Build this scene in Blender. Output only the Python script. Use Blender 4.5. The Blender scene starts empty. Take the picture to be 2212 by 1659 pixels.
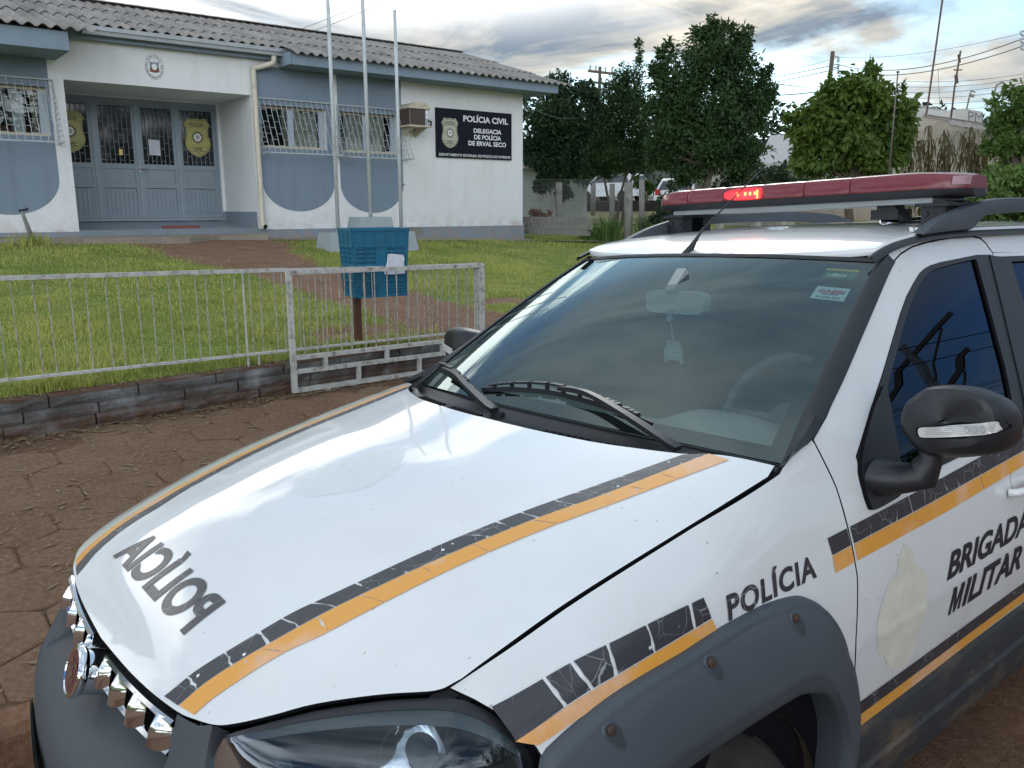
import bpy, bmesh, math, random
import numpy as np
from math import radians as RAD, sin, cos, pi
from mathutils import Vector, Matrix
from mathutils.geometry import delaunay_2d_cdt
from mathutils.bvhtree import BVHTree
random.seed(7); rng = np.random.default_rng(7)
scene = bpy.context.scene
COL = scene.collection
# ---------------------------------------------------------------- camera
# world: x along the street (to the right in the picture), y towards the building, z up, metres
F_PX, W_PX, H_PX = 1790., 2212., 1659.
PITCH, HEAD = RAD(12.0), RAD(51.8)
_h = np.array([cos(HEAD), sin(HEAD), 0.]); _z = np.array([0, 0, 1.])
CF = cos(PITCH) * _h - sin(PITCH) * _z
CU = sin(PITCH) * _h + cos(PITCH) * _z
CR = np.cross(CF, CU)
CAM = np.array([0, 0, 1.65])
cd = bpy.data.cameras.new('camera'); cam = bpy.data.objects.new('camera', cd); COL.objects.link(cam)
cd.sensor_width = 36; cd.lens = F_PX / W_PX * 36; cd.clip_start = .05; cd.clip_end = 2000
m = Matrix.Identity(4)
for i in range(3):
    m[i][0] = CR[i]; m[i][1] = CU[i]; m[i][2] = -CF[i]; m[i][3] = CAM[i]
cam.matrix_world = m
scene.camera = cam
# ---------------------------------------------------------------- sky
SUN_EL, SUN_AZ = RAD(24), RAD(40)        # azimuth from +x towards +y
w = bpy.data.worlds.new("World"); scene.world = w; w.use_nodes = True
nt = w.node_tree; nt.nodes.clear()
def N(t, **k):
    n = nt.nodes.new(t)
    for a, b in k.items():
        if a.startswith('i_'): n.inputs[int(a[2:])].default_value = b
        else: setattr(n, a, b)
    return n
def Lk(a, b): nt.links.new(a, b)
def Mth(op, a, b=None, c=None):
    n = N('ShaderNodeMath', operation=op)
    for i, v in enumerate((a, b, c)):
        if v is None: continue
        if isinstance(v, (int, float)): n.inputs[i].default_value = v
        else: Lk(v, n.inputs[i])
    return n.outputs[0]
def Ramp(v, pts):
    n = N('ShaderNodeValToRGB'); e = n.color_ramp.elements
    while len(e) < len(pts): e.new(.5)
    for k, (p, c) in enumerate(pts): e[k].position = p; e[k].color = (*c, 1) if len(c) == 3 else c
    Lk(v, n.inputs[0]); return n.outputs[0]
def Mix(f, a, b, bt='MIX'):
    n = N('ShaderNodeMix', data_type='RGBA', blend_type=bt)
    for s, v in ((0, f), (6, a), (7, b)):
        if isinstance(v, (int, float)): n.inputs[s].default_value = v
        elif isinstance(v, tuple): n.inputs[s].default_value = (*v, 1)
        else: Lk(v, n.inputs[s])
    return n.outputs[2]
sky = N('ShaderNodeTexSky', sky_type='NISHITA', sun_disc=False, sun_elevation=SUN_EL, sun_rotation=pi/2 - SUN_AZ)
sky.air_density = 1.0; sky.dust_density = 1.5
tc = N('ShaderNodeTexCoord'); sep = N('ShaderNodeSeparateXYZ'); Lk(tc.outputs['Generated'], sep.inputs[0])
dz = Mth('MAXIMUM', sep.outputs[2], 0.0)
den = Mth('ADD', dz, .13)
px = Mth('DIVIDE', sep.outputs[0], den); py = Mth('DIVIDE', sep.outputs[1], den)
cmb = N('ShaderNodeCombineXYZ'); Lk(px, cmb.inputs[0]); Lk(py, cmb.inputs[1])
def Noise(vec, scale, det, rough, dist=0, off=(0, 0, 0), stretch=(1, 1, 1), rot=0):
    mp = N('ShaderNodeMapping'); mp.inputs[1].default_value = off; mp.inputs[3].default_value = stretch; mp.inputs[2].default_value = (0, 0, rot)
    Lk(vec, mp.inputs[0])
    n = N('ShaderNodeTexNoise'); n.inputs['Scale'].default_value = scale; n.inputs['Detail'].default_value = det
    n.inputs['Roughness'].default_value = rough; n.inputs['Distortion'].default_value = dist
    Lk(mp.outputs[0], n.inputs['Vector']); return n.outputs[0]
big = Noise(cmb.outputs[0], .55, 8, .56, .3, (4.3, 1.7, 0), (1, 1, 1))
fine = Noise(cmb.outputs[0], 1.5, 9, .62, .4, (1.1, 7.7, 0), (1, .62, 1), RAD(-38))
cover = Ramp(big, [(.42, (0, 0, 0)), (.55, (1, 1, 1))])
lit = Ramp(fine, [(.43, (0, 0, 0)), (.64, (1, 1, 1))])
# brighter cloud edges on the sun's side
sd = np.array([cos(SUN_EL) * cos(SUN_AZ), cos(SUN_EL) * sin(SUN_AZ), sin(SUN_EL)])
dot = N('ShaderNodeVectorMath', operation='DOT_PRODUCT'); Lk(tc.outputs['Generated'], dot.inputs[0]); dot.inputs[1].default_value = tuple(sd)
glow = Ramp(dot.outputs['Value'], [(.86, (0, 0, 0)), (.99, (1, 1, 1))])
away = Ramp(dot.outputs['Value'], [(-.4, (1, 1, 1)), (.55, (0, 0, 0))]) if False else Ramp(Mth('MULTIPLY_ADD', dot.outputs['Value'], .5, .5), [(.30, (1, 1, 1)), (.62, (0, 0, 0))])  # unseen sky opposite the sun, brightened to fill facade and car side
litc = Mix(away, Mix(glow, (.335, .375, .415), (.80, .72, .57)), (3.1, 3.2, 3.3))
cloud = Mix(lit, Mix(away, (.20, .25, .31), (2.1, 2.25, 2.4)), litc)
sk = N('ShaderNodeMix', data_type='RGBA', blend_type='MULTIPLY'); sk.inputs[0].default_value = 1; Lk(sky.outputs[0], sk.inputs[6]); sk.inputs[7].default_value = (.034, .056, .084, 1)
final = Mix(cover, sk.outputs[2], cloud)
# overhead the thin cloud is bright and even
up = Ramp(sep.outputs[2], [(.30, (0, 0, 0)), (.75, (1, 1, 1))])
ov = Mix(Ramp(Noise(cmb.outputs[0], 2.6, 7, .56, .5, (2, 9, 0), (1, .32, 1), .75), [(.40, (0, 0, 0)), (.62, (1, 1, 1))]), (.31, .43, .55), (.88, .94, .96))
final = Mix(Mth('MULTIPLY', up, .8), final, ov)
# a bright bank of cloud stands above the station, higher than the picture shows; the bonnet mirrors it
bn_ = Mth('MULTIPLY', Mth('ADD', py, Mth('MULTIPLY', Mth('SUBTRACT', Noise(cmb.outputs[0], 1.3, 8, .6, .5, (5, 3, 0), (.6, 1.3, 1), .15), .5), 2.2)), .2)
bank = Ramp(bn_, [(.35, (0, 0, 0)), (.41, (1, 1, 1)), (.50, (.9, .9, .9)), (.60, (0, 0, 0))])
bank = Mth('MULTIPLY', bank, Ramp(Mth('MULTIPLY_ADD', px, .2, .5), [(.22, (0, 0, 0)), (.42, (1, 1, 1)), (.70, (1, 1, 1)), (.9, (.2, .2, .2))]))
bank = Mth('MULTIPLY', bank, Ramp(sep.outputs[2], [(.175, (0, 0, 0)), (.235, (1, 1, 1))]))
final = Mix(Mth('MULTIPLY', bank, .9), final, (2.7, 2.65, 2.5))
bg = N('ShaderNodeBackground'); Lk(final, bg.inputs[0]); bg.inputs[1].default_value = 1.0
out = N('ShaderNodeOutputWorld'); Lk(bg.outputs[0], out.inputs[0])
# ---------------------------------------------------------------- sun behind thin cloud
sl = bpy.data.lights.new('sun', 'SUN'); sl.energy = .4; sl.angle = RAD(16); sl.color = (1, .95, .87)
so = bpy.data.objects.new('sun', sl); COL.objects.link(so)
so.rotation_euler = Vector(-sd).to_track_quat('-Z', 'Y').to_euler()
so.location = (20, 20, 40)
scene.view_settings.view_transform = 'Standard'; scene.view_settings.look = 'None'
scene.view_settings.exposure = 0.52; scene.view_settings.gamma = 1
scene.render.engine = 'CYCLES'
scene.cycles.max_bounces = 8; scene.cycles.transparent_max_bounces = 16
# ---------------------------------------------------------------- helpers
ORG = {}
def at(px_, py_, d):
    """point seen at this pixel, d metres in front of the camera (for siting far things)"""
    return CAM + ((px_ - W_PX/2) * CR - (py_ - H_PX/2) * CU + F_PX * CF) * d / F_PX
def tag(o, label=None, cat=None, group=None, kind=None):
    if label: o['label'] = label
    if cat: o['category'] = cat
    if group: o['group'] = group
    if kind: o['kind'] = kind
    return o
def thing(name, label, cat, loc=(0, 0, 0), group=None):
    o = bpy.data.objects.new(name, None); COL.objects.link(o); o.location = loc; o.empty_display_size = .2
    ORG[o.name] = np.array(loc, float)
    return tag(o, label, cat, group)
def mkobj(name, verts, faces, mat, parent=None, smooth=False, org=None, normals=None, autosmooth=None):
    v = np.asarray(verts, float).reshape(-1, 3)
    if parent is not None: o0 = ORG.get(parent.name, np.zeros(3))
    else:
        o0 = np.zeros(3) if org is None else np.asarray(org, float)
    me = bpy.data.meshes.new(name)
    me.from_pydata((v - o0).tolist(), [], [tuple(int(i) for i in f) for f in faces])
    if mat: 
        for mm in (mat if isinstance(mat, (list, tuple)) else [mat]): me.materials.append(mm)
    if smooth: me.polygons.foreach_set('use_smooth', [True] * len(me.polygons))
    me.update()
    if autosmooth is not None:
        me.polygons.foreach_set('use_smooth', [True] * len(me.polygons)); me.set_sharp_from_angle(angle=RAD(autosmooth))
    if normals is not None:
        me.normals_split_custom_set_from_vertices(np.asarray(normals, float).tolist())
    o = bpy.data.objects.new(name, me); COL.objects.link(o)
    if parent is not None:
        o.parent = parent; ORG[o.name] = o0
    else:
        o.location = o0; ORG[o.name] = o0
    return o
class MB:
    def __init__(s): s.v = []; s.f = []
    def add(s, v, f):
        n = len(s.v); s.v += [tuple(p) for p in v]; s.f += [tuple(i + n for i in q) for q in f]; return s
    def box(s, lo, hi, M=None):
        x0, y0, z0 = lo; x1, y1, z1 = hi
        v = [(x0,y0,z0),(x1,y0,z0),(x1,y1,z0),(x0,y1,z0),(x0,y0,z1),(x1,y0,z1),(x1,y1,z1),(x0,y1,z1)]
        if M is not None: v = [tuple(M(p)) for p in v]
        return s.add(v, [(0,3,2,1),(4,5,6,7),(0,1,5,4),(1,2,6,5),(2,3,7,6),(3,0,4,7)])
    def bar(s, a, b, w, d=None, up=(0, 0, 1)):
        """rectangular bar from a to b"""
        a = np.array(a, float); b = np.array(b, float); d = d or w
        t = b - a; t /= np.linalg.norm(t); u = np.array(up, float)
        if abs(t @ u) > .95: u = np.array([1., 0, 0])
        r = np.cross(t, u); r /= np.linalg.norm(r); u = np.cross(r, t)
        v = [p + i * r * w/2 + j * u * d/2 for p in (a, b) for i, j in ((-1,-1),(1,-1),(1,1),(-1,1))]
        return s.add(v, [(0,1,2,3),(7,6,5,4),(0,4,5,1),(1,5,6,2),(2,6,7,3),(3,7,4,0)])
    def tube(s, path, r, n=8, cap=True, up=(0, 0, 1)):
        P = np.array(path, float); k = len(P)
        rs = np.full(k, r) if np.isscalar(r) else np.array(r, float)
        T = np.gradient(P, axis=0); T /= np.linalg.norm(T, axis=1)[:, None] + 1e-12
        u = np.array(up, float)
        if abs(T[0] @ u) > .95: u = np.array([1., 0, 0])
        V = []
        for i in range(k):
            a = u - (u @ T[i]) * T[i]; a /= np.linalg.norm(a); u = a; b = np.cross(T[i], a)
            for j in range(n):
                t = 2 * pi * j / n; V.append(P[i] + rs[i] * (cos(t) * a + sin(t) * b))
        Fc = [(i*n + j, i*n + (j+1) % n, (i+1)*n + (j+1) % n, (i+1)*n + j) for i in range(k-1) for j in range(n)]
        if cap: Fc += [tuple(range(n-1, -1, -1)), tuple((k-1)*n + j for j in range(n))]
        return s.add(V, Fc)
    def grid(s, G, closed_u=False):
        G = np.array(G, float); a, b = G.shape[:2]
        Fc = []
        for i in range(a - 1):
            for j in range(b - (0 if closed_u else 1)):
                Fc.append((i*b + j, i*b + (j+1) % b, (i+1)*b + (j+1) % b, (i+1)*b + j))
        return s.add(G.reshape(-1, 3), Fc)
    def prism(s, poly, fn, d0, d1):
        """poly 2d (ccw), fn(u,v,d)->3d, extruded from depth d0 to d1"""
        n = len(poly)
        v = [fn(p[0], p[1], d0) for p in poly] + [fn(p[0], p[1], d1) for p in poly]
        return s.add(v, [tuple(range(n-1, -1, -1)), tuple(range(n, 2*n))] + [(i, (i+1) % n, n + (i+1) % n, n + i) for i in range(n)])
    def build(s, name, mat, parent=None, **k): return mkobj(name, s.v, s.f, mat, parent, **k)
def lerp(a, b, t): return np.asarray(a, float) + (np.asarray(b, float) - np.asarray(a, float)) * t
def catmull(P, n=8, closed=False):
    P = np.array(P, float); k = len(P); o = []
    for i in range(k if closed else k - 1):
        if closed: a, b, c, d = P[(i-1) % k], P[i], P[(i+1) % k], P[(i+2) % k]
        else: a, b, c, d = P[max(i-1, 0)], P[i], P[i+1], P[min(i+2, k-1)]
        for t in np.arange(n) / n:
            o.append(.5 * (2*b + (c-a)*t + (2*a-5*b+4*c-d)*t*t + (3*b-a-3*c+d)*t**3))
    if not closed: o.append(P[-1])
    return np.array(o)
def text2d(txt, bold=.012, spacing=1.0, shear=0.):
    """built-in font -> (verts 2d, faces, cap height, width); flat letters"""
    cu = bpy.data.curves.new('t', 'FONT'); cu.body = txt; cu.size = 1; cu.offset = bold; cu.space_character = spacing; cu.shear = shear
    cu.resolution_u = 6
    ob = bpy.data.objects.new('t', cu); COL.objects.link(ob)
    dg = bpy.context.evaluated_depsgraph_get(); me = bpy.data.meshes.new_from_object(ob.evaluated_get(dg))
    V = np.array([v.co[:2] for v in me.vertices]); Fc = [tuple(p.vertices) for p in me.polygons]
    bpy.data.objects.remove(ob); bpy.data.curves.remove(cu); bpy.data.meshes.remove(me)
    return V, Fc
_cap = None
def cap_h():
    global _cap
    if _cap is None:
        V, _ = text2d('H'); _cap = (V[:, 1].min(), V[:, 1].max())
    return _cap
def text_fit(txt, u0, u1, v0, v1, **k):
    """letters scaled so that the line fills u0..u1 and capitals stand v0..v1"""
    V, Fc = text2d(txt, **k); lo, hi = cap_h()
    x0, x1 = V[:, 0].min(), V[:, 0].max()
    U = np.stack([u0 + (V[:, 0] - x0) / (x1 - x0) * (u1 - u0), v0 + (V[:, 1] - lo) / (hi - lo) * (v1 - v0)], 1)
    return U, Fc
# ---------------------------------------------------------------- materials
class G:
    """small node-graph writer"""
    def __init__(s, name):
        s.m = bpy.data.materials.new(name); s.m.use_nodes = True; s.t = s.m.node_tree; s.n = s.t.nodes; s.n.clear()
        s.o = s.n.new('ShaderNodeOutputMaterial'); s.tc = None
    def node(s, t, **k):
        n = s.n.new(t)
        for a, b in k.items(): setattr(n, a, b)
        return n
    def set(s, sock, v):
        if hasattr(v, 'is_output'): s.t.links.new(v, sock)
        elif isinstance(v, (tuple, list)) and len(v) == 3 and sock.type == 'RGBA': sock.default_value = (*v, 1)
        else: sock.default_value = v
    def coord(s, kind='Object'):
        if s.tc is None: s.tc = s.node('ShaderNodeTexCoord')
        return s.tc.outputs[kind]
    def pos(s): return s.node('ShaderNodeNewGeometry').outputs['Position']
    def mapv(s, v, loc=(0,0,0), rot=(0,0,0), sc=(1,1,1)):
        n = s.node('ShaderNodeMapping'); s.set(n.inputs[0], v); n.inputs[1].default_value = loc; n.inputs[2].default_value = rot; n.inputs[3].default_value = sc
        return n.outputs[0]
    def noise(s, scale=5, det=4, rough=.55, v=None, dist=0):
        n = s.node('ShaderNodeTexNoise'); s.set(n.inputs['Vector'], v if v is not None else s.coord())
        n.inputs['Scale'].default_value = scale; n.inputs['Detail'].default_value = det; n.inputs['Roughness'].default_value = rough; n.inputs['Distortion'].default_value = dist
        return n.outputs[0]
    def voro(s, scale=5, feature='F1', v=None, rnd=1):
        n = s.node('ShaderNodeTexVoronoi', feature=feature); s.set(n.inputs['Vector'], v if v is not None else s.coord())
        n.inputs['Scale'].default_value = scale; n.inputs['Randomness'].default_value = rnd
        return n.outputs
    def ramp(s, v, pts, interp='LINEAR'):
        n = s.node('ShaderNodeValToRGB'); n.color_ramp.interpolation = interp; e = n.color_ramp.elements
        while len(e) < len(pts): e.new(.5)
        for k, (p, c) in enumerate(pts):
            e[k].position = p; c = (c, c, c) if isinstance(c, (int, float)) else c; e[k].color = (*c, 1)
        s.set(n.inputs[0], v); return n.outputs[0]
    def mix(s, f, a, b, bt='MIX'):
        n = s.node('ShaderNodeMix', data_type='RGBA', blend_type=bt)
        s.set(n.inputs[0], f); s.set(n.inputs[6], a); s.set(n.inputs[7], b); return n.outputs[2]
    def math(s, op, a, b=0, c=0):
        n = s.node('ShaderNodeMath', operation=op); s.set(n.inputs[0], a); s.set(n.inputs[1], b); s.set(n.inputs[2], c); return n.outputs[0]
    def xyz(s, v=None):
        n = s.node('ShaderNodeSeparateXYZ'); s.set(n.inputs[0], v if v is not None else s.coord()); return n.outputs
    def bump(s, h, strength=.3, dist=.02):
        n = s.node('ShaderNodeBump'); n.inputs['Strength'].default_value = strength; n.inputs['Distance'].default_value = dist; s.set(n.inputs['Height'], h); return n.outputs[0]
    def pbr(s, col, rough=.5, metal=0, coat=0, normal=None, spec=.5, coat_r=.03, emit=None, estr=0, trans=0):
        n = s.node('ShaderNodeBsdfPrincipled')
        s.set(n.inputs['Base Color'], col); s.set(n.inputs['Roughness'], rough); s.set(n.inputs['Metallic'], metal)
        s.set(n.inputs['Coat Weight'], coat); n.inputs['Coat Roughness'].default_value = coat_r; n.inputs['Specular IOR Level'].default_value = spec
        if normal is not None: s.set(n.inputs['Normal'], normal)
        if emit is not None: s.set(n.inputs['Emission Color'], emit); s.set(n.inputs['Emission Strength'], estr)
        s.t.links.new(n.outputs[0], s.o.inputs[0]); return n
def plain(name, col, rough=.5, metal=0, coat=0, spec=.5, var=.08, vs=6, bump=0, bs=40, bd=.005):
    g = G(name)
    c2 = tuple(min(1, c * (1 + var)) for c in col); c1 = tuple(c * (1 - var) for c in col)
    n = g.noise(vs, 5, .6)
    col_ = g.mix(g.ramp(n, [(.3, 0.), (.7, 1.)]), c1, c2)
    nm = g.bump(g.noise(bs, 4, .6), bump, bd) if bump else None
    g.pbr(col_, rough, metal, coat, nm, spec); return g.m
def stained(name, col, dirt, amount=.5, scale=3, rough=.6, bump=.1, bs=60, stretch=(1, 1, 1), fine=.5):
    g = G(name); v = g.mapv(g.coord(), sc=stretch)
    a = g.ramp(g.noise(scale, 8, .65, v), [(.62 - .3 * amount, 0.), (.85 - .2 * amount, 1.)])
    base = g.mix(g.noise(scale * 9, 4, .6), tuple(c * .92 for c in col), tuple(min(1, c * 1.06) for c in col))
    g.pbr(g.mix(a, base, dirt), rough, normal=g.bump(g.noise(bs, 4, .6), bump, .004)); return g.m
M = {}
# --- car
def paint():
    g = G('white_car_paint'); co = g.coord()
    grime = g.ramp(g.noise(5, 6, .6), [(.35, 0.), (.8, 1.)])
    base = g.mix(grime, (.745, .755, .765), (.69, .695, .685))
    v = g.mapv(co, rot=(0, 0, .5), sc=(1, 2.6, 1.6))
    d = g.voro(19, 'F1', v)
    keep = g.ramp(g.noise(7, 2), [(.50, 0.), (.56, 1.)])
    sp = g.math('MULTIPLY', g.ramp(d['Distance'], [(.055, 1.), (.085, 0.)]), keep)
    col = g.mix(g.math('MULTIPLY', sp, .75), base, (.30, .27, .24))
    # road dirt low on the doors
    z = g.xyz(co)[2]
    dz = g.math('MULTIPLY', g.ramp(z, [(.42, 1.), (.62, 0.)]), g.ramp(g.noise(9, 6, .7), [(.35, 0.), (.75, .55)]))
    col = g.mix(dz, col, (.42, .36, .28))
    g.pbr(col, .42, coat=1.0, coat_r=.035, spec=.45); return g.m
M['paint'] = paint()
def vinyl(name, col, peel, faded=None, cracks=True):
    g = G(name); co = g.coord()
    c = col
    if faded: c = g.mix(g.ramp(g.noise(4.5, 3, .5), [(.50, 0.), (.60, 1.)]), col, faded)
    c = g.mix(g.noise(60, 3), c, tuple(x * .9 for x in col))
    if cracks:
        dd = g.mapv(co, sc=(1, 1, 1))
        wob = g.node('ShaderNodeVectorMath', operation='ADD'); g.set(wob.inputs[0], dd)
        nz = g.node('ShaderNodeTexNoise'); g.set(nz.inputs['Vector'], co); nz.inputs['Scale'].default_value = 22
        sc = g.node('ShaderNodeVectorMath', operation='SCALE'); g.set(sc.inputs[0], nz.outputs[1]); sc.inputs['Scale'].default_value = .016
        g.set(wob.inputs[1], sc.outputs[0])
        v1 = g.voro(21, 'DISTANCE_TO_EDGE', wob.outputs[0])['Distance']
        hair = g.ramp(v1, [(.004, .38), (.014, 0.)])
        c = g.mix(g.math('MULTIPLY', hair, g.ramp(g.noise(9, 2), [(.42, 0.), (.6, 1.)])), c, peel)
        spots = g.math('MULTIPLY', g.ramp(g.voro(46, 'F1')['Distance'], [(.13, 1.), (.17, 0.)]), g.ramp(g.noise(11, 2, .5), [(.56, 0.), (.6, 1.)]))
        c = g.mix(spots, c, peel)
    g.pbr(c, .45, coat=.35, coat_r=.12); return g.m
M['blk'] = vinyl('black_vinyl', (.035, .035, .043), (.78, .79, .80))
M['org'] = vinyl('orange_vinyl', (.78, .355, .055), (.55, .42, .36), faded=(.80, .50, .36))
M['ghost'] = plain('sun_bleached_sticker', (.655, .63, .535), .55, coat=.25, var=.09, vs=18)
def ghost_edge():
    g = G('cracked_clear_sticker'); co = g.coord()
    v = g.mapv(co, sc=(1, 2.2, 1))
    e = g.ramp(g.voro(26, 'DISTANCE_TO_EDGE', v)['Distance'], [(.008, 1.), (.03, 0.)])
    g.pbr(g.mix(g.math('MULTIPLY', e, .55), (.665, .70, .685), (.47, .49, .48)), .5, coat=.5, coat_r=.10); return g.m
M['ghost2'] = ghost_edge()
M['plastic'] = plain('dark_grey_bumper_plastic', (.062, .068, .078), .52, spec=.4, var=.12, vs=3, bump=.08, bs=400, bd=.001)
M['flare'] = plain('slate_grey_arch_plastic', (.066, .078, .092), .50, spec=.4, var=.10, vs=4, bump=.06, bs=400, bd=.001)
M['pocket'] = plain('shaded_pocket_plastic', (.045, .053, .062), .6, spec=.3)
M['blkpl'] = plain('black_trim_plastic', (.018, .019, .023), .42, spec=.45, var=.15, vs=5, bump=.06, bs=500, bd=.001)
M['gap'] = plain('dark_shut_line', (.006, .006, .008), .8, spec=.1)
M['rubber'] = plain('tyre_rubber', (.030, .028, .026), .85, spec=.2, var=.35, vs=14)
M['well'] = stained('muddy_wheel_well', (.05, .034, .024), (.22, .11, .06), .7, 6, .9, .4, 30)
def sillm():
    g = G('muddy_sill'); a = g.ramp(g.noise(4, 8, .68, g.mapv(g.coord(), sc=(1, 1, 2.2))), [(.50, 0.), (.70, 1.)])
    g.pbr(g.mix(a, (.026, .029, .034), (.115, .080, .050)), .6, normal=g.bump(g.noise(90, 4), .15, .003)); return g.m
M['sill'] = sillm()
M['alloy'] = plain('alloy', (.35, .35, .36), .35, metal=.9)
M['chrome'] = plain('chrome', (.82, .83, .85), .06, metal=1, var=.02)
M['badge'] = plain('dark_red_badge', (.10, .012, .022), .25, coat=1)
M['ledw'] = plain('clear_lens', (.62, .60, .56), .12, coat=1, var=.05)
M['amber'] = plain('amber_bulb', (.75, .18, .01), .15, coat=1)
M['redlens'] = None
def redlens():
    g = G('dusty_red_lens'); a = g.ramp(g.noise(120, 4, .7), [(.45, 0.), (.75, .35)])
    g.pbr(g.mix(a, (.165, .008, .018), (.19, .035, .045)), .32, coat=.5, coat_r=.15); return g.m
M['redlens'] = redlens()
def litlens():
    g = G('lit_red_lens'); p = g.xyz()
    # lamp modules sit at y = .10 .. .19 behind the lens
    dy = g.math('DIVIDE', g.math('SUBTRACT', p[1], .142), .12); dz = g.math('DIVIDE', g.math('SUBTRACT', p[2], 1.706), .024)
    r2 = g.math('ADD', g.math('MULTIPLY', dy, dy), g.math('MULTIPLY', dz, dz))
    e = g.ramp(r2, [(0., 1.), (.45, .45), (1.0, 0.)], 'EASE')
    g.pbr((.15, .012, .026), .3, coat=.5, emit=(1, .015, .02), estr=g.math('MULTIPLY', e, 3.0)); return g.m
M['litlens'] = litlens()
def emis(name, col, s):
    g = G(name); n = g.node('ShaderNodeEmission'); n.inputs[0].default_value = (*col, 1); n.inputs[1].default_value = s
    g.t.links.new(n.outputs[0], g.o.inputs[0]); return g.m
M['led'] = emis('red_led', (1, .12, .04), 7)
def glass(name, tint, rough=0.0, f0=.05, extra=0.0, dirt=0.0, gcol=(.95, 1, 1)):
    """one sheet of glass: mirror by Fresnel, the rest passes through tinted"""
    g = G(name)
    fr = g.node('ShaderNodeFresnel'); fr.inputs[0].default_value = 1.52
    fac = g.math('MINIMUM', g.math('ADD', g.math('MULTIPLY', fr.outputs[0], 1.0), extra), 1.0)
    tr = g.node('ShaderNodeBsdfTransparent'); tr.inputs[0].default_value = (*tint, 1)
    gl = g.node('ShaderNodeBsdfGlossy'); gl.inputs['Roughness'].default_value = rough; gl.inputs[0].default_value = (*gcol, 1)
    mx = g.node('ShaderNodeMixShader'); g.set(mx.inputs[0], fac); g.t.links.new(tr.outputs[0], mx.inputs[1]); g.t.links.new(gl.outputs[0], mx.inputs[2])
    last = mx.outputs[0]
    if dirt:
        df = g.node('ShaderNodeBsdfDiffuse'); df.inputs[0].default_value = (.48, .56, .55, 1)  # pale teal film; on the windshield it stands for haze
        m2 = g.node('ShaderNodeMixShader'); g.set(m2.inputs[0], g.ramp(g.noise(6, 6, .65), [(.3, dirt * .3), (.8, dirt)]))
        g.t.links.new(last, m2.inputs[1]); g.t.links.new(df.outputs[0], m2.inputs[2]); last = m2.outputs[0]
    g.t.links.new(last, g.o.inputs[0]); return g.m
M['wsglass'] = glass('windshield_glass', (.66, .78, .77), .0, extra=.055, dirt=.03, gcol=(.82, 1, 1))  # the dirt share is a pale haze veil put into the glass
M['tint'] = glass('tinted_side_glass', (.02, .022, .026), .0, extra=.0, gcol=(.50, .66, .90))
M['lampglass'] = glass('smoky_headlight_lens', (.56, .62, .66), .02, extra=.0, dirt=.03, gcol=(.8, .9, 1))
M['pane'] = glass('window_pane', (.85, .88, .88), .0, extra=.0, gcol=(.55, .58, .6))
M['darkpane'] = plain('dark_door_pane', (.008, .011, .012), .06, coat=.3, var=.3, vs=3)
M['dash'] = plain('grey_dashboard', (.30, .315, .32), .7, var=.08, bump=.08, bs=300, bd=.001)
M['seat'] = plain('dark_seat_fabric', (.025, .027, .032), .9)
M['white'] = plain('white_plastic', (.72, .73, .72), .4, var=.03)
M['stk_teal'] = plain('pale_sticker', (.62, .72, .72), .5, var=.03)
M['stk_green'] = plain('green_sticker', (.02, .14, .07), .5, var=.05)
M['stk_yel'] = plain('yellow_sticker', (.75, .50, .05), .5, var=.05)
M['stk_red'] = plain('red_print', (.55, .03, .05), .5, var=.05)
M['ink'] = plain('black_print', (.02, .02, .025), .5, var=.1)
M['rust'] = stained('rusty_screw', (.06, .030, .020), (.04, .02, .015), .5, 40)
M['plate'] = stained('muddy_number_plate', (.66, .66, .63), (.26, .18, .12), .4, 14)
# --- building
def wallm(name, col, dirt=(.45, .43, .40), amt=.25):
    g = G(name); p = g.pos()
    n1 = g.noise(1.3, 6, .6, p); n2 = g.noise(14, 5, .6, p)
    c = g.mix(n2, tuple(x * .94 for x in col), tuple(min(1, x * 1.04) for x in col))
    c = g.mix(g.ramp(n1, [(.5, 0.), (.9, amt)]), c, dirt)
    st_ = g.ramp(g.noise(3.2, 6, .68, g.mapv(p, sc=(1.6, 1.6, .22))), [(.52, 0.), (.80, amt * .8)])
    c = g.mix(st_, c, tuple(x * .62 for x in dirt))
    z = g.xyz(p)[2]
    sp = g.math('MULTIPLY', g.ramp(g.math('MULTIPLY', z, .2), [(.245, .75), (.285, .25), (.33, 0.)]), g.ramp(g.noise(5, 7, .72, p), [(.42, 0.), (.68, 1.)]))
    c = g.mix(sp, c, (.36, .24, .17))
    g.pbr(c, .8, normal=g.bump(g.noise(55, 5, .65, p), .25, .006), spec=.25); return g.m
M['wwall'] = wallm('white_painted_render', (.76, .77, .77))
M['bwall'] = wallm('slate_blue_paint', (.205, .26, .325), (.15, .19, .23), .4)
M['fascia'] = wallm('blue_grey_fascia_paint', (.235, .30, .365), (.12, .14, .16), .3)
M['plinth'] = wallm('blue_grey_plinth_paint', (.22, .28, .34), (.20, .18, .15), .5)
M['porchfloor'] = plain('polished_blue_floor', (.20, .24, .27), .28, var=.1, vs=2)
def roofm():
    g = G('weathered_fibre_cement'); p = g.pos()
    a = g.ramp(g.noise(2.2, 8, .7, g.mapv(p, sc=(1.6, .35, .35))), [(.38, 0.), (.66, 1.)])
    b = g.ramp(g.noise(16, 5, .7, p), [(.52, 0.), (.7, 1.)])
    c = g.mix(a, (.34, .31, .285), (.185, .172, .162))
    c = g.mix(g.math('MULTIPLY', b, .6), c, (.07, .066, .062))
    g.pbr(c, .92, normal=g.bump(g.noise(60, 4, p), .2, .004) if 0 else None, spec=.15); return g.m
M['roof'] = roofm()
M['gutter'] = plain('grey_gutter_metal', (.33, .36, .37), .45, metal=.2, var=.08)
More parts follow.
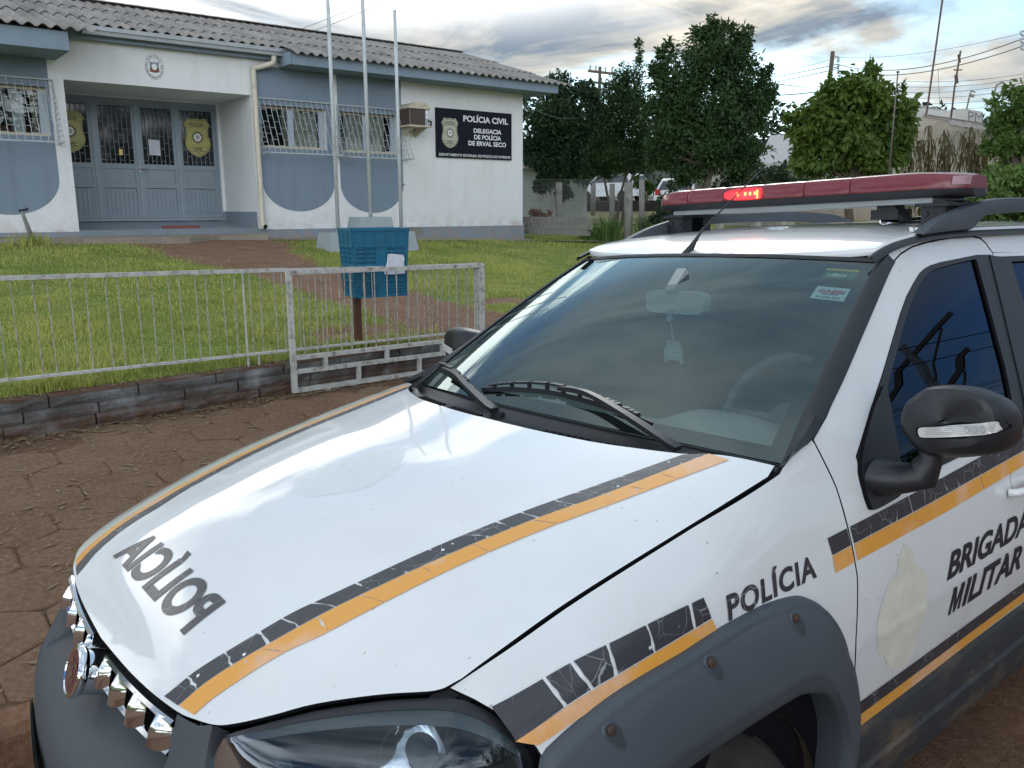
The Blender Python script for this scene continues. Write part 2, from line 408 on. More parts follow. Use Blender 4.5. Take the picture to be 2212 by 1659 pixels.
M['pvc'] = stained('cream_pvc_pipe', (.62, .58, .48), (.32, .27, .20), .25, 6, .45)
M['doorp'] = plain('grey_blue_door_paint', (.24, .295, .335), .5, var=.06)
M['doorf'] = plain('grey_blue_door_frame', (.26, .315, .36), .5, var=.06)
M['bars'] = stained('grey_bar_paint', (.42, .45, .46), (.25, .17, .11), .25, 8, .5)
M['barsd'] = plain('door_bar_paint', (.20, .235, .26), .5)
M['winframe'] = plain('pale_blue_window_frame', (.36, .43, .49), .5)
M['winwood'] = plain('cream_window_frame', (.50, .44, .33), .6)
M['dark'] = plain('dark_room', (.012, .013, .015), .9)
M['curtain'] = plain('cream_curtain', (.56, .53, .43), .9, var=.06)
M['brickred'] = plain('red_brown_wood', (.20, .075, .04), .6)
M['signblk'] = plain('black_sign_panel', (.006, .008, .016), .6, var=.2, spec=.2)
M['signwht'] = plain('white_sign_lettering', (.78, .78, .80), .5, var=.02)
M['shield'] = plain('olive_shield', (.36, .36, .23), .5, var=.06, vs=20)
M['shieldl'] = plain('pale_shield', (.46, .47, .36), .5, var=.05, vs=20)
M['yellow'] = plain('yellow_shield', (.42, .40, .14), .5, var=.06, vs=20)
M['paper'] = plain('white_paper', (.60, .62, .68), .8, var=.12, vs=25)
M['acbrown'] = plain('brown_cooler_mesh', (.075, .052, .040), .8, var=.2, vs=80)
M['accream'] = stained('cream_cooler_case', (.55, .49, .38), (.28, .23, .17), .3, 7)
M['acgrey'] = plain('grey_cooler_side', (.38, .40, .43), .5)
M['redmat'] = stained('red_door_mat', (.30, .06, .05), (.5, .46, .42), .25, 14)
M['brass'] = plain('brass', (.45, .33, .13), .35, metal=1)
# --- street
M['pole'] = stained('pale_blue_flagpole_paint', (.50, .54, .55), (.24, .20, .16), .35, 5, .45, stretch=(1, 1, .5))
M['conc_blue'] = stained('pale_blue_concrete', (.33, .38, .40), (.30, .32, .32), .4, 4, .8, .2)
M['rail'] = stained('flaking_white_rail_paint', (.50, .50, .47), (.10, .065, .045), .46, 16, .6, .3, 80)
M['railbar'] = stained('rusty_white_bar_paint', (.42, .41, .37), (.15, .095, .06), .62, 24, .7, .3, 80)
def blockm():
    g = G('split_face_concrete'); p = g.pos()
    a = g.ramp(g.noise(2.6, 8, .7, p), [(.40, 0.), (.64, 1.)])
    l = g.ramp(g.noise(3.8, 3, .5, g.mapv(p, loc=(3, 1, 5))), [(.55, 0.), (.66, 1.)])
    c = g.mix(a, (.20, .20, .198), (.078, .070, .062))
    c = g.mix(l, c, (.33, .345, .35))
    z = g.xyz(p)[2]
    # soil splashed up the foot and lying on the top ledge
    soil = g.math('MULTIPLY', g.ramp(z, [(.22, 1.), (.34, 0.)]), g.ramp(g.noise(7, 6, .7, p), [(.3, .35), (.62, 1.)]))
    top = g.math('MULTIPLY', g.ramp(z, [(.418, 0.), (.428, 1.)]), g.ramp(g.noise(6, 6, .7, p), [(.35, .3), (.55, 1.)]))
    c = g.mix(g.math('MAXIMUM', soil, top), c, (.13, .066, .038))
    g.pbr(c, .95, normal=g.bump(g.noise(34, 8, .75, p), 1.0, .02), spec=.15); return g.m
M['block'] = blockm()
M['joint'] = plain('dark_joint', (.025, .02, .017), .95)
def soil(name, a, b, c, s=5, peb=True):
    g = G(name); p = g.pos()
    k = g.mix(g.ramp(g.noise(s * .35, 6, .65, p), [(.35, 0.), (.65, 1.)]), a, b)
    k = g.mix(g.ramp(g.noise(s * 7, 6, .72, p), [(.42, 0.), (.72, .85)]), k, c)
    k = g.mix(g.ramp(g.noise(s * 30, 4, .7, p), [(.55, 0.), (.75, .7)]), k, tuple(x * .35 for x in a))
    h = g.math('ADD', g.noise(s * 5, 6, .7, p), g.math('MULTIPLY', g.noise(s * 26, 4, .7, p), .5))
    g.pbr(k, .95, normal=g.bump(h, .8, .025), spec=.12); return g.m
M['dirt'] = soil('red_brown_soil', (.19, .105, .066), (.13, .078, .052), (.27, .175, .12))
M['paver'] = soil('soil_stained_paver', (.180, .102, .062), (.245, .150, .096), (.34, .235, .155), 6)
M['road'] = soil('red_dusty_road', (.195, .100, .062), (.14, .080, .052), (.26, .16, .105), 4)
M['kerbm'] = soil('soil_stained_kerb', (.27, .14, .08), (.19, .10, .06), (.34, .22, .15), 5)
M['concrete'] = soil('worn_concrete', (.36, .31, .255), (.26, .22, .18), (.42, .38, .32), 4)
def lawnm():
    g = G('lawn_ground'); p = g.pos(); at_ = g.node('ShaderNodeAttribute', attribute_name='path')
    gr = g.mix(g.ramp(g.noise(1.2, 6, .65, p), [(.36, 0.), (.62, 1.)]), (.17, .24, .04), (.31, .31, .095))
    gr = g.mix(g.ramp(g.noise(26, 6, .75, p), [(.42, 0.), (.62, 1.)]), gr, (.085, .135, .025))
    gr = g.mix(g.ramp(g.noise(9, 6, .7, p), [(.56, 0.), (.72, .75)]), gr, (.27, .21, .11))
    di = g.mix(g.ramp(g.noise(3, 6, .65, p), [(.35, 0.), (.65, 1.)]), (.22, .125, .078), (.29, .18, .125))
    di = g.mix(g.ramp(g.noise(40, 5, .7, p), [(.5, 0.), (.75, .7)]), di, (.13, .075, .048))
    f = g.math('ADD', at_.outputs['Fac'], g.math('MULTIPLY', g.math('SUBTRACT', g.noise(2.6, 6, .7, p), .5), 1.1))
    c = g.mix(g.ramp(f, [(.42, 0.), (.58, 1.)]), gr, di)
    g.pbr(c, .95, normal=g.bump(g.noise(30, 6, .75, p), .7, .03), spec=.1); return g.m
M['lawn'] = lawnm()
def leafm(name, a, b, c=None, trans=.25, hs=.8):
    g = G(name); r = g.node('ShaderNodeObjectInfo').outputs['Random']; p = g.pos()
    n = g.noise(hs, 4, .6, p); n2 = g.noise(37, 2, .5, p)
    k = g.mix(g.ramp(n, [(.38, 0.), (.62, 1.)]), a, b)
    k = g.mix(g.ramp(n2, [(.35, 0.), (.7, .8)]), k, c or tuple(x * 1.5 for x in b))
    d = g.node('ShaderNodeBsdfPrincipled'); g.set(d.inputs['Base Color'], k); d.inputs['Roughness'].default_value = .5; d.inputs['Specular IOR Level'].default_value = .35
    t = g.node('ShaderNodeBsdfTranslucent'); g.set(t.inputs[0], k)
    mx = g.node('ShaderNodeMixShader'); mx.inputs[0].default_value = trans
    g.t.links.new(d.outputs[0], mx.inputs[1]); g.t.links.new(t.outputs[0], mx.inputs[2]); g.t.links.new(mx.outputs[0], g.o.inputs[0]); return g.m
M['grass'] = leafm('grass_blade', (.25, .37, .055), (.44, .49, .10), (.55, .47, .20), .35, 1.3)
M['leaf1'] = leafm('dark_leaf', (.014, .034, .016), (.032, .062, .024))
M['leaf2'] = leafm('deep_green_leaf', (.016, .042, .014), (.040, .080, .022))
M['leaf3'] = leafm('bright_leaf', (.034, .082, .014), (.080, .135, .020), (.14, .20, .03), .3)
M['leaf4'] = leafm('mid_green_leaf', (.045, .095, .020), (.095, .160, .035), None, .3)
M['dryleaf'] = leafm('dry_brown_leaf', (.085, .066, .026), (.125, .095, .044), (.07, .075, .02), .25)
M['strap'] = leafm('strap_leaf', (.050, .115, .030), (.095, .185, .050), (.14, .23, .07), .25, 4)
M['bark'] = stained('grey_brown_bark', (.11, .085, .066), (.055, .042, .033), .5, 8, .9, .6, 30, (1, 1, .3))
M['concpost'] = stained('grey_concrete_post', (.23, .22, .20), (.10, .09, .075), .45, 6, .9, .3)
M['woodpole'] = stained('brown_timber_pole', (.11, .075, .055), (.06, .04, .03), .5, 4, .8, .3, 40, (4, 4, .4))
M['wire'] = plain('dark_cable', (.02, .02, .022), .6)
M['shedw'] = stained('white_block_wall', (.42, .43, .42), (.30, .12, .05), .18, 1.2, .8, .3, 20)
M['beige'] = wallm('beige_render', (.36, .32, .26), (.25, .22, .18), .5)
M['palegrey'] = wallm('pale_grey_render', (.45, .43, .40))
M['rustroof'] = stained('rusty_roof_sheet', (.20, .17, .15), (.12, .06, .04), .5, 3)
M['paleroof'] = plain('pale_sheet_roof', (.42, .41, .40), .6)
M['greylet'] = plain('grey_lettering', (.13, .14, .15), .6)
M['blue'] = stained('blue_crate_plastic', (.012, .135, .235), (.024, .10, .15), .4, 6, .4, .05)
M['rustpost'] = stained('rusty_steel_post', (.11, .045, .026), (.05, .024, .018), .5, 12, .8, .3)
M['carwht'] = plain('white_paint_far', (.62, .63, .64), .3, coat=.5)
M['cargls'] = plain('dark_glass_far', (.03, .035, .04), .08, coat=.5)
M['carred'] = plain('red_tail_lamp', (.35, .02, .02), .3)
M['drygrass'] = soil('dry_grass_field', (.20, .155, .075), (.15, .14, .06), (.25, .20, .11), 4)
M['hillm'] = leafm('far_wood', (.012, .026, .014), (.022, .040, .018))
M['litter'] = leafm('fallen_leaf', (.16, .10, .05), (.24, .17, .09), (.33, .26, .16), .1, 30)
M['galv'] = plain('galvanised_wire', (.22, .23, .23), .5, metal=.6)
# ---------------------------------------------------------------- car surfaces
# car frame: x back from the nose, y towards the kerb (left side is -y), z up from the road
def _ip(x, xs, ys):
    """smooth (monotone cubic) interpolation through a few measured stations"""
    xs = np.asarray(xs, float); ys = np.asarray(ys, float)
    h = np.diff(xs); d = np.diff(ys) / h
    m = np.empty_like(ys); m[0] = d[0]; m[-1] = d[-1]
    for i in range(1, len(xs) - 1):
        m[i] = 0 if d[i-1] * d[i] <= 0 else (h[i-1] + h[i]) / (h[i-1] / d[i-1] + h[i] / d[i])
    x = np.asarray(x, float)
    i = np.clip(np.searchsorted(xs, x) - 1, 0, len(xs) - 2)
    t = (x - xs[i]) / h[i]
    r = (2*t**3 - 3*t**2 + 1) * ys[i] + (t**3 - 2*t**2 + t) * h[i] * m[i] + (-2*t**3 + 3*t**2) * ys[i+1] + (t**3 - t**2) * h[i] * m[i+1]
    r = np.where(x < xs[0], ys[0] + m[0] * (x - xs[0]), r)
    return np.where(x > xs[-1], ys[-1] + m[-1] * (x - xs[-1]), r)
def sstep(a, b, x):
    t = np.clip((np.asarray(x, float) - a) / (b - a), 0, 1)
    return t * t * (3 - 2 * t)
XB = [.28, .31, .364, .44, .52, .602, .782, .961, 1.116, 1.345, 1.50]
YB = [.325, .336, .359, .383, .395, .419, .456, .493, .523, .568, .60]
ZB = [.822, .840, .880, .916, .944, .969, 1.014, 1.049, 1.072, 1.106, 1.126]
XG = [.28, .40, .50, .623, .712, .873, 1.141, 1.228, 1.398, 1.50]
YG = [.70, .706, .712, .718, .724, .731, .742, .744, .745, .745]
ZG = [.722, .796, .849, .899, .930, .976, 1.034, 1.051, 1.083, 1.10]
def gap_y(x): return _ip(x, XG, YG)
def gap_z(x): return _ip(x, XG, ZG)
def hood_z(x, y):
    yb = _ip(x, XB, YB); zb = _ip(x, XB, ZB); yg = gap_y(x); zg = gap_z(x)
    cr = _ip(x, [.28, .45, .7, 1.4], [.0, .012, .02, .024])
    zc = zb + cr
    # zc - a y^2 - b y^4 through (yb, zb) and (yg, zg)
    d1 = cr; d2 = zc - zg
    det = yb**2 * yg**4 - yg**2 * yb**4
    a = (d1 * yg**4 - d2 * yb**4) / det
    b = (yb**2 * d2 - yg**2 * d1) / det
    y2 = np.asarray(y, float)**2
    return zc - a * y2 - b * y2 * y2
WZ = [.15, .28, .36, .44, .50, .58, .645, .66, .675, .74, .80, .86, .92, .98, 1.05, 1.12, 1.20, 1.35, 1.49, 1.56, 1.62]
WW = [.778, .788, .797, .806, .814, .822, .828, .8300, .8285, .827, .823, .815, .804, .789, .766, .735, .697, .629, .564, .548, .535]
def side_w(x, z):
    """half width of the body side"""
    x = np.asarray(x, float); z = np.asarray(z, float)
    g = np.interp(z, WZ, WW)
    g2 = (np.interp(z - .012, WZ, WW) + np.interp(z + .012, WZ, WW)) / 2
    g = np.where(abs(z - .66) < .03, g, g2)
    # fender shoulder rounds over to the hood gap
    zg = gap_z(x); yg = gap_y(x)
    h = .20
    t = np.clip((zg - z) / h, 0, 1)
    wl = np.interp(zg - h, WZ, WW)
    f = yg + (wl - yg) * (1 - (1 - t)**2.2)
    f = np.where(z < zg - h, g, f)
    s = sstep(1.15, 1.5, x)
    w = f * (1 - s) + g * s
    # nose corner tapers in plan, and the tail a little
    w = w - .10 * np.clip((.80 - x) / .5, 0, 2)**2 - .05 * np.clip((x - 3.4) / .8, 0, 1)**2
    return w
def roof_z(x, y):
    zc = _ip(x, [2.02, 2.07, 2.2, 2.35, 2.5, 2.7, 3.0, 3.5, 4.0, 4.2], [1.486, 1.508, 1.548, 1.573, 1.586, 1.595, 1.600, 1.596, 1.572, 1.55])
    zs = _ip(x, [2.02, 2.07, 2.18, 2.27, 2.4, 2.64, 3.1, 3.5, 4.0, 4.2], [1.478, 1.497, 1.533, 1.549, 1.561, 1.567, 1.568, 1.562, 1.538, 1.515])
    u = np.abs(np.asarray(y, float)) / .56
    return zc - (zc - zs) * (.55 * u**2 + .45 * u**4)
# windshield: s runs from the cowl (0) to the header (1)
def ws_pt(s, v):
    """v in -1..1 across"""
    yb = .724 * v; yt = .567 * v
    y = yb + (yt - yb) * s
    xb = 1.392 + .105 * abs(v)**2.2; xt = 2.066 + .080 * abs(v)**2.2
    zb = 1.112 - .026 * abs(v)**2.5; zt = 1.506 - .018 * abs(v)**2.2
    bul = .030 * 4 * s * (1 - s) * (1 - .5 * v * v)
    x = xb + (xt - xb) * s - .5 * bul * .55
    z = zb + (zt - zb) * s + bul * .9
    return np.array([x, y, z])
# ---------------------------------------------------------------- panels laid on the body surfaces
def inside(P, poly):
    P = np.asarray(P, float); x, y = P[:, 0], P[:, 1]; q = np.asarray(poly, float); r = np.zeros(len(P), bool)
    for (x0, y0), (x1, y1) in zip(q, np.roll(q, -1, 0)):
        c = ((y0 > y) != (y1 > y)); 
        with np.errstate(divide='ignore', invalid='ignore'): xi = (x1 - x0) * (y - y0) / (y1 - y0) + x0
        r ^= c & (x < xi)
    return r
def resample(poly, step):
    q = np.asarray(poly, float); o = []
    for a, b in zip(q, np.roll(q, -1, 0)):
        n = max(1, int(math.ceil(np.linalg.norm(b - a) / step)))
        o += [a + (b - a) * k / n for k in range(n)]
    return np.array(o)
def cdt(outer, holes=(), step=.03):
    loops = [resample(outer, step)] + [resample(h, step) for h in holes]
    V = []; E = []
    for l in loops:
        n0 = len(V); V += [tuple(p) for p in l]; E += [(n0 + i, n0 + (i + 1) % len(l)) for i in range(len(l))]
    B = np.array(V); lo = B.min(0); hi = B.max(0)
    gx = np.arange(lo[0] + step/2, hi[0], step); gy = np.arange(lo[1] + step/2, hi[1], step)
    if len(gx) and len(gy):
        Gp = np.stack(np.meshgrid(gx, gy), -1).reshape(-1, 2)
        ok = inside(Gp, loops[0])
        for h in loops[1:]: ok &= ~inside(Gp, h)
        Gp = Gp[ok]
        if len(Gp):
            dm = np.min(np.linalg.norm(Gp[:, None] - B[None], axis=2), axis=1); V += [tuple(p) for p in Gp[dm > step * .45]]
    r = delaunay_2d_cdt([Vector(v) for v in V], E, [], 0, 1e-6)
    P = np.array([tuple(v) for v in r[0]]); T = [t for t in r[2]]
    c = np.array([P[list(t)].mean(0) for t in T]); ok = inside(c, loops[0])
    for h in loops[1:]: ok &= ~inside(c, h)
    return P, [t for t, k in zip(T, ok) if k]
def surf(kind, side=-1):
    if kind == 'side': return lambda a, b: np.stack([a, side * side_w(a, b), b], -1), (lambda n: n if True else n)
    if kind == 'hood': return lambda a, b: np.stack([a, b, hood_z(a, b)], -1), None
    if kind == 'roof': return lambda a, b: np.stack([a, b, roof_z(a, b)], -1), None
def mapped(kind, side, P, off=0.):
    f = surf(kind, side)[0]; a, b = P[:, 0], P[:, 1]; e = .004
    p = f(a, b); n = np.cross(f(a + e, b) - f(a - e, b), f(a, b + e) - f(a, b - e))
    n /= np.linalg.norm(n, axis=1)[:, None] + 1e-12
    # outward: away from the car's middle, or up
    s = np.sign(n[:, 1] * side) if kind == 'side' else np.sign(n[:, 2])
    n = n * s[:, None]
    return p + n * (off if np.isscalar(off) else np.asarray(off)[:, None]), n
def panel(name, kind, outer, mat, parent, side=-1, holes=(), off=0., step=.03, rim=.014):
    P, T = cdt(outer, holes, step)
    X, n = mapped(kind, side, P, off)
    F = []
    for t in T:
        a, b, c = X[list(t)]
        F.append(tuple(t) if np.cross(b - a, c - a) @ n[t[0]] > 0 else tuple(t[::-1]))
    V = X; NN = n
    if rim:
        cnt = {}
        for t in F:
            for i in range(3): e = (t[i], t[(i+1) % 3]); cnt[e] = 1
        be = [e for e in cnt if (e[1], e[0]) not in cnt]
        ids = {}; ev = []; en = []
        def dup(i):
            if i not in ids:
                ids[i] = len(X) + len(ev); ev.extend([X[i], X[i] - n[i] * rim]); 
            return ids[i]
        bn = {}
        for a, b in be:
            d = X[b] - X[a]; o = np.cross(d, n[a]); o /= np.linalg.norm(o) + 1e-12
            bn[a] = bn.get(a, 0) + o; bn[b] = bn.get(b, 0) + o
        for a, b in be:
            i, j = dup(a), dup(b); F.append((i, i + 1, j + 1, j))
        en = np.zeros((len(ev), 3))
        for k, i in ids.items():
            q = bn[k] / (np.linalg.norm(bn[k]) + 1e-12); en[i - len(X)] = q * .8 + n[k] * .6; en[i - len(X) + 1] = q
        V = np.vstack([X, np.array(ev)]); NN = np.vstack([n, en])
    o = mkobj(name, V, F, [mat, M['gap']] if rim and kind != 'roof' else mat, parent, smooth=True, normals=NN)
    if rim and kind != 'roof': o.data.polygons.foreach_set('material_index', [0 if max(f) < len(X) else 1 for f in F])  # panel edges coloured near-black, standing for shade in the shut gaps
    return o
def decal(name, kind, U, Fc, mat, parent, side=-1, off=.0016, cut=.018):
    """flat lettering (u, v already in surface coordinates) laid on a panel"""
    bm = bmesh.new(); vs = [bm.verts.new((p[0], p[1], 0)) for p in U]
    for f in Fc:
        try: bm.faces.new([vs[i] for i in f])
        except ValueError: pass
    bmesh.ops.triangulate(bm, faces=bm.faces[:])
    for _ in range(4):
        L = [e for e in bm.edges if e.calc_length() > cut]
        if not L: break
        bmesh.ops.subdivide_edges(bm, edges=L, cuts=1); bmesh.ops.triangulate(bm, faces=[f for f in bm.faces if len(f.verts) > 3])
    P = np.array([v.co[:2] for v in bm.verts]); bm.verts.index_update(); F0 = [tuple(v.index for v in f.verts) for f in bm.faces]; bm.free()
    X, n = mapped(kind, side, P, off); F = []
    for t in F0:
        a, b, c = X[list(t)]
        F.append(t if np.cross(b - a, c - a) @ n[t[0]] > 0 else t[::-1])
    return mkobj(name, X, F, mat, parent, smooth=True, normals=n)
def stripe(name, kind, lo, hi, mat, parent, side=-1, seg=.10, gapw=.004, off=.0014, jit=.02, seed=1, first=None):
    """a vinyl stripe between two edge curves, split by weathered cracks into strips"""
    r = np.random.default_rng(seed); lo = np.asarray(lo, float); hi = np.asarray(hi, float)
    def arc(c):
        s = np.r_[0, np.cumsum(np.linalg.norm(np.diff(c, axis=0), axis=1))]; return s / s[-1], s[-1]
    tl, L = arc(lo); th, _ = arc(hi)
    A = lambda t: np.stack([np.interp(t, tl, lo[:, 0]), np.interp(t, tl, lo[:, 1])], -1)
    B = lambda t: np.stack([np.interp(t, th, hi[:, 0]), np.interp(t, th, hi[:, 1])], -1)
    cuts = []; t = 0
    while seg and t < 1 - .6 * seg / L:
        t += seg / L * r.uniform(.6, 1.25)
        if t < 1 - .3 * seg / L: cuts.append((t, t + r.uniform(-jit, jit) / L, r.uniform(.5, 1.5) * gapw / L))
    eds = [(0., 0., 0.)] + cuts + [(1., 1., 0.)]
    V = []; F = []
    for (a0, b0, g0), (a1, b1, g1) in zip(eds[:-1], eds[1:]):
        n = max(3, int((a1 - a0) * L / .012)); n0 = len(V)
        ks = np.linspace(0, 1, n + 1); rows = 5
        w0 = r.normal(0, .0012 / L, rows); w1 = r.normal(0, .0012 / L, rows)
        for j in range(rows):
            q = j / (rows - 1)
            s0 = a0 + (b0 - a0) * q + g0/2 + (w0[j] if g0 else 0); s1 = a1 + (b1 - a1) * q - g1/2 + (w1[j] if g1 else 0)
            tt = s0 + (s1 - s0) * ks; V += list(A(tt) * (1 - q) + B(tt) * q)
        F += [(n0 + j*(n+1) + i, n0 + j*(n+1) + i + 1, n0 + (j+1)*(n+1) + i + 1, n0 + (j+1)*(n+1) + i) for j in range(rows-1) for i in range(n)]
    P = np.array(V); X, nn = mapped(kind, side, P, off)
    a, b, c = X[list(F[0][:3])]
    if np.cross(b - a, c - a) @ nn[F[0][0]] < 0: F = [f[::-1] for f in F]
    return mkobj(name, X, F, mat, parent, smooth=True, normals=nn)
# ---------------------------------------------------------------- the police car
car = thing('police_car', 'white police estate car with orange and black stripes and red roof light bar', 'car')
_an, _yw = RAD(2.49), RAD(.346)
_Y = Vector((-sin(_yw) * cos(_an), cos(_yw) * cos(_an), -sin(_an))); _X = Vector((cos(_yw), sin(_yw), 0)); _Z = _X.cross(_Y)
mw = Matrix.Identity(4)
for i in range(3): mw[i][0] = _X[i]; mw[i][1] = _Y[i]; mw[i][2] = _Z[i]
mw[1][3] = 1.63
car.matrix_world = mw; ORG[car.name] = np.zeros(3)
mir = lambda P, s: [(p[0], p[1] * -s) + tuple(p[2:]) for p in P] if s > 0 else P
def both(fn):
    for s in (-1, 1): fn(s)
# ---- hood
hf = [(.286, 0), (.289, -.10), (.293, -.2), (.301, -.30), (.314, -.392), (.327, -.442), (.345, -.490), (.368, -.520), (.41, -.555), (.465, -.592), (.543, -.651), (.600, -.698), (.622, -.711)]
hg = [(x, -float(gap_y(x)) + .002) for x in np.linspace(.65, 1.40, 24)]
hr = [(1.445, -.728), (1.437, -.708), (1.40, -.625), (1.350, -.565), (1.304, -.466), (1.27, -.353), (1.25, -.2), (1.243, -.08)]
half = [tuple(p) for p in catmull(hf, 4)] + hg + [tuple(p) for p in catmull(hr, 4)] + [(1.243, 0)]
full = half + [(x, -y) for x, y in half[::-1][1:-1]]
hood = panel('hood', 'hood', full, M['paint'], car, step=.028, rim=.009)
bi = np.array([(.311, .336), (.364, .359), (.44, .383), (.52, .395), (.602, .419), (.782, .456), (.961, .493), (1.116, .523), (1.345, .568)])
bo = np.array([(.319, .385), (.375, .403), (.451, .424), (.533, .439), (.60, .454), (.777, .491), (.956, .527), (1.12, .560), (1.383, .602)])
oi = np.array([(.320, .388), (.377, .406), (.453, .427), (.535, .442), (.602, .457), (.779, .494), (.958, .530), (1.122, .563), (1.386, .605)])
oo = np.array([(.329, .434), (.398, .453), (.475, .470), (.561, .495), (.769, .532), (.979, .573), (1.15, .607), (1.394, .652)])
for s in (-1, 1):
    f = lambda c: catmull(np.stack([c[:, 0], s * c[:, 1]], 1), 6)
    stripe('black_stripe', 'hood', f(bi), f(bo), M['blk'], hood, seg=.062, gapw=.0030, seed=4 + s)
    stripe('orange_stripe', 'hood', f(oi), f(oo), M['org'], hood, seg=.13, gapw=.0016, seed=8 + s)
U, Fc = text_fit('POLÍCIA', -.244, .263, .3785, .4535, bold=.035, spacing=1.02)
decal('lettering', 'hood', U[:, ::-1], Fc, M['blk'], hood)
gh = catmull([(.723, .05), (.75, .10), (.783, .122), (.82, .112), (.86, .105), (.912, .093), (.95, .06), (1.001, .018), (.985, -.012), (.974, -.029), (.955, -.05), (.941, -.062), (.925, -.09), (.903, -.095), (.885, -.118), (.869, -.108), (.83, -.118), (.811, -.108), (.79, -.10), (.768, -.074), (.73, -.03)], 3, True)
panel('faded_sticker', 'hood', gh, M['ghost2'], hood, off=.0003, rim=0, step=.02)
# ---- dark shell just under the skin, so that the shut lines read black
def shell(s):
    xs = np.linspace(.60, 4.1, 90); V = []
    for z in np.linspace(.34, 1.05, 14): V.append([(x, s * (float(side_w(x, min(z, float(gap_z(x)) - .02 if x < 1.45 else z))) - .028), min(z, float(gap_z(x)) - .035 if x < 1.45 else z)) for x in xs])
    return V
for s in (-1, 1):
    mb = MB(); mb.grid(shell(s))
    xs = np.linspace(.64, 1.46, 40)
    mb.grid([[(x, s * (float(gap_y(x)) + d), float(gap_z(x)) - .016 - max(0, d) * 1.1) for x in xs] for d in (-.05, .0, .015)])
    mb.build('inner_shell', M['gap'], car)
# ---- fenders
top = [(x, float(gap_z(x)) - .0042) for x in np.linspace(.632, 1.43, 30)]
fen = top + [(1.446, 1.093), (1.50, 1.113), (1.573, 1.131), (1.580, 1.118), (1.591, 1.074), (1.605, 1.022), (1.610, .972), (1.620, .897), (1.628, .826), (1.622, .74), (1.617, .662), (1.629, .60), (1.640, .54), (1.646, .44), (1.646, .36), (1.612, .36), (1.585, .48), (1.515, .62), (1.42, .685), (1.15, .69), (.95, .67), (.82, .56), (.75, .50), (.745, .70), (.733, .775), (.719, .810), (.701, .838), (.680, .864), (.655, .884)]
sfb = [(.673, .872), (.81, .900), (.937, .914), (1.018, .921), (1.123, .927)]
sfo = [(.686, .852), (.82, .864), (.94, .875), (1.03, .884), (1.131, .890)]
def fender(s):
    fp = panel('front_fender', 'side', fen, M['paint'], car, s, step=.03)
    stripe('black_stripe', 'side', catmull(sfb, 6), catmull([(.690, .826), (.80, .853), (.93, .869), (1.04, .880), (1.133, .888)], 6), M['blk'], fp, s, seg=.085, gapw=.0055, seed=21)
    stripe('orange_stripe', 'side', catmull([(.688, .826), (.80, .851), (.93, .867), (1.04, .878), (1.134, .886)], 6), catmull([(.722, .812), (.82, .829), (.93, .842), (1.04, .854), (1.145, .862)], 6), M['org'], fp, s, seg=.30, gapw=.002, seed=22)
    U, Fc = text_fit('POLÍCIA', 1.180, 1.478, .869, .914, bold=.032, spacing=1.12)
    if s > 0: U[:, 0] = 1.180 + 1.478 - U[:, 0]
    decal('lettering', 'side', U, Fc, M['blk'], fp, s)
    stripe('black_stripe', 'side', [(1.534, .934), (1.60, .9365), (1.611, .937)], [(1.543, .896), (1.60, .8985), (1.617, .899)], M['blk'], fp, s, seg=0)
    stripe('orange_stripe', 'side', [(1.543, .894), (1.60, .8965), (1.617, .897)], [(1.546, .857), (1.60, .8595), (1.623, .861)], M['org'], fp, s, seg=0)
both(fender)
# ---- wheel arch flares
fo = [(.712, .70), (.716, .785), (.753, .811), (.853, .837), (.95, .849), (1.045, .855), (1.13, .863), (1.21, .866), (1.30, .865), (1.394, .853), (1.44, .834), (1.470, .813), (1.500, .785), (1.528, .75), (1.548, .715), (1.566, .670), (1.590, .640), (1.617, .585), (1.636, .54), (1.652, .49), (1.665, .43), (1.668, .30)]
fe = [(.735, .42), (.77, .56), (.82, .65), (.89, .695), (.96, .708), (1.043, .712), (1.157, .714), (1.263, .714), (1.351, .714), (1.40, .702), (1.442, .674), (1.485, .626), (1.52, .573), (1.556, .504), (1.586, .428), (1.60, .30)]
fl = [(.775, .42), (.81, .53), (.86, .61), (.92, .645), (.98, .656), (1.045, .660), (1.16, .664), (1.26, .665), (1.335, .664), (1.383, .660), (1.426, .648), (1.472, .620), (1.509, .574), (1.54, .520), (1.566, .440), (1.578, .30)]
def ev(c, n):
    c = catmull(c, 8); s = np.r_[0, np.cumsum(np.linalg.norm(np.diff(c, axis=0), axis=1))]; t = np.linspace(0, s[-1], n)
    return np.stack([np.interp(t, s, c[:, 0]), np.interp(t, s, c[:, 1])], -1)
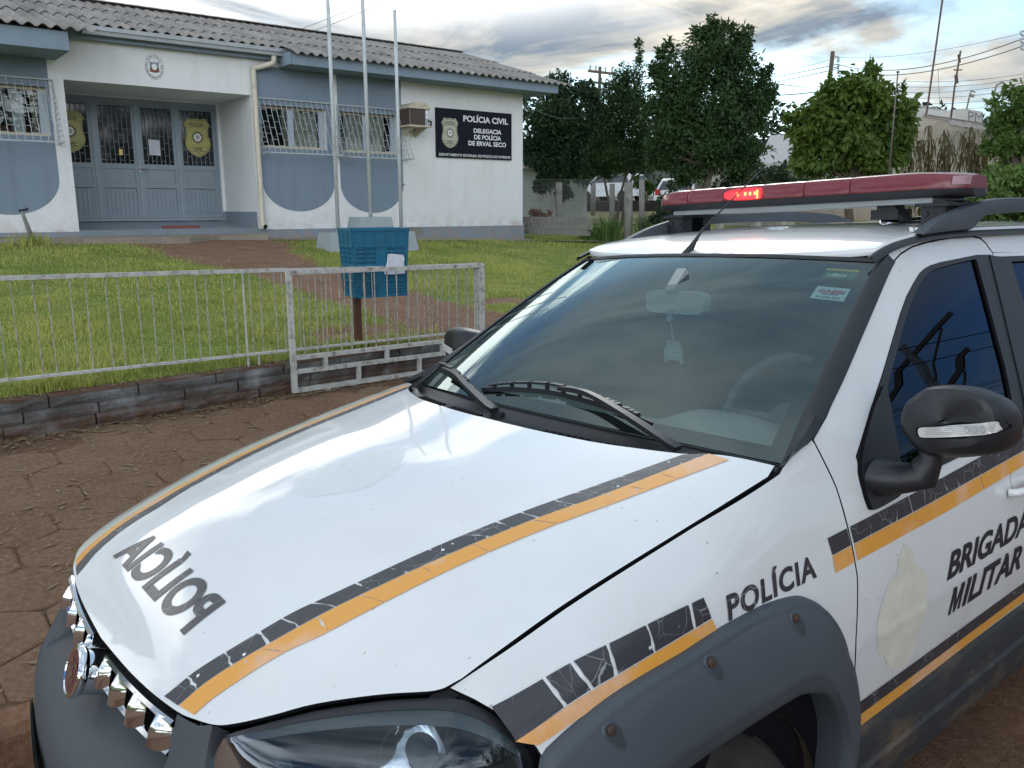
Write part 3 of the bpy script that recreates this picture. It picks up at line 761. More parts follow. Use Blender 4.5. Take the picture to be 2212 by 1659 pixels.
def flare(s, dx=0.):
    n = 90; O, E, L = ev(fo, n), ev(fe, n), ev(fl, n); rows = []
    prof = [(0, .000), (.01, .010), (.035, .019), (.075, .024), (.11, .0235), (.14, .027), (.30, .034), (.60, .043), (.90, .049), (1.0, .049)]
    for t, d in prof: 
        P = O + (E - O) * t; rows.append(mapped('side', s, P, d)[0])
    for t, d in ((.10, .047), (.5, .040), (.92, .033), (1.0, .026)):
        P = E + (L - E) * t; rows.append(mapped('side', s, P, d)[0])
    q = rows[-1].copy(); q[:, 1] -= s * .05; rows.append(q)
    q = q.copy(); q[:, 1] -= s * .02; q[:, 2] += .015; rows.append(q)
    R_ = np.array(rows); R_[:, :, 0] += dx
    mb = MB(); mb.grid(R_ if s < 0 else R_[:, ::-1])
    o = mb.build('wheel_arch_trim', M['flare'], car, autosmooth=55)
    tri = [t for f in mb.f for t in ((f[0], f[1], f[2]), (f[0], f[2], f[3]))]; bvh = BVHTree.FromPolygons([Vector(v) for v in mb.v], tri)
    def hit(x, z, o_=.0012):
        h = bvh.ray_cast(Vector((x, s * 1.3, z)), Vector((0, -s, 0)))
        if h[0] is None: return None
        n_ = h[1] if h[1][1] * s > 0 else -h[1]; return np.array(h[0] + n_ * o_), np.array(n_)
    for (x, z) in ((.838, .806), (1.085, .832), (1.345, .830)):
        tear = [(-.016, .004), (-.010, .013), (.004, .014), (.016, .006), (.022, -.010), (.025, -.028), (.020, -.036), (.010, -.030), (-.002, -.018), (-.011, -.007)]
        rows = []
        for k_, o_ in ((1.0, .0010), (.82, .0032), (.5, .0036), (.05, .0036)):
            q = catmull(tear, 3, True); c_ = np.array([.006, -.008]); q = c_ + (q - c_) * k_
            P_ = [hit(x + dx + u, z + v, o_) for u, v in q]; rows.append(P_)
        if any(p is None for r_ in rows for p in r_): continue
        k = MB(); k.grid(np.array([[p[0] for p in r_] for r_ in rows[:2]]), True); k.build('screw_pocket', M['flare'], o, smooth=True)
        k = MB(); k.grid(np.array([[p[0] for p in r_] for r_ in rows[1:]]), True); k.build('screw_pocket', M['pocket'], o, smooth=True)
        c, nn = hit(x + dx - .001, z + .002, .003); k = MB(); k.tube([c, c + nn * .004, c + nn * .006], [.0085, .0085, .005], 14, up=(1, 0, 0)); k.tube([c + nn * .0055, c + nn * .0064], .0032, 6, up=(1, 0, 0)); k.build('screw', M['rust'], o, autosmooth=40)
for s in (-1, 1): flare(s); flare(s, 2.46)
# ---- wheels and wells
def wheel(x, s, steer=0):
    c = np.array([x, s * (.675 if x < 2 else .735), .325]); w = thing('wheel', None, None); w.parent = car; ORG[w.name] = c.copy(); w.location = c; w.rotation_euler = (0, 0, steer)
    mb = MB(); prof = [(-.095, .20), (-.10, .25), (-.095, .295), (-.075, .316), (-.055, .320), (-.051, .308), (-.041, .308), (-.038, .3215), (-.024, .323), (-.021, .309), (-.011, .309), (-.008, .323), (.008, .323), (.011, .309), (.021, .309), (.024, .323), (.038, .3215), (.041, .308), (.051, .308), (.055, .320), (.075, .316), (.095, .295), (.10, .25), (.095, .20)]
    n = 72
    mb.grid(np.array([[c + (r * cos(2*pi*j/n), y, r * sin(2*pi*j/n)) for j in range(n)] for y, r in prof]), True)
    mb.build('tyre', M['rubber'], w, autosmooth=40)
    mb = MB(); y = s * .07
    mb.tube([c + (0, y - s*.02, 0), c + (0, y + s*.02, 0)], .05, 16, up=(1, 0, 0))
    for k in range(5):
        a = 2*pi*k/5; mb.bar(c + (.04 * cos(a), y, .04 * sin(a)), c + (.195 * cos(a), y, .195 * sin(a)), .05, .03, up=(0, 1, 0))
    mb.tube([c + (.197 * cos(t), y, .197 * sin(t)) for t in np.linspace(0, 2*pi, 37)], .014, 8)
    mb.grid(np.array([[c + (r * cos(2*pi*j/36), y - s*.05, r * sin(2*pi*j/36)) for j in range(36)] for r in (.01, .2)]), True)
    mb.build('rim', M['alloy'], w, autosmooth=40)
for x in (1.13, 3.645):
    for s in (-1, 1):
        wheel(x, s, RAD(-24) if x < 2 else 0)
        mb = MB(); c = np.array([x, 0, .325]); n = 30
        ang = np.linspace(-.25 * pi, 1.25 * pi, n); G_ = []
        for y in (.80, .74, .45): G_.append([(x + (.415 if y < .78 else .405) * cos(a) * (1.0), s * y, .30 + (.375 if y < .78 else .365) * sin(a)) for a in ang])
        mb.grid(np.array(G_)); mb.grid(np.array([G_[2], [(x, s * .45, .30)] * n])); mb.build('wheel_well', M['well'], car, smooth=True)
# ---- doors, pillars and side glass
win = [(1.714, 1.07), (1.708, 1.0), (1.71, .974), (2.0, .982), (2.626, 1.002), (2.657, 1.06), (2.722, 1.20), (2.782, 1.35), (2.820, 1.4815), (2.718, 1.4845), (2.555, 1.476), (2.47, 1.472), (2.403, 1.466), (2.36, 1.458), (2.324, 1.447), (2.27, 1.423), (2.208, 1.393), (2.14, 1.352), (2.075, 1.308), (1.943, 1.218), (1.829, 1.147)]
seam = [(1.583, 1.127), (1.66, 1.163), (1.739, 1.2085), (1.83, 1.262), (1.914, 1.312), (2.0, 1.364), (2.08, 1.412), (2.15, 1.452), (2.215, 1.484), (2.26, 1.501), (2.33, 1.518), (2.407, 1.527), (2.50, 1.534), (2.579, 1.538), (2.716, 1.540), (2.77, 1.532), (2.805, 1.515), (2.836, 1.487)]
door = seam + [(2.79, 1.35), (2.73, 1.20), (2.665, 1.06), (2.635, .99), (2.62, .90), (2.625, .66), (2.64, .52), (2.65, .40), (1.652, .40), (1.650, .44), (1.645, .54), (1.634, .60), (1.6225, .662), (1.627, .74), (1.633, .826), (1.625, .897), (1.6155, .972), (1.610, 1.022), (1.596, 1.076), (1.586, 1.115)]
glassp = [(1.77, .992), (2.0, .998), (2.545, 1.014), (2.56, 1.07), (2.609, 1.172), (2.671, 1.368), (2.703, 1.468), (2.699, 1.472), (2.55, 1.464), (2.431, 1.455), (2.39, 1.450), (2.346, 1.438), (2.29, 1.414), (2.236, 1.388), (2.16, 1.342), (2.088, 1.292), (1.99, 1.222), (1.92, 1.172), (1.86, 1.13), (1.80, 1.06)]
ghost = [(1.838, .848), (1.86, .838), (1.878, .823), (1.883, .79), (1.905, .775), (1.939, .747), (1.95, .705), (1.945, .68), (1.951, .648), (1.928, .597), (1.917, .559), (1.897, .524), (1.87, .52), (1.843, .528), (1.782, .564), (1.756, .601), (1.73, .612), (1.717, .632), (1.714, .652), (1.709, .691), (1.727, .734), (1.745, .755), (1.766, .781), (1.79, .785), (1.805, .792), (1.80, .815), (1.82, .829)]
def doorf(s):
    d = panel('front_door', 'side', door, M['paint'], car, s, holes=[win], step=.03, rim=.016)
    f = panel('window_trim', 'side', win, M['blkpl'], d, s, holes=[glassp], off=.003, rim=.012)
    panel('side_window', 'side', glassp, M['tint'], d, s, off=-.006, rim=0)
    c1 = [(1.624, .9375), (1.757, .942), (2.0, .953), (2.494, .978), (2.62, .984)]; c2 = [(1.630, .8995), (1.76, .904), (2.0, .912), (2.494, .934), (2.618, .939)]
    stripe('black_stripe', 'side', c1, c2, M['blk'], d, s, seg=.075, gapw=.0022, seed=31)
    c1 = [(1.630, .8975), (1.76, .902), (2.0, .910), (2.494, .932), (2.618, .937)]; c2 = [(1.6355, .861), (1.76, .864), (2.061, .873), (2.494, .894), (2.617, .90)]
    stripe('orange_stripe', 'side', c1, c2, M['org'], d, s, seg=.42, gapw=.0015, seed=32)
    c1 = [(1.655, .5075), (2.1, .518), (2.60, .531), (2.63, .532)]; c2 = [(1.665, .469), (2.1, .480), (2.60, .494), (2.635, .495)]
    stripe('black_stripe', 'side', c1, c2, M['blk'], d, s, seg=0)
    c1 = [(1.665, .467), (2.1, .478), (2.60, .492), (2.635, .493)]; c2 = [(1.676, .428), (2.1, .443), (2.60, .460), (2.64, .461)]
    stripe('orange_stripe', 'side', c1, c2, M['org'], d, s, seg=0)
    for txt, x0, x1, z0, z1, sh in (('BRIGADA', 2.050, 2.555, .699, .765, .28), ('MILITAR', 2.082, 2.535, .592, .666, .12)):
        U, Fc = text_fit(txt.lstrip('M'), x0 + (.078 if txt[0] == 'M' else 0), x1, z0, z1, bold=.034, shear=sh)
        if txt[0] == 'M':
            Mp = np.array([(0, 0), (0, 1), (.27, 1), (.45, .36), (.63, 1), (.9, 1), (.9, 0), (.71, 0), (.71, .70), (.53, 0), (.37, 0), (.19, .70), (.19, 0)]); Fc = list(Fc) + [tuple(range(len(U), len(U) + 13))]
            U = np.vstack([U, np.stack([x0 + .072 * Mp[:, 0] + .012 * Mp[:, 1] * sh * 6, z0 + (z1 - z0) * Mp[:, 1]], 1)])
        U[:, 1] += (U[:, 0] - x0) * .012
        if s > 0: U[:, 0] = x0 + x1 - U[:, 0]
        decal('lettering', 'side', U, Fc, M['ink'], d, s)
    panel('faded_sticker', 'side', catmull(ghost, 2, True), M['ghost'], d, s, off=.0009, rim=0, step=.02)
    # handle and its cup
    mb = MB(); 
    hb = [mapped('side', s, np.array([(x, .845 + (x - 2.42) * .03)]), o)[0][0] for x, o in ((2.418, .004), (2.424, .020), (2.45, .032), (2.50, .036), (2.55, .032), (2.575, .018), (2.58, .004))]
    mb.tube(catmull(hb, 4), .0115, 10); mb.build('door_handle', M['paint'], d, smooth=True)
    cup = [(2.50 + .055 * cos(a), .872 + .038 * sin(a)) for a in np.linspace(0, 2*pi, 25)[:-1]]
    panel('handle_cup', 'side', cup, M['paint'], d, s, off=-.0+.0012, rim=0, step=.02)
    # corner panel that carries the mirror
    sail = [(1.714, 1.06), (1.700, 1.0), (1.706, .962), (1.72, .953), (1.78, .955), (1.846, .964), (1.862, 1.0), (1.885, 1.08), (1.925, 1.190), (1.88, 1.175), (1.829, 1.147)]
    panel('mirror_sail', 'side', catmull(sail, 3, True), M['blkpl'], d, s, off=.012, rim=.012, step=.02)
both(doorf)
pcov = [(2.60, 1.0035), (2.69, 1.0075), (2.72, 1.06), (2.78, 1.2), (2.84, 1.35), (2.885, 1.4705), (2.80, 1.4785), (2.75, 1.35), (2.69, 1.2), (2.63, 1.06)]
both(lambda s: panel('pillar_cover', 'side', pcov, M['blkpl'], car, s, off=.0062, rim=.006))
# white strip between the door seam and the roof ditch, and the A pillar foot
strip = [(2.19, 1.475), (2.215, 1.4885), (2.26, 1.506), (2.33, 1.523), (2.407, 1.532), (2.50, 1.539), (2.579, 1.543), (2.716, 1.545), (2.775, 1.537), (2.81, 1.519), (2.842, 1.489), (2.90, 1.487), (3.5, 1.47), (3.95, 1.43), (4.10, 1.41), (4.10, 1.50), (3.9, 1.533), (3.5, 1.552), (3.1, 1.558), (2.688, 1.558), (2.437, 1.553), (2.30, 1.541), (2.21, 1.527), (2.195, 1.51)]
rdoor = [(2.842, 1.487), (3.45, 1.475), (3.47, 1.2), (3.44, 1.02), (3.40, .90), (3.34, .76), (3.22, .62), (3.19, .40), (2.656, .40), (2.646, .52), (2.631, .66), (2.626, .90), (2.641, .99), (2.671, 1.06), (2.736, 1.20), (2.796, 1.35)]
rwin = [(2.648, 1.004), (3.40, 1.032), (3.44, 1.2), (3.42, 1.462), (2.850, 1.474), (2.804, 1.35), (2.744, 1.20), (2.679, 1.06)]
rgls = [(2.80, 1.03), (3.37, 1.046), (3.40, 1.2), (3.385, 1.445), (2.945, 1.455), (2.91, 1.32), (2.85, 1.15)]
quar = [(3.456, 1.474), (3.95, 1.43), (4.10, 1.40), (4.16, 1.05), (4.17, .50), (4.10, .42), (4.06, .55), (3.95, .645), (3.60, .66), (3.35, .72), (3.41, .90), (3.446, 1.02), (3.476, 1.2)]
qwin = [(3.50, 1.05), (3.98, 1.07), (3.97, 1.38), (3.50, 1.44)]
def rear(s):
    panel('roof_side', 'side', strip, M['paint'], car, s, step=.03)
    d = panel('rear_door', 'side', rdoor, M['paint'], car, s, holes=[rwin], step=.05)
    panel('window_trim', 'side', rwin, M['blkpl'], d, s, holes=[rgls], off=.003, rim=.01); panel('side_window', 'side', rgls, M['tint'], d, s, off=-.006, rim=0)
    stripe('black_stripe', 'side', [(2.626, .9845), (3.42, 1.012)], [(2.625, .9395), (3.40, .968)], M['blk'], d, s, seg=.1, gapw=.002); stripe('orange_stripe', 'side', [(2.625, .9375), (3.40, .966)], [(2.625, .90), (3.39, .93)], M['org'], d, s, seg=0)
    stripe('black_stripe', 'side', [(2.64, .532), (3.18, .548)], [(2.645, .496), (3.19, .512)], M['blk'], d, s, seg=0); stripe('orange_stripe', 'side', [(2.645, .494), (3.19, .51)], [(2.65, .461), (3.19, .477)], M['org'], d, s, seg=0)
    q = panel('rear_quarter', 'side', quar, M['paint'], car, s, holes=[qwin], step=.05)
    panel('quarter_window', 'side', qwin, M['tint'], q, s, off=-.004, rim=0)
    # sill below the doors
    xs = np.linspace(1.66, 3.22, 40); rows = []
    for z, d_ in ((.432, .002), (.427, .016), (.40, .026), (.35, .028), (.340, .020), (.333, .020), (.325, .030), (.27, .032), (.225, .020), (.20, -.05)):
        rows.append([(x, s * (float(side_w(x, z)) + d_), z + .022 * (x - 1.66) / .95 * min(1, (z - .15) / .25)) for x in xs])
    mb = MB(); mb.grid(np.array(rows)[:, ::(1 if s < 0 else -1)]); mb.add([r[0] for r in rows], [tuple(range(len(rows)))]); mb.build('sill', M['sill'], car, autosmooth=35)
both(rear)
# ---- roof, ditch, rails
rf = [(2.072, 0), (2.075, -.12), (2.083, -.25), (2.10, -.40), (2.125, -.50), (2.145, -.552)]
rh = [tuple(p) for p in catmull(rf, 4)] + [(2.3, -.556), (2.6, -.556), (3.2, -.556), (3.8, -.552), (4.15, -.54), (4.19, 0)]
roof = panel('roof', 'roof', rh + [(x, -y) for x, y in rh[::-1][1:-1]], M['paint'], car, step=.045, rim=.02)
def ditch(s):
    xs = np.linspace(2.10, 4.1, 50); mb = MB()
    z0 = lambda x: float(roof_z(x, .56)) - .004
    a = [(x, s * .552, z0(x) - .004) for x in xs]; b = [(x, s * .566, z0(x) - .003) for x in xs]; c = [(x, s * .574, z0(x) - .02) for x in xs]
    mb.grid(np.array([a, b, c])); mb.build('roof_gutter', M['blkpl'], car, smooth=True)
    tp = catmull([(2.345, 1.556), (2.40, 1.576), (2.47, 1.598), (2.58, 1.622), (2.70, 1.642), (2.84, 1.656), (3.05, 1.660), (3.4, 1.658), (3.75, 1.645), (3.95, 1.61), (4.10, 1.54)], 6)
    bt = catmull([(2.345, 1.550), (2.45, 1.556), (2.60, 1.560), (2.67, 1.562), (2.705, 1.578), (2.735, 1.594), (2.80, 1.606), (3.05, 1.614), (3.4, 1.614), (3.65, 1.604), (3.72, 1.58), (3.78, 1.555), (4.10, 1.530)], 6)
    n = 70; T_ = ev(tp, n); B_ = ev(bt, n); rows = []
    for t, d in ((0, -.012), (0.0, .010), (.06, .017), (.5, .020), (.94, .017), (1.0, .010), (1.0, -.012), (.5, -.015), (0, -.012)):
        P = T_ + (B_ - T_) * t; rows.append(np.stack([P[:, 0], np.full(n, s * (.556 + d)), P[:, 1]], 1))
    mb = MB(); mb.grid(np.array(rows) if s < 0 else np.array(rows)[:, ::-1]); mb.build('roof_rail', M['flare'], car, autosmooth=50)
both(ditch)
# ---- windshield
ns, nv = 24, 41
Gw = np.array([[ws_pt(a, b) for b in np.linspace(-1, 1, nv)] for a in np.linspace(0, 1, ns)])
mb = MB(); mb.grid(Gw[:, ::-1]); ws = mb.build('windshield', M['wsglass'], car, smooth=True)
def wsn(s_, v_):
    a = ws_pt(s_ + .01, v_) - ws_pt(s_ - .01, v_); b = ws_pt(s_, v_ + .01) - ws_pt(s_, v_ - .01); n = np.cross(a, b); n /= np.linalg.norm(n)
    return n if n[2] > 0 else -n
def wp(s_, v_, d=0): return ws_pt(s_, v_) + wsn(s_, v_) * d
mb = MB(); D_ = -.004
def band(s0, s1, v0, v1, a=12, b=12, d=D_): mb.grid(np.array([[wp(s, v, d) for v in np.linspace(v0, v1, b)] for s in np.linspace(s0, s1, a)]))
band(.0, .055, -1, 1, 4, 40); band(.95, 1, -1, 1, 4, 40); band(.055, .95, -1, -.935, 20, 3); band(.055, .95, .935, 1, 20, 3)
mb.build('windshield_frit', M['gap'], ws, smooth=True)
# pillar trim strips beside the glass
pa = [(1.436, 1.098), (1.51, 1.116), (1.581, 1.134), (1.739, 1.213), (1.914, 1.315), (2.06, 1.400), (2.15, 1.452), (2.205, 1.481)]
def apil(s):
    O_ = mapped('side', s, ev(pa, 40), 0.)[0]; O2 = mapped('side', s, ev(pa, 40), .008)[0]
    I_ = np.array([wp(t, s * .985, .003) for t in np.linspace(-.03, 1.02, 40)]); I2 = np.array([wp(t, s * 1.0, .007) for t in np.linspace(-.03, 1.02, 40)])
    mid = (O2 + I2) / 2 + np.array([-.006, s * .004, .008])
    mb = MB(); r = np.array([O_, O2, mid, I2, I_]); mb.grid(r if s > 0 else r[:, ::-1]); mb.build('pillar_trim', M['blkpl'], car, autosmooth=60)
    o = O_.copy(); i2 = I_.copy(); o[:, 2] -= .012; i2[:, 2] -= .02
    # white pillar skin outboard of the trim
both(apil)
mb = MB(); vs_ = np.linspace(-1, 1, 40)
mb.grid(np.array([[wp(.985, v, .002) for v in vs_], [wp(1.0, v, .006) for v in vs_], [wp(1.012, v, .004) + (.004, 0, 0) for v in vs_]])); mb.build('header_seal', M['blkpl'], car, smooth=True)
# ---- cowl
hcv = catmull([(x, y) for x, y in hr] + [(1.243, 0)], 6)
ys = np.linspace(-.715, .715, 61)
hx = np.interp(np.abs(ys), -hcv[::-1, 1], hcv[::-1, 0]); hz = np.array([float(hood_z(a, b)) for a, b in zip(hx, ys)])
gv = np.array([wp(.0, min(1, max(-1, y / .712)), -.004) for y in ys])
rows = []
for t, d in ((-.10, -.035), (0.0, -.022), (.12, -.015), (.3, -.013), (.45, -.022), (.6, -.030), (.8, -.024), (.9, -.010), (1.0, -.002), (1.06, -.006)):
    r = np.stack([hx, ys, hz], 1) * (1 - t) + gv * t; r[:, 2] += d; rows.append(r)
mb = MB(); mb.grid(np.array(rows)); cowl = mb.build('cowl', M['blkpl'], car, smooth=True)
for y0, y1 in ((.30, .47), (.10, .25), (-.17, -.30), (-.36, -.50)):
    mb = MB()
    for y in np.arange(min(y0, y1), max(y0, y1), .0125):
        i = np.argmin(abs(ys - y)); a = np.array([hx[i], y, hz[i]]); b = gv[i]
        p = a * .92 + b * .08; q = a * .62 + b * .38
        mb.bar(p + (0, 0, -.0135), q + (0, 0, -.0125), .006, .006)
    mb.build('air_slots', M['gap'], cowl)
# ---- wipers
def wiper(arm, blade, base):
    o = thing('wiper', None, None); o.parent = car; ORG[o.name] = np.zeros(3)
    mb = MB(); P = catmull([wp(*a) for a in arm], 6); k = len(P)
    wd = np.interp(np.linspace(0, 1, k), [0, .12, .2, .6, 1], [.014, .016, .013, .009, .006])
    for a, b, w_ in zip(P[:-1], P[1:], wd): mb.bar(a, b + (b - a) * .05, w_ * 2, .012)
    mb.tube([wp(*base) - (0, 0, .02), wp(*base) + (0, 0, .012)], .020, 14); mb.build('wiper_arm', M['blkpl'], o, autosmooth=40)
    mb = MB(); Q = [wp(*b) for b in blade]; Q = catmull(Q, 8); n_ = len(Q)
    for i, (a, b) in enumerate(zip(Q[:-1], Q[1:])): mb.bar(a, b, .007, .014)
    for i, (a, b) in enumerate(zip(Q[:-1], Q[1:])):
        if i % 4 < 3 and 2 < i < n_ - 4:
            t = i / n_; h = .006 + .018 * sin(pi * min(1, t * 1.0)); mb.bar(a + (0, 0, h), b + (0, 0, h), .016, .006)
            if i % 4 == 0: mb.bar(a, a + (0, 0, h), .008, .01)
    mb.build('wiper_blade', M['blkpl'], o)
wiper([(-.045, .15, .02), (-.03, .23, .028), (.015, .42, .034), (.052, .58, .034), (.075, .78, .028)], [(.03, .42, .008), (.055, .60, .008), (.085, .82, .008), (.105, .99, .008)], (-.055, .145, 0))
wiper([(-.04, -.69, .02), (-.02, -.62, .028), (.035, -.44, .036), (.082, -.25, .036), (.088, -.10, .028)], [(.035, -.55, .008), (.062, -.40, .008), (.080, -.20, .008), (.083, -.02, .008), (.065, .18, .008), (.035, .36, .008)], (-.05, -.695, 0))
# ---- side mirrors
mo = [(.824, 1.160), (.834, 1.195), (.878, 1.236), (.925, 1.245), (.970, 1.244), (1.010, 1.228), (1.031, 1.200), (1.037, 1.155), (1.024, 1.122), (.996, 1.102), (.94, 1.086), (.885, 1.078), (.852, 1.096), (.828, 1.130)]
def mirror(s):
    o = thing('side_mirror', None, None); o.parent = car; ORG[o.name] = np.zeros(3)
    q = resample([(a_ - (.045 if s > 0 else 0), b_) for a_, b_ in mo], .012); q = (np.roll(q, 1, 0) + 2*q + np.roll(q, -1, 0)) / 4; c = q.mean(0); mb = MB(); rows = []
    for x, k in ((1.746, .02), (1.747, .55), (1.750, .76), (1.757, .86), (1.772, .94), (1.795, .985), (1.825, 1.0), (1.86, .965), (1.89, .92), (1.90, .88), (1.89, .84), (1.885, .02)):
        lean = (x - 1.80) * -.2
        rows.append([(x + .10 * (p[0] - c[0]) * 1.0, s * (c[0] + (p[0] - c[0]) * k), c[1] + (p[1] - c[1]) * k + lean) for p in q])
    mb.grid(np.array(rows) if s > 0 else np.array(rows)[:, ::-1], True); mb.build('mirror_housing', M['blkpl'], o, autosmooth=26)
    tri = [t for f in mb.f for t in ((f[0], f[1], f[2]), (f[0], f[2], f[3]))]; bvh = BVHTree.FromPolygons([Vector(v) for v in mb.v], tri)
    def fx(y, z):
        h = bvh.ray_cast(Vector((1.5, s * y, z)), Vector((1, 0, 0))); return h[0][0] if h[0] is not None else 1.80 + .1 * (y - c[0])
    # turn signal along the front face
    for _ in (0,): sg = [(.884, 1.147), (.890, 1.1555), (.93, 1.163), (1.0, 1.179), (1.020, 1.184), (1.026, 1.175), (1.024, 1.161), (.96, 1.145), (.895, 1.134), (.886, 1.138)]
    for nm, gr, d0, mt in (('signal_bezel', .006, .0025, 'gap'), ('signal_lens', 0, .006, 'ledw')):
        q2 = catmull([(a_ - (.045 if s > 0 else 0), b_) for a_, b_ in sg], 3, True); cc = q2.mean(0)
        q2 = np.array([p + (p - cc) / np.linalg.norm(p - cc) * gr for p in q2])
        P, T_ = cdt(q2, (), .012); nb = len(resample(q2, .012)); X = [(fx(y, z) - d0, s * y, z) for y, z in P]; n0 = len(X)
        X2 = X + [(x + .010, y, z) for x, y, z in X[:nb]]
        mkobj(nm, X2, list(T_) + [(i, (i+1) % nb, n0 + (i+1) % nb, n0 + i) for i in range(nb)], M[mt], o, smooth=False)
    mb = MB()
    for k in range(5):
        pts = [(y, 1.139 + (y - .893) * .165 + .004 * k + .001) for y in np.linspace(.898, 1.022, 8)]
        mb.tube([(fx(y - (.045 if s > 0 else 0), zz) - .0065, s * (y - (.045 if s > 0 else 0)), zz) for y, zz in pts], .0008, 5)
    for y in (.975, .990, 1.005):
        zz = 1.148 + (y - .893) * .165; y = y - (.045 if s > 0 else 0)
        mb.tube([(fx(y, zz) - .0068, s * (y + .005 * cos(t)), zz + .006 * sin(t)) for t in np.linspace(0, 2*pi, 13)], .0009, 5)
    mb.build('signal_ribs', M['acgrey'], o)
    # foot from the door corner to the housing
    mb = MB(); rows = []
    for (x, y, z, a, b) in ((1.755, .785, 1.022, .050, .040), (1.765, .815, 1.020, .050, .040), (1.79, .845, 1.022, .044, .034), (1.815, .866, 1.035, .036, .030), (1.825, .872, 1.065, .030, .030), (1.825, .872, 1.10, .028, .03)):
        up_ = np.array([0, 0, 1.]) if z < 1.03 else np.array([0, -.6, .8]) 
        rows.append([(x + a * cos(t), s * (y - (b * sin(t) if z > 1.03 else 0) * (.8 if z > 1.03 else 0)), z + (b * sin(t) if z < 1.05 else .25 * b * sin(t))) for t in np.linspace(0, 2*pi, 21)[:-1]])
    mb.grid(np.array(rows) if s < 0 else np.array(rows)[:, ::-1], True); mb.build('mirror_foot', M['blkpl'], o, autosmooth=50)
    mb = MB(); mb.grid(np.array([[(1.905 + .10 * (p[0] - c[0]), s * (c[0] + (p[0] - c[0]) * k), c[1] + (p[1] - c[1]) * k - .02) for p in q] for k in (.88, .01)]), True); mb.build('mirror_glass', M['chrome'], o)
both(mirror)
# ---- light bar
lb = thing('light_bar', None, None); lb.parent = car; ORG[lb.name] = np.zeros(3)
HW, X0, X1 = .592, 2.525, 2.805
def barplan(y):
    """front and back x at this y, rounded ends"""
    e = abs(y) / HW; k = np.clip((e - .80) / .20, 0, 1); r = (1 - math.sqrt(max(0, 1 - k**2.6))) * .13
    return X0 + r * .75, X1 - r
def lens(y0, y1, name, mat):
    ys_ = np.linspace(y0, y1, max(4, int(abs(y1 - y0) / .018))); rows = []
    for y in ys_:
        a, b = barplan(y); e = abs(y) / HW; hz_ = 1.737 - .016 * np.clip((e - .70) / .30, 0, 1)**2
        z0_ = 1.682; ring = []
        for x, z in ((a + .001, z0_), (a, z0_ + .006), (a + .005, hz_ - .016), (a + .014, hz_ - .004), (a + .03, hz_), ((a + b)/2, hz_ + .003), (b - .03, hz_), (b - .014, hz_ - .004), (b - .005, hz_ - .016), (b, z0_ + .006), (b - .001, z0_)): ring.append((x, y, z))
        rows.append(ring)
    R_ = np.array(rows)
    inner = R_.copy(); inner[0] = inner[0].mean(0) * .03 + inner[0] * .97; inner[-1] = inner[-1].mean(0) * .03 + inner[-1] * .97
    mb = MB(); mb.grid(inner); mb.add(inner[0], [tuple(range(11))]); mb.add(inner[-1], [tuple(range(10, -1, -1))]); return mb.build(name, mat, lb, autosmooth=32)
eds = [-HW + .004, -.248, -.083, .083, .245, .412, HW - .004]
for i in range(6):
    lens(eds[i] + .0015, eds[i+1] - .0015, 'lit_lens' if i == 3 else 'lens', M['litlens'] if i == 3 else M['redlens'])
mb = MB(); rows = []
for y in np.linspace(-HW, HW, 61):
    a, b = barplan(y * .999); rows.append([(a + .030, y, 1.660), (a + .006, y, 1.664), (a - .001, y, 1.671), (a - .002, y, 1.684), (b + .002, y, 1.684), (b + .001, y, 1.671), (b - .006, y, 1.664), (b - .03, y, 1.660)])
mb.grid(np.array(rows), True); mb.add(rows[0], [tuple(range(8))]); mb.add(rows[-1], [tuple(range(7, -1, -1))]); mb.build('light_bar_base', M['blkpl'], lb, autosmooth=45)
mb = MB(); mb.box((X0 + .03, -.50, 1.644), (X1 - .03, .50, 1.6595)); mb.build('light_bar_tray', M['gutter'], lb)
mb = MB(); rows = []
for y in np.linspace(-HW + .035, -HW + .003, 6):
    a, b = barplan(y); rows.append([(a - .0015, y - .001, 1.694), (a + .0035, y - .001, 1.719)])
mb.grid(np.array(rows)); mb.build('end_reflector', plain('pinkish_reflector', (.36, .22, .24), .4, var=.2, vs=60), lb)
mb = MB()
for y in (.105, .125, .145, .178):
    for z in (1.704, 1.709): mb.tube([(X0 + .004, y, z), (X0 - .003, y, z)], .0035, 8, up=(0, 0, 1))
for z in np.linspace(1.690, 1.716, 6): mb.tube([(X0 + .004, .095, z), (X0 - .003, .095, z)], .0022, 6)
mb.build('led', M['led'], lb)
for s in (-1, 1):
    mb = MB(); mb.box((2.565, s * .50 - .035, 1.562), (2.625, s * .50 + .035, 1.652)); mb.box((2.70, s * .50 - .03, 1.575), (2.745, s * .50 + .03, 1.652)); mb.box((2.55, s * .50 - .05, 1.634), (2.75, s * .50 + .05, 1.6445))
    for y in (-.022, .022): mb.tube([(2.56, s * .50 + y, 1.612), (2.568, s * .50 + y, 1.612)], .009, 8)
    mb.build('bracket', M['blkpl'], lb)
mb = MB(); mb.box((2.60, -.375, 1.600), (2.68, -.285, 1.632)); mb.box((2.60, -.365, 1.632), (2.66, -.305, 1.644)); mb.tube([(2.595, -.385, 1.604), (2.62, -.40, 1.606)], .012, 8); mb.build('siren', M['blkpl'], lb, autosmooth=30)
mb = MB()
mb.tube(catmull([(2.66, -.29, 1.612), (2.72, -.33, 1.602), (2.74, -.38, 1.603), (2.72, -.44, 1.615), (2.68, -.47, 1.645)], 6), .006, 6); mb.tube(catmull([(2.66, -.29, 1.600), (2.78, -.35, 1.590), (2.80, -.45, 1.596), (2.80, -.55, 1.59)], 6), .005, 6); mb.tube(catmull([(2.70, -.44, 1.640), (2.70, -.42, 1.61), (2.70, -.41, 1.585), (2.70, -.41, 1.57)], 6), [.006]*18 + [.012], 8)
mb.build('cable', M['blkpl'], lb, smooth=True)
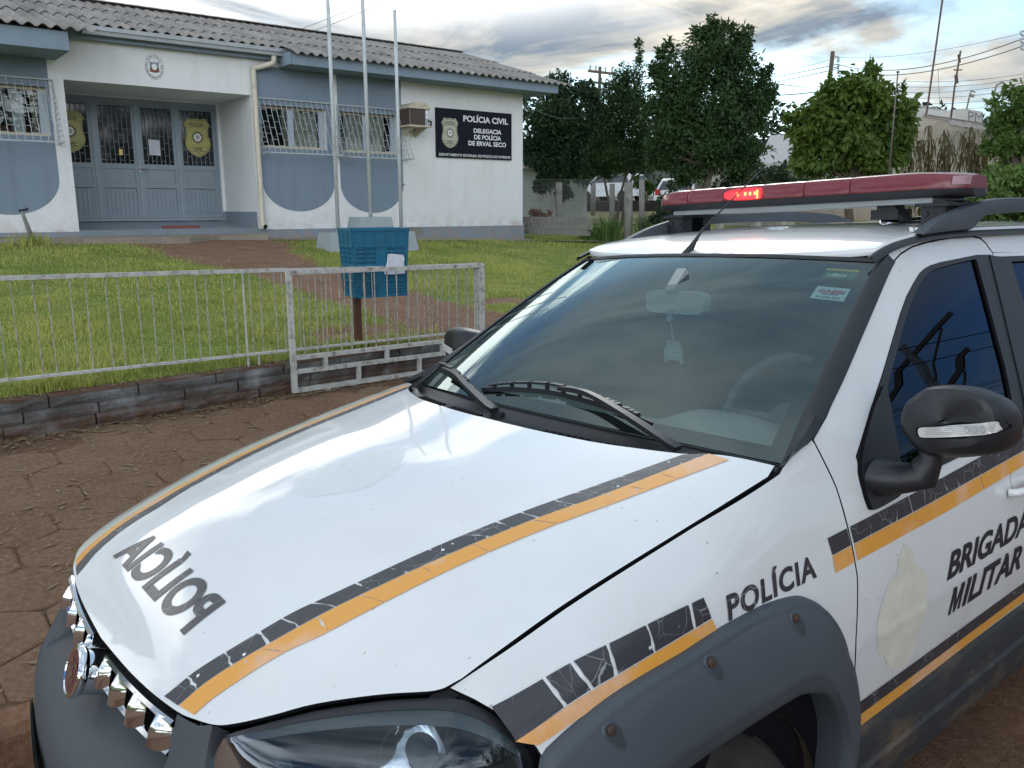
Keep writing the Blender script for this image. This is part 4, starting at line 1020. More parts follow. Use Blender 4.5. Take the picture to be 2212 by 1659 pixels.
# ---- aerials
a = thing('whip_aerial', None, None); a.parent = car; ORG[a.name] = np.zeros(3)
mb = MB(); rows = []
for t, (x, z, lx, ly) in enumerate(((2.088, 1.512, .028, .014), (2.10, 1.524, .024, .013), (2.115, 1.538, .018, .010), (2.135, 1.556, .010, .007), (2.158, 1.578, .006, .005), (2.172, 1.592, .0035, .0035))):
    rows.append([(x + lx * cos(q), .045 + ly * sin(q), z + .25 * lx * cos(q)) for q in np.linspace(0, 2*pi, 17)[:-1]])
mb.grid(np.array(rows), True); mb.add(rows[-1], [tuple(range(16))]); mb.build('aerial_base', M['blkpl'], a, smooth=True)
mb = MB(); mb.tube([(2.165, .045, 1.585), (2.50, .045, 1.797)], [.0035, .0018], 6); mb.build('whip', M['blkpl'], a, smooth=True)
a = thing('radio_aerial', None, None); a.parent = car; ORG[a.name] = np.zeros(3)
zb = float(roof_z(2.86, -.2)); c = np.array([2.86, -.2, zb])
mb = MB(); mb.tube([c, c + (0, 0, .010), c + (0, 0, .018), c + (0, 0, .026)], [.021, .018, .012, .006], 16); mb.build('aerial_base', M['chrome'], a, autosmooth=30)
mb = MB(); mb.tube([c + (.0, 0, .02), c + (.002, 0, .07)], .0075, 8); mb.tube([c + (.002, 0, .07), c + (.006, 0, .15)], .0045, 8); mb.tube([c + (.006, 0, .15), c + (.032, .0, .50)], [.0028, .0022], 6); mb.tube([c + (.032, 0, .50), c + (.0325, 0, .505)], .005, 6); mb.build('whip', plain('aerial_rod', (.13, .115, .10), .5), a, smooth=True)
mb = MB(); b0 = np.array([2.75, -.42, float(roof_z(2.75, -.42))])
mb.tube([b0 - (0, 0, .01), b0 + (0, 0, .012), b0 + (0, 0, .016)], [.035, .03, .02], 16); mb.build('gps_puck', M['white'], car, autosmooth=30)
# ---- headlights
tp_ = [(.352, -.506, .842), (.372, -.522, .850), (.41, -.551, .862), (.465, -.590, .876), (.543, -.648, .888), (.600, -.694, .892), (.622, -.712, .891), (.645, -.731, .886), (.672, -.752, .868), (.694, -.772, .843), (.712, -.785, .815), (.724, -.795, .785), (.732, -.802, .74)]
bt_ = [(.322, -.420, .70), (.325, -.44, .665), (.335, -.47, .645), (.36, -.52, .632), (.40, -.575, .622), (.45, -.63, .615), (.50, -.68, .612), (.55, -.72, .612), (.60, -.75, .615), (.64, -.77, .622), (.68, -.79, .632), (.71, -.80, .648), (.728, -.805, .68)]
def headlight(s):
    o = thing('headlight', None, None); o.parent = car; ORG[o.name] = np.zeros(3)
    n = 48; T_ = catmull(tp_, 8); B_ = catmull(bt_, 8); k = len(T_); T_ = T_ + np.array([0, 0, -.006])
    od = np.array([-.72, -.62, .25]); od /= np.linalg.norm(od)
    def gridp(bul, d, v0=0., v1=1., m_=16):
        rows = []
        for v in np.linspace(v0, v1, m_):
            P = T_ * (1 - v) + B_ * v + od * (bul * (1 - (2 * v - 1)**2)**.8 * np.sin(np.linspace(.12, pi - .12, k))[:, None] + d); P = P.copy(); P[:, 1] *= -s; rows.append(P)
        return np.array(rows)
    gd = lambda R_, nm, mt, **kw: (lambda q: (q.grid(R_ if s < 0 else R_[:, ::-1]), q.build(nm, mt, o, **kw))[1])(MB())
    gd(gridp(.060, .0), 'lens', M['lampglass'], smooth=True)
    gd(gridp(.060, .0015, .0, .045, 4), 'lens_edge', M['blkpl'], smooth=True)
    gd(gridp(.0, -.20), 'lamp_housing', plain('dark_lamp_bezel', (.050, .066, .078), .35, coat=.4), smooth=True)
    gd(gridp(.055, -.010, .05, .13, 4), 'lens_rim', plain('grey_lens_rim', (.12, .135, .14), .4), smooth=True)
    def bowl(c, r, depth, nm, mt, fwd):
        fwd = np.array(fwd, float); fwd /= np.linalg.norm(fwd); u = np.cross(fwd, (0, 0, 1.)); u /= np.linalg.norm(u); v = np.cross(u, fwd); rows = []
        for q in np.linspace(0.05, 1, 8): rows.append([np.array(c) + fwd * (depth * q * q - depth) + r * q * (u * cos(t) + v * sin(t)) for t in np.linspace(0, 2*pi, 29)[:-1]])
        R_ = np.array(rows); R_[:, :, 1] *= -s; b_ = MB(); b_.grid(R_, True); b_.build(nm, mt, o, smooth=True)
        b_ = MB(); ring = np.array([[np.array(c) + fwd * h + rr * (u * cos(t) + v * sin(t)) for t in np.linspace(0, 2*pi, 29)[:-1]] for rr, h in ((r, -.002), (r * 1.12, .004), (r * 1.22, -.02))]); ring[:, :, 1] *= -s; b_.grid(ring, True); b_.build('reflector_ring', M['blkpl'], o, smooth=True)
    fw = (-.85, -.30, .32)
    bowl((.645, -.575, .70), .064, .06, 'reflector', M['chrome'], (-.62, -.55, .56)); bowl((.50, -.485, .70), .078, .06, 'reflector', plain('smoked_reflector', (.10, .12, .14), .25, metal=.6), (-.80, -.40, .45))
    mb = MB(); p0 = np.array([.712, -.678, .748])
    for j in range(6): mb.tube(catmull([p0 + (-.055 + .012 * j, .035 - .006*j, .035 - .014 * j), p0 + (-.015, -.012, .040 - .017 * j), p0 + (.02, -.045, .048 - .017 * j)], 5), .0022, 5)
    Vv = np.array(mb.v); Vv[:, 1] *= -s; mkobj('signal_ribs', Vv, mb.f, M['ledw'], o, smooth=True)
    mb = MB(); mb.tube([p0 + (.0, .0, -.02), p0 + (.02, -.015, .0)], [.014, .010], 12); Vv = np.array(mb.v); Vv[:, 1] *= -s; mkobj('signal_bulb', Vv, mb.f, M['amber'], o, smooth=True)
both(headlight)
# ---- front bumper
plan = catmull([(.165, 0), (.172, -.15), (.190, -.30), (.225, -.45), (.285, -.58), (.375, -.695), (.49, -.785), (.62, -.832), (.75, -.858)], 8)
pn = np.gradient(plan, axis=0); pn = np.stack([pn[:, 1], -pn[:, 0]], 1); pn /= np.linalg.norm(pn, axis=1)[:, None]     # inward-pointing check below
if pn[0, 0] < 0: pn = -pn
secs = {0.0: [(.128, .716), (.10, .705), (.062, .690), (.028, .668), (.006, .636), (.0, .58), (.004, .50), (.022, .44), (.06, .385), (.13, .32)],
        .388: [(.122, .716), (.098, .705), (.062, .690), (.028, .668), (.006, .636), (.0, .58), (.004, .50), (.022, .44), (.06, .385), (.13, .32)],
        .402: [(.104, .832), (.094, .812), (.080, .76), (.040, .70), (.010, .65), (.0, .58), (.004, .50), (.022, .44), (.06, .385), (.13, .32)],
        .47: [(.098, .834), (.088, .812), (.074, .76), (.038, .70), (.010, .65), (.0, .58), (.004, .50), (.022, .44), (.06, .385), (.13, .32)],
        .500: [(.100, .842), (.092, .822), (.074, .76), (.038, .69), (.010, .645), (.0, .58), (.004, .50), (.022, .44), (.06, .385), (.13, .32)],
        .512: [(.14, .80), (.12, .74), (.085, .68), (.04, .655), (.010, .63), (.0, .57), (.004, .50), (.022, .44), (.06, .385), (.13, .32)],
        .56: [(.09, .665), (.076, .662), (.055, .655), (.03, .645), (.008, .62), (.0, .57), (.004, .50), (.022, .44), (.06, .385), (.13, .32)],
        .72: [(.08, .635), (.066, .632), (.045, .626), (.02, .615), (.004, .595), (.0, .55), (.004, .49), (.02, .43), (.05, .38), (.10, .32)],
        .80: [(.055, .65), (.046, .645), (.035, .64), (.018, .625), (.004, .60), (.0, .55), (.004, .49), (.02, .43), (.04, .38), (.07, .32)],
        .90: [(.03, .71), (.025, .70), (.02, .69), (.01, .67), (.0, .64), (.0, .57), (.0, .50), (.01, .43), (.02, .38), (.04, .32)]}
ky = sorted(secs)
def bsec(y):
    y = abs(y); i = max(0, min(len(ky) - 2, np.searchsorted(ky, y) - 1)); t = np.clip((y - ky[i]) / (ky[i+1] - ky[i]), 0, 1)
    return lerp(secs[ky[i]], secs[ky[i+1]], t)
yy = np.unique(np.r_[np.linspace(0, .385, 14), .388, .395, .402, .43, .45, .47, .485, .5, .506, .512, .53, np.linspace(.56, .858, 16)])
rows = []
for y in yy:
    px_ = np.interp(y, -plan[:, 1], plan[:, 0]); nn = np.array([np.interp(y, -plan[:, 1], pn[:, 0]), np.interp(y, -plan[:, 1], pn[:, 1])]); nn /= np.linalg.norm(nn)
    if y < .51: nn = np.array([1., 0.]) * (1 - y/.8) + nn * (y/.8); nn = nn / nn[0] * 1.0
    rows.append([(px_ + d * nn[0], -y + d * nn[1], z) for d, z in bsec(y)])
Rn = np.array(rows); Rf = Rn[1:][::-1] * np.array([1, -1, 1]); Rall = np.vstack([Rf, Rn])
mb = MB(); mb.grid(Rall); bmp = mb.build('front_bumper', M['plastic'], car, autosmooth=50)
mb = MB()
mb.grid(np.array([[(.312 + .03 * (y / .4)**2, y, z) for y in np.linspace(-.46, .46, 24)] for z in (.66, .795)])); mb.build('grille_mesh', M['gap'], car)
# ---- chrome grille
gr = thing('grille', None, None); gr.parent = car; ORG[gr.name] = np.zeros(3)
hfc = catmull(hf, 6)
def he(y, d=0): return float(np.interp(abs(y), -hfc[:, 1], hfc[:, 0])) + d
def zt(y): return float(hood_z(he(y), y)) - .012
for s in (-1, 1):
    mb = MB(); ys_ = np.linspace(.055, .392, 28)
    for z0_, z1_, dx, dd in (('t', .012, -.006, .03), ('b', .012, -.018, .04)):
        for a_, b_ in zip(ys_[:-1], ys_[1:]):
            q = []
            for y in (a_, b_):
                zz = zt(y) - .002 if z0_ == 't' else zt(y) - .050; x = he(y, dx)
                q.append([(x, s*y, zz), (x - .006, s*y, zz - z1_ * .4), (x - .003, s*y, zz - z1_), (x + dd, s*y, zz - z1_), (x + dd, s*y, zz)])
            n0 = len(mb.v); mb.v += q[0] + q[1]; mb.f += [(n0+i, n0+(i+1) % 5, n0+5+(i+1) % 5, n0+5+i)[::s] for i in range(5)]
    # broad chrome blocks with a ridge, and three dark openings between them
    def gband(y, t): return he(y, -.005 - .012 * t), zt(y) - .004 - t * .052
    for y0, y1 in ((.055, .092), (.136, .188), (.232, .286), (.330, .394)):
        V = []
        for t in (0, .12, .3, .45, .75, 1.0):
            row = []; g_ = np.interp(t, [0, .12, .45, 1], [.1, .35, 1, 1])
            for q, f_ in ((0, -.045), (0.0, .0), (.22, .005 + .012 * g_), (.45, .004 + .011 * g_), (1.0, .0), (1.0, -.045)):
                y = y0 + (y1 - y0) * q; x, z = gband(y, t); row.append((x - f_, s * y, z))
            V.append(row)
        mb.grid(np.array(V)[:, ::s])
    mb.build('grille_bar', M['chrome'], gr, autosmooth=30)
ax = np.array([-.936, 0, .351]); c0 = np.array([.310, 0, .745])
def ringz(r, h, n=40): 
    u = np.array([0, 1., 0]); v = np.cross(ax, u); return [c0 + ax * h + r * (u * cos(t) + v * sin(t)) for t in np.linspace(0, 2*pi, n + 1)[:-1]]
mb = MB(); mb.grid(np.array([ringz(.044, -.02), ringz(.044, .068), ringz(.049, .073), ringz(.051, .080), ringz(.049, .086), ringz(.044, .088), ringz(.040, .086)]), True); mb.build('badge_boss', M['chrome'], gr, autosmooth=35)
mb = MB(); mb.add(ringz(.041, .0862), [tuple(range(40))]); bdg = mb.build('badge', M['badge'], gr)
U, Fc = text_fit('FIAT', -.024, .024, -.020, .020, bold=.03)
u_ = np.array([0, -1., 0]); v_ = np.cross(ax, np.array([0, 1., 0])); v_ = v_ if v_[2] > 0 else -v_
mkobj('badge_lettering', [c0 + ax * .0875 + a * u_ + b * v_ for a, b in U], Fc, M['chrome'], gr)
# ---- number plate, bent a little
mb = MB(); pl = []
for v in np.linspace(0, 1, 8):
    pl.append([(float(np.interp(.02 + .30 * u, -plan[:, 1], plan[:, 0])) - .006 - .012 * (1 - u)**2 + .010 * v * v, .02 + .30 * u, .600 - .13 * v) for u in np.linspace(0, 1, 10)])
mb.grid(np.array(pl)); mb.grid(np.array(pl)[:, ::-1] + np.array([.003, 0, 0])); mb.build('number_plate', M['plate'], car, smooth=True)
# ---- tail, floor and bulkheads
mb = MB(); rows = []
for z, x, w_ in ((.30, 4.12, .72), (.45, 4.20, .76), (.62, 4.24, .775), (.70, 4.215, .77), (1.0, 4.20, .735), (1.05, 4.19, .71), (1.40, 4.10, .60), (1.50, 4.10, .55), (1.545, 4.17, .54)):
    rows.append([(x - .06 * abs(v)**3, v * w_, z) for v in np.linspace(-1, 1, 21)])
mb.grid(np.array(rows)); mb.build('tailgate', M['paint'], car, autosmooth=40)
mb = MB(); mb.box((.45, -.70, .24), (4.1, .70, .30)); mb.box((1.36, -.68, .30), (1.40, .68, 1.02)); mb.build('floor_pan', M['gap'], car)
# ---- cabin
cab = thing('cabin', None, None); cab.parent = car; ORG[cab.name] = np.zeros(3)
def dashz(x, y):
    z = 1.052 - .10 * np.clip((x - 1.72) / .22, 0, 1)**2
    z += .060 * np.exp(-((y + .36) / .175)**4) * np.exp(-((x - 1.86) / .17)**4)
    z += .035 * np.exp(-((y - .36) / .22)**4) * np.exp(-((x - 1.80) / .20)**4)
    return z
mb = MB(); mb.grid(np.array([[(x, y, dashz(x, y)) for y in np.linspace(-.68, .68, 50)] for x in np.linspace(1.40, 1.98, 30)])); mb.grid(np.array([[(1.98 + .02 * t, y, float(dashz(1.98, y)) * (1 - t) + .5 * t) for y in np.linspace(-.68, .68, 30)] for t in (0, .3, 1)])); mb.build('dashboard', M['dash'], cab, smooth=True)
mb = MB(); sc_ = np.array([2.02, -.36, 1.045]); su = np.array([.42, 0, .907]); sv = np.array([0, 1., 0])
mb.tube([sc_ + .185 * (cos(t) * su + sin(t) * sv) for t in np.linspace(0, 2*pi, 41)], .015, 10, up=(1, 0, 0))
for t in (0.0 + pi/2, -pi/2, pi): mb.bar(sc_, sc_ + .18 * (cos(t) * su + sin(t) * sv), .03, .02)
mb.tube([sc_ + (.01, 0, 0), sc_ + (.09, 0, -.05)], .05, 12); mb.build('steering_wheel', plain('grey_wheel', (.10, .105, .11), .6), cab, smooth=True)
def seat(x, y, w_):
    mb = MB(); rows = []
    for z, dx, th, k in ((.55, 0, .10, .95), (.75, .04, .11, 1.0), (1.0, .10, .10, .98), (1.12, .135, .085, .80), (1.17, .15, .06, .55)):
        rows.append([(x + dx + th * cos(t) * .5, y + w_ / 2 * k * np.sign(sin(t)) * abs(sin(t))**.6, z) for t in np.linspace(0, 2*pi, 25)[:-1]])
    mb.grid(np.array(rows), True); mb.add(rows[-1], [tuple(range(24))])
    rows = [[(x + .17 + th * cos(t), y + k * np.sign(sin(t)) * abs(sin(t))**.6, z) for t in np.linspace(0, 2*pi, 21)[:-1]] for z, th, k in ((1.20, .03, .08), (1.22, .045, .12), (1.32, .05, .125), (1.37, .045, .115), (1.385, .02, .08))]
    mb.grid(np.array(rows), True); mb.add(rows[-1], [tuple(range(20))]); mb.box((x - .5, y - w_/2, .42), (x + .05, y + w_/2, .55)); mb.build('seat', M['seat'], cab, smooth=True)
seat(2.55, -.36, .48); seat(2.55, .36, .48); seat(3.4, -.34, .6); seat(3.4, .34, .6)
mb = MB(); mb.grid(np.array([[(x, y, float(roof_z(x, y)) - .045) for y in np.linspace(-.54, .54, 12)] for x in np.linspace(2.14, 4.1, 14)])); mb.build('headliner', plain('grey_headliner', (.22, .22, .21), .95), cab)
# rear-view mirror, its mount and the hanging tag
c = wp(.725, -.125, -.05); mb = MB(); rows = []
for x, k in ((-.010, .80), (-.012, .95), (0, 1.0), (.018, 1.0), (.03, .9)):
    rows.append([c + (x, .115 * k * np.sign(cos(t)) * abs(cos(t))**.35, .034 * k * np.sign(sin(t)) * abs(sin(t))**.35) for t in np.linspace(0, 2*pi, 33)[:-1]])
mb.grid(np.array(rows), True); mb.add(rows[0], [tuple(range(31, -1, -1))]); mb.add(rows[-1], [tuple(range(32))]); mb.build('rear_view_mirror', plain('pale_mirror_back', (.42, .47, .47), .5), cab, autosmooth=35)
mb = MB(); mb.bar(c + (-.005, .01, .02), wp(.84, -.10, -.004), .032, .05); mb.bar(c + (-.01, .01, -.02), c + (-.015, .01, -.055), .018, .012); mb.build('mirror_mount', plain('grey_mount', (.30, .33, .33), .5), cab)
tg = c + (-.01, .0, -.150); P_ = [(-.036, -.03), (-.036, .012), (-.028, .018), (-.024, .036), (.024, .036), (.028, .018), (.036, .012), (.036, -.03), (.026, -.03), (.024, -.022), (-.024, -.022), (-.026, -.03)]
mb = MB(); mb.prism(P_, lambda u, v, d: tg + (d, -u, v), 0, .003); tgo = mb.build('hanging_tag', plain('grey_tag', (.30, .36, .37), .4), cab)
for z0_, tx in ((.006, '55 3744-4123'), (-.010, '55 99644-5252')):
    U, Fc = text_fit(tx, -.024, .024, z0_, z0_ + .007); mkobj('tag_print', [tg + (-.001, -a, b) for a, b in U], Fc, M['white'], cab)
mb = MB(); mb.tube([tg + (0, 0, .034), c + (-.012, .01, -.05)], .0012, 5); mb.build('tag_string', M['white'], cab)
# stickers inside the top corner of the windshield
def sticker(nm, cs, cv, w_, h_, parts):
    """parts: list of (material, polygon or text) in unit square"""
    def mp(u, v, d): return wp(cs + (v - .5) * h_, cv - (u - .5) * w_, -.002 + d)
    for k, (mt, what, box_) in enumerate(parts):
        if what is None: U = [(box_[0], box_[2]), (box_[1], box_[2]), (box_[1], box_[3]), (box_[0], box_[3])]; Fc = [(0, 1, 2, 3)]
        else: U, Fc = text_fit(what, *box_, bold=.03)
        mkobj(nm, [mp(u, v, .0004 * k) for u, v in U], [f if True else f for f in Fc], M[mt], ws)
sticker('oil_sticker', .90, -.862, .14, .066, [('stk_green', None, (0, 1, 0, 1)), ('stk_yel', None, (0, 1, .80, 1)), ('signwht', 'LUBRAX', (.14, .74, .20, .48))])
sticker('garage_sticker', .772, -.872, .135, .078, [('stk_teal', None, (0, 1, 0, 1)), ('stk_red', 'GABBI', (.12, .90, .52, .78)), ('ink', 'AUTO CENTER', (.25, .75, .38, .46)), ('ink', '55 3744 1010', (.15, .85, .12, .22))])
# underbonnet shade
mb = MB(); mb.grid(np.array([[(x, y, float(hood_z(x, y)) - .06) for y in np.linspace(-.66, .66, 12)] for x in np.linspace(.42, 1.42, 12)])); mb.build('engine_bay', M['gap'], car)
# ---------------------------------------------------------------- ground
WD = np.array([1., .076]) / math.hypot(1, .076); WN = np.array([-WD[1], WD[0]])     # along and behind the retaining wall
def wy(x): return 6.015 + .076 * x                     # face of the retaining wall
def walk_z(x, y):
    k = 2.80
    return .085 + (np.asarray(y) - k) * .030
def lawn_z(x, y):
    x = np.asarray(x, float); y = np.asarray(y, float); d = np.maximum(0, y - wy(x) - .18)
    z = .425 + d * .0905
    z = np.minimum(z, 1.185 + 0 * d)
    z = z - .020 * np.clip(x - 3, -4, 12) * np.clip(d / 7, 0, 1)
    far = np.clip(np.hypot(np.maximum(x - 13, 0), np.maximum(y - 15, 0)) - 8, 0, 45)
    z = z + far * .028
    und = .018 * np.sin(x * 1.7 + y * .9) * np.sin(y * 1.3 - x * .4)
    return z + und * np.clip(d / .6, 0, 1) * np.clip((14.2 - y) / 1.5, 0, 1)
def lawn_hit(px_, py_):
    r = at(px_, py_, 1.) - CAM
    for t in np.arange(4, 120, .02):
        p = CAM + r * t
        if p[2] < lawn_z(p[0], p[1]): return p
    return CAM + r * 60
# road: one sheet, slightly cambered towards the kerb
def road_z(y): return np.where(y < -1, .115, -.0435 * (np.asarray(y) - 1.63) - .0)
xs = np.r_[-60, -25, np.linspace(-8, 16, 60), 30, 60, 140, 400]; ys = np.r_[-400, -120, -40, -12, -6, -2, -1, np.linspace(-.5, 2.80, 16)]
mb = MB(); mb.grid(np.array([[(x, y, float(road_z(y)) - (0 if y > -13 else 0)) for x in xs] for y in ys])); tag(mb.build('road', M['road']), kind='structure')
# kerb stones
mb = MB(); r = np.random.default_rng(3); x = -9.
while x < 40:
    l = r.uniform(.7, 1.0); j = r.uniform(-.008, .008); z = .088 + r.uniform(-.006, .004); y0 = 2.735 + j
    P = [(x, y0 + .012, -.10), (x + l - .012, y0 + .012, -.10), (x + l - .012, y0 + .002, z - .03), (x, y0 + .002, z - .03), (x, y0 + .025, z), (x + l - .012, y0 + .025, z), (x + l - .012, y0 + .13, z), (x, y0 + .13, z)]
    mb.add(P, [(0, 1, 2, 3), (3, 2, 5, 4), (4, 5, 6, 7), (0, 3, 4, 7), (1, 6, 5, 2)]); x += l
tag(mb.build('kerb', M['kerbm']), kind='structure')
# sidewalk: soil bed and worn hexagonal pavers
xs = np.r_[-30, np.linspace(-9, 16, 80), 40, 90]; 
mb = MB(); mb.grid(np.array([[(x, y, float(walk_z(x, y)) - .006 + .0015 * math.sin(x * 5.1 + t * 9) * math.sin(t * 14 + x)) for t, y in ((t, 2.86 + (wy(x) + .02 - 2.86) * t) for t in np.linspace(0, 1, 14))] for x in xs])[:, ::-1]); tag(mb.build('sidewalk', M['dirt'], smooth=True), kind='structure')
mb = MB(); r = np.random.default_rng(5); a = .235
for i in range(-24, 36):
    for j in range(0, 12):
        cx_ = i * a * math.sqrt(3) + (j % 2) * a * math.sqrt(3) / 2; cy_ = 3.02 + j * a * 1.5
        if cy_ + a * .7 > wy(cx_) - .10: continue
        rr = a * r.uniform(.945, .972); tl = r.normal(0, .003, 2); dz = r.normal(0, .0012); th = r.normal(0, .02)
        top = []; mid = []; low = []
        for k in range(6):
            t = pi / 6 + k * pi / 3 + th; 
            for q in (-.30, 0, .30):
                tt = t + q * .6; s = rr * cos(q * .6) * (1 if q == 0 else .985) if q == 0 else rr * .955
                wob = 1 + r.normal(0, .012)
                x = cx_ + s * wob * cos(tt); y = cy_ + s * wob * sin(tt); z = float(walk_z(x, y)) + dz + tl[0] * (x - cx_) / a + tl[1] * (y - cy_) / a
                x2 = cx_ + (x - cx_) * .95; y2 = cy_ + (y - cy_) * .95
                top.append((x2, y2, z + .004)); mid.append((x, y, z - .002)); low.append((x, y, z - .03))
        n = len(mb.v); k = 18; mb.v += top + mid + low; mb.f.append(tuple(n + q for q in range(k)))
        for q in range(k):
            p = (q + 1) % k; mb.f += [(n + k + q, n + k + p, n + p, n + q), (n + 2*k + q, n + 2*k + p, n + k + p, n + k + q)]
tag(mb.build('sidewalk_pavers', M['paver']), kind='structure')
# lawn with the trodden path
path = np.array([(5.0, 6.6), (4.9, 8.0), (4.75, 9.6), (4.65, 11.2), (4.55, 12.7), (4.75, 14.2)]); pw = np.array([.75, .55, .50, .60, .80, 1.15])
def path_f(x, y):
    P = np.stack([np.ravel(x), np.ravel(y)], 1); best = np.full(len(P), 9.)
    for a_, b_, w0, w1 in zip(path[:-1], path[1:], pw[:-1], pw[1:]):
        ab = b_ - a_; t = np.clip(((P - a_) @ ab) / (ab @ ab), 0, 1); d = np.linalg.norm(P - a_ - t[:, None] * ab, axis=1) / (w0 + (w1 - w0) * t); best = np.minimum(best, d)
    bare = np.clip(1.25 - .62 * best, 0, 1)
    e = np.linalg.norm((P - np.array([3.62, 6.95])) / np.array([.55, .42]), axis=1); bare = np.maximum(bare, np.clip(1.1 - .6 * e, 0, 1))
    e = np.linalg.norm((P - np.array([6.2, 8.1])) / np.array([.5, .22]), axis=1); bare = np.maximum(bare, np.clip(1.05 - .6 * e, 0, 1))
    return bare
xs = np.r_[-60, -25, np.linspace(-9, 16, 168), 19, 24, 30, 38, 48, 62, 80, 120, 250, 500]; ts = np.r_[np.linspace(0, 10, 76), 12, 15, 19, 25, 33, 43, 60, 100, 250, 600]
V = np.array([[(x, wy(x) + .10 + t, 0) for x in xs] for t in ts]); V[:, :, 2] = lawn_z(V[:, :, 0], V[:, :, 1])
mb = MB(); mb.grid(V); lawn = tag(mb.build('lawn_ground', M['lawn'], smooth=True), kind='structure')
at_ = lawn.data.attributes.new('path', 'FLOAT', 'POINT'); at_.data.foreach_set('value', path_f(V[:, :, 0], V[:, :, 1]).astype(np.float32))
# trodden earth ramp through the opening in the wall
xs = np.linspace(4.80, 6.56, 12); mb = MB(); mb.grid(np.array([[(x, wy(x) - .42 + t, lerp(float(walk_z(x, wy(x) - .42)) - .004, .432, sstep(0, .6, t) * 1.0) + .004 * math.sin(x * 9 + t * 7)) for x in xs] for t in np.linspace(0, .62, 9)])); tag(mb.build('dirt_ramp', M['dirt'], smooth=True), kind='structure')
# grass blades
def blades(n, xr, dr, h0, h1, wdt, seed, clump=None):
    r = np.random.default_rng(seed); x = r.uniform(*xr, n); d = r.uniform(0, 1, n)**1.25 * (dr[1] - dr[0]) + dr[0]
    if clump is not None: x = x + r.normal(0, .0, n)
    y = wy(x) + d
    q = np.sin(x * 2.3 + 1.3 * np.sin(y * 1.7)) * np.sin(y * 2.9 + np.sin(x * 1.9)) + .5 * np.sin(x * 7.1 + y * 5.3) * np.sin(y * 8.3 - x * 3.1)
    pf = path_f(x, y) + r.normal(0, .16, n)
    keep = (pf < .42) & (r.uniform(-1.2, 1.0, n) < q + .45)
    x, y, q = x[keep], y[keep], q[keep]; m_ = len(x); z = lawn_z(x, y)
    h = r.uniform(h0, h1, m_) * (1 + .55 * np.clip(q, -.8, 1.2)); a = r.uniform(0, 2*pi, m_); le = r.uniform(.15, .9, m_); w_ = wdt * r.uniform(.6, 1.3, m_)
    dx, dy = np.cos(a), np.sin(a)
    B0 = np.stack([x - dy * w_, y + dx * w_, z - .004], 1); B1 = np.stack([x + dy * w_, y - dx * w_, z - .004], 1)
    M0 = np.stack([x + dx * h * le * .4 - dy * w_ * .8, y + dy * h * le * .4 + dx * w_ * .8, z + h * .62], 1); M1 = M0 + np.stack([2 * dy * w_ * .8, -2 * dx * w_ * .8, 0 * x], 1)
    T_ = np.stack([x + dx * h * le, y + dy * h * le, z + h * (1 - .25 * le)], 1)
    Vv = np.stack([B0, B1, M1, M0, T_], 1).reshape(-1, 3); i = np.arange(m_)[:, None] * 5
    return Vv, np.hstack([i, i + 1, i + 2, i + 3]), np.hstack([i + 3, i + 2, i + 4])
Vs = []; Fs = []; n0 = 0
for args in ((105000, (-.6, 7.0), (.16, 3.6), .018, .050, .0028, 1), (60000, (-1, 9.0), (2.2, 8.0), .02, .055, .0042, 2), (24000, (6, 14.5), (1.2, 8.4), .02, .06, .0048, 3), (8000, (-8, -.6), (.2, 8), .02, .06, .005, 4)):
    v, f4, f3 = blades(*args); Vs.append(v); Fs += (f4 + n0).tolist() + (f3 + n0).tolist(); n0 += len(v)
r = np.random.default_rng(12)
# taller tufts along the rail, by the bin and here and there
for k in range(130):
    if k < 46: x = r.uniform(.2, 4.4); y = wy(x) + r.uniform(.20, .42)
    elif k < 66: x = r.normal(3.35, .45); y = wy(x) + abs(r.normal(.3, .2)) + .15
    elif k < 84: x = r.normal(3.0, .5); y = wy(x) + r.uniform(.5, 1.7)
    else: x = r.uniform(.3, 8); y = wy(x) + r.uniform(.3, 5)
    if path_f(np.array([x]), np.array([y]))[0] > .5 and k > 66: continue
    m_ = 34; a = r.uniform(0, 2*pi, m_); rr = abs(r.normal(0, .05, m_)); bx = x + rr * np.cos(a); by = y + rr * np.sin(a); h = r.uniform(.05, .13, m_) * (1 if k < 84 else .7); le = r.uniform(.2, 1.0, m_); w_ = np.full(m_, .0032)
    dx, dy = np.cos(a), np.sin(a); z = lawn_z(bx, by)
    B0 = np.stack([bx - dy*w_, by + dx*w_, z], 1); B1 = np.stack([bx + dy*w_, by - dx*w_, z], 1); M0 = np.stack([bx + dx*h*le*.35 - dy*w_, by + dy*h*le*.35 + dx*w_, z + h*.6], 1); M1 = M0 + np.stack([2*dy*w_, -2*dx*w_, 0*bx], 1); T_ = np.stack([bx + dx*h*le, by + dy*h*le, z + h*(1-.3*le)], 1)
    v = np.stack([B0, B1, M1, M0, T_], 1).reshape(-1, 3); i = np.arange(m_)[:, None] * 5 + n0; Vs.append(v); Fs += np.hstack([i, i+1, i+2, i+3]).tolist() + np.hstack([i+3, i+2, i+4]).tolist(); n0 += len(v)
tag(mkobj('grass', np.vstack(Vs), Fs, M['grass']), 'patchy mown grass growing on the lawn behind the low railing', 'grass', kind='stuff')
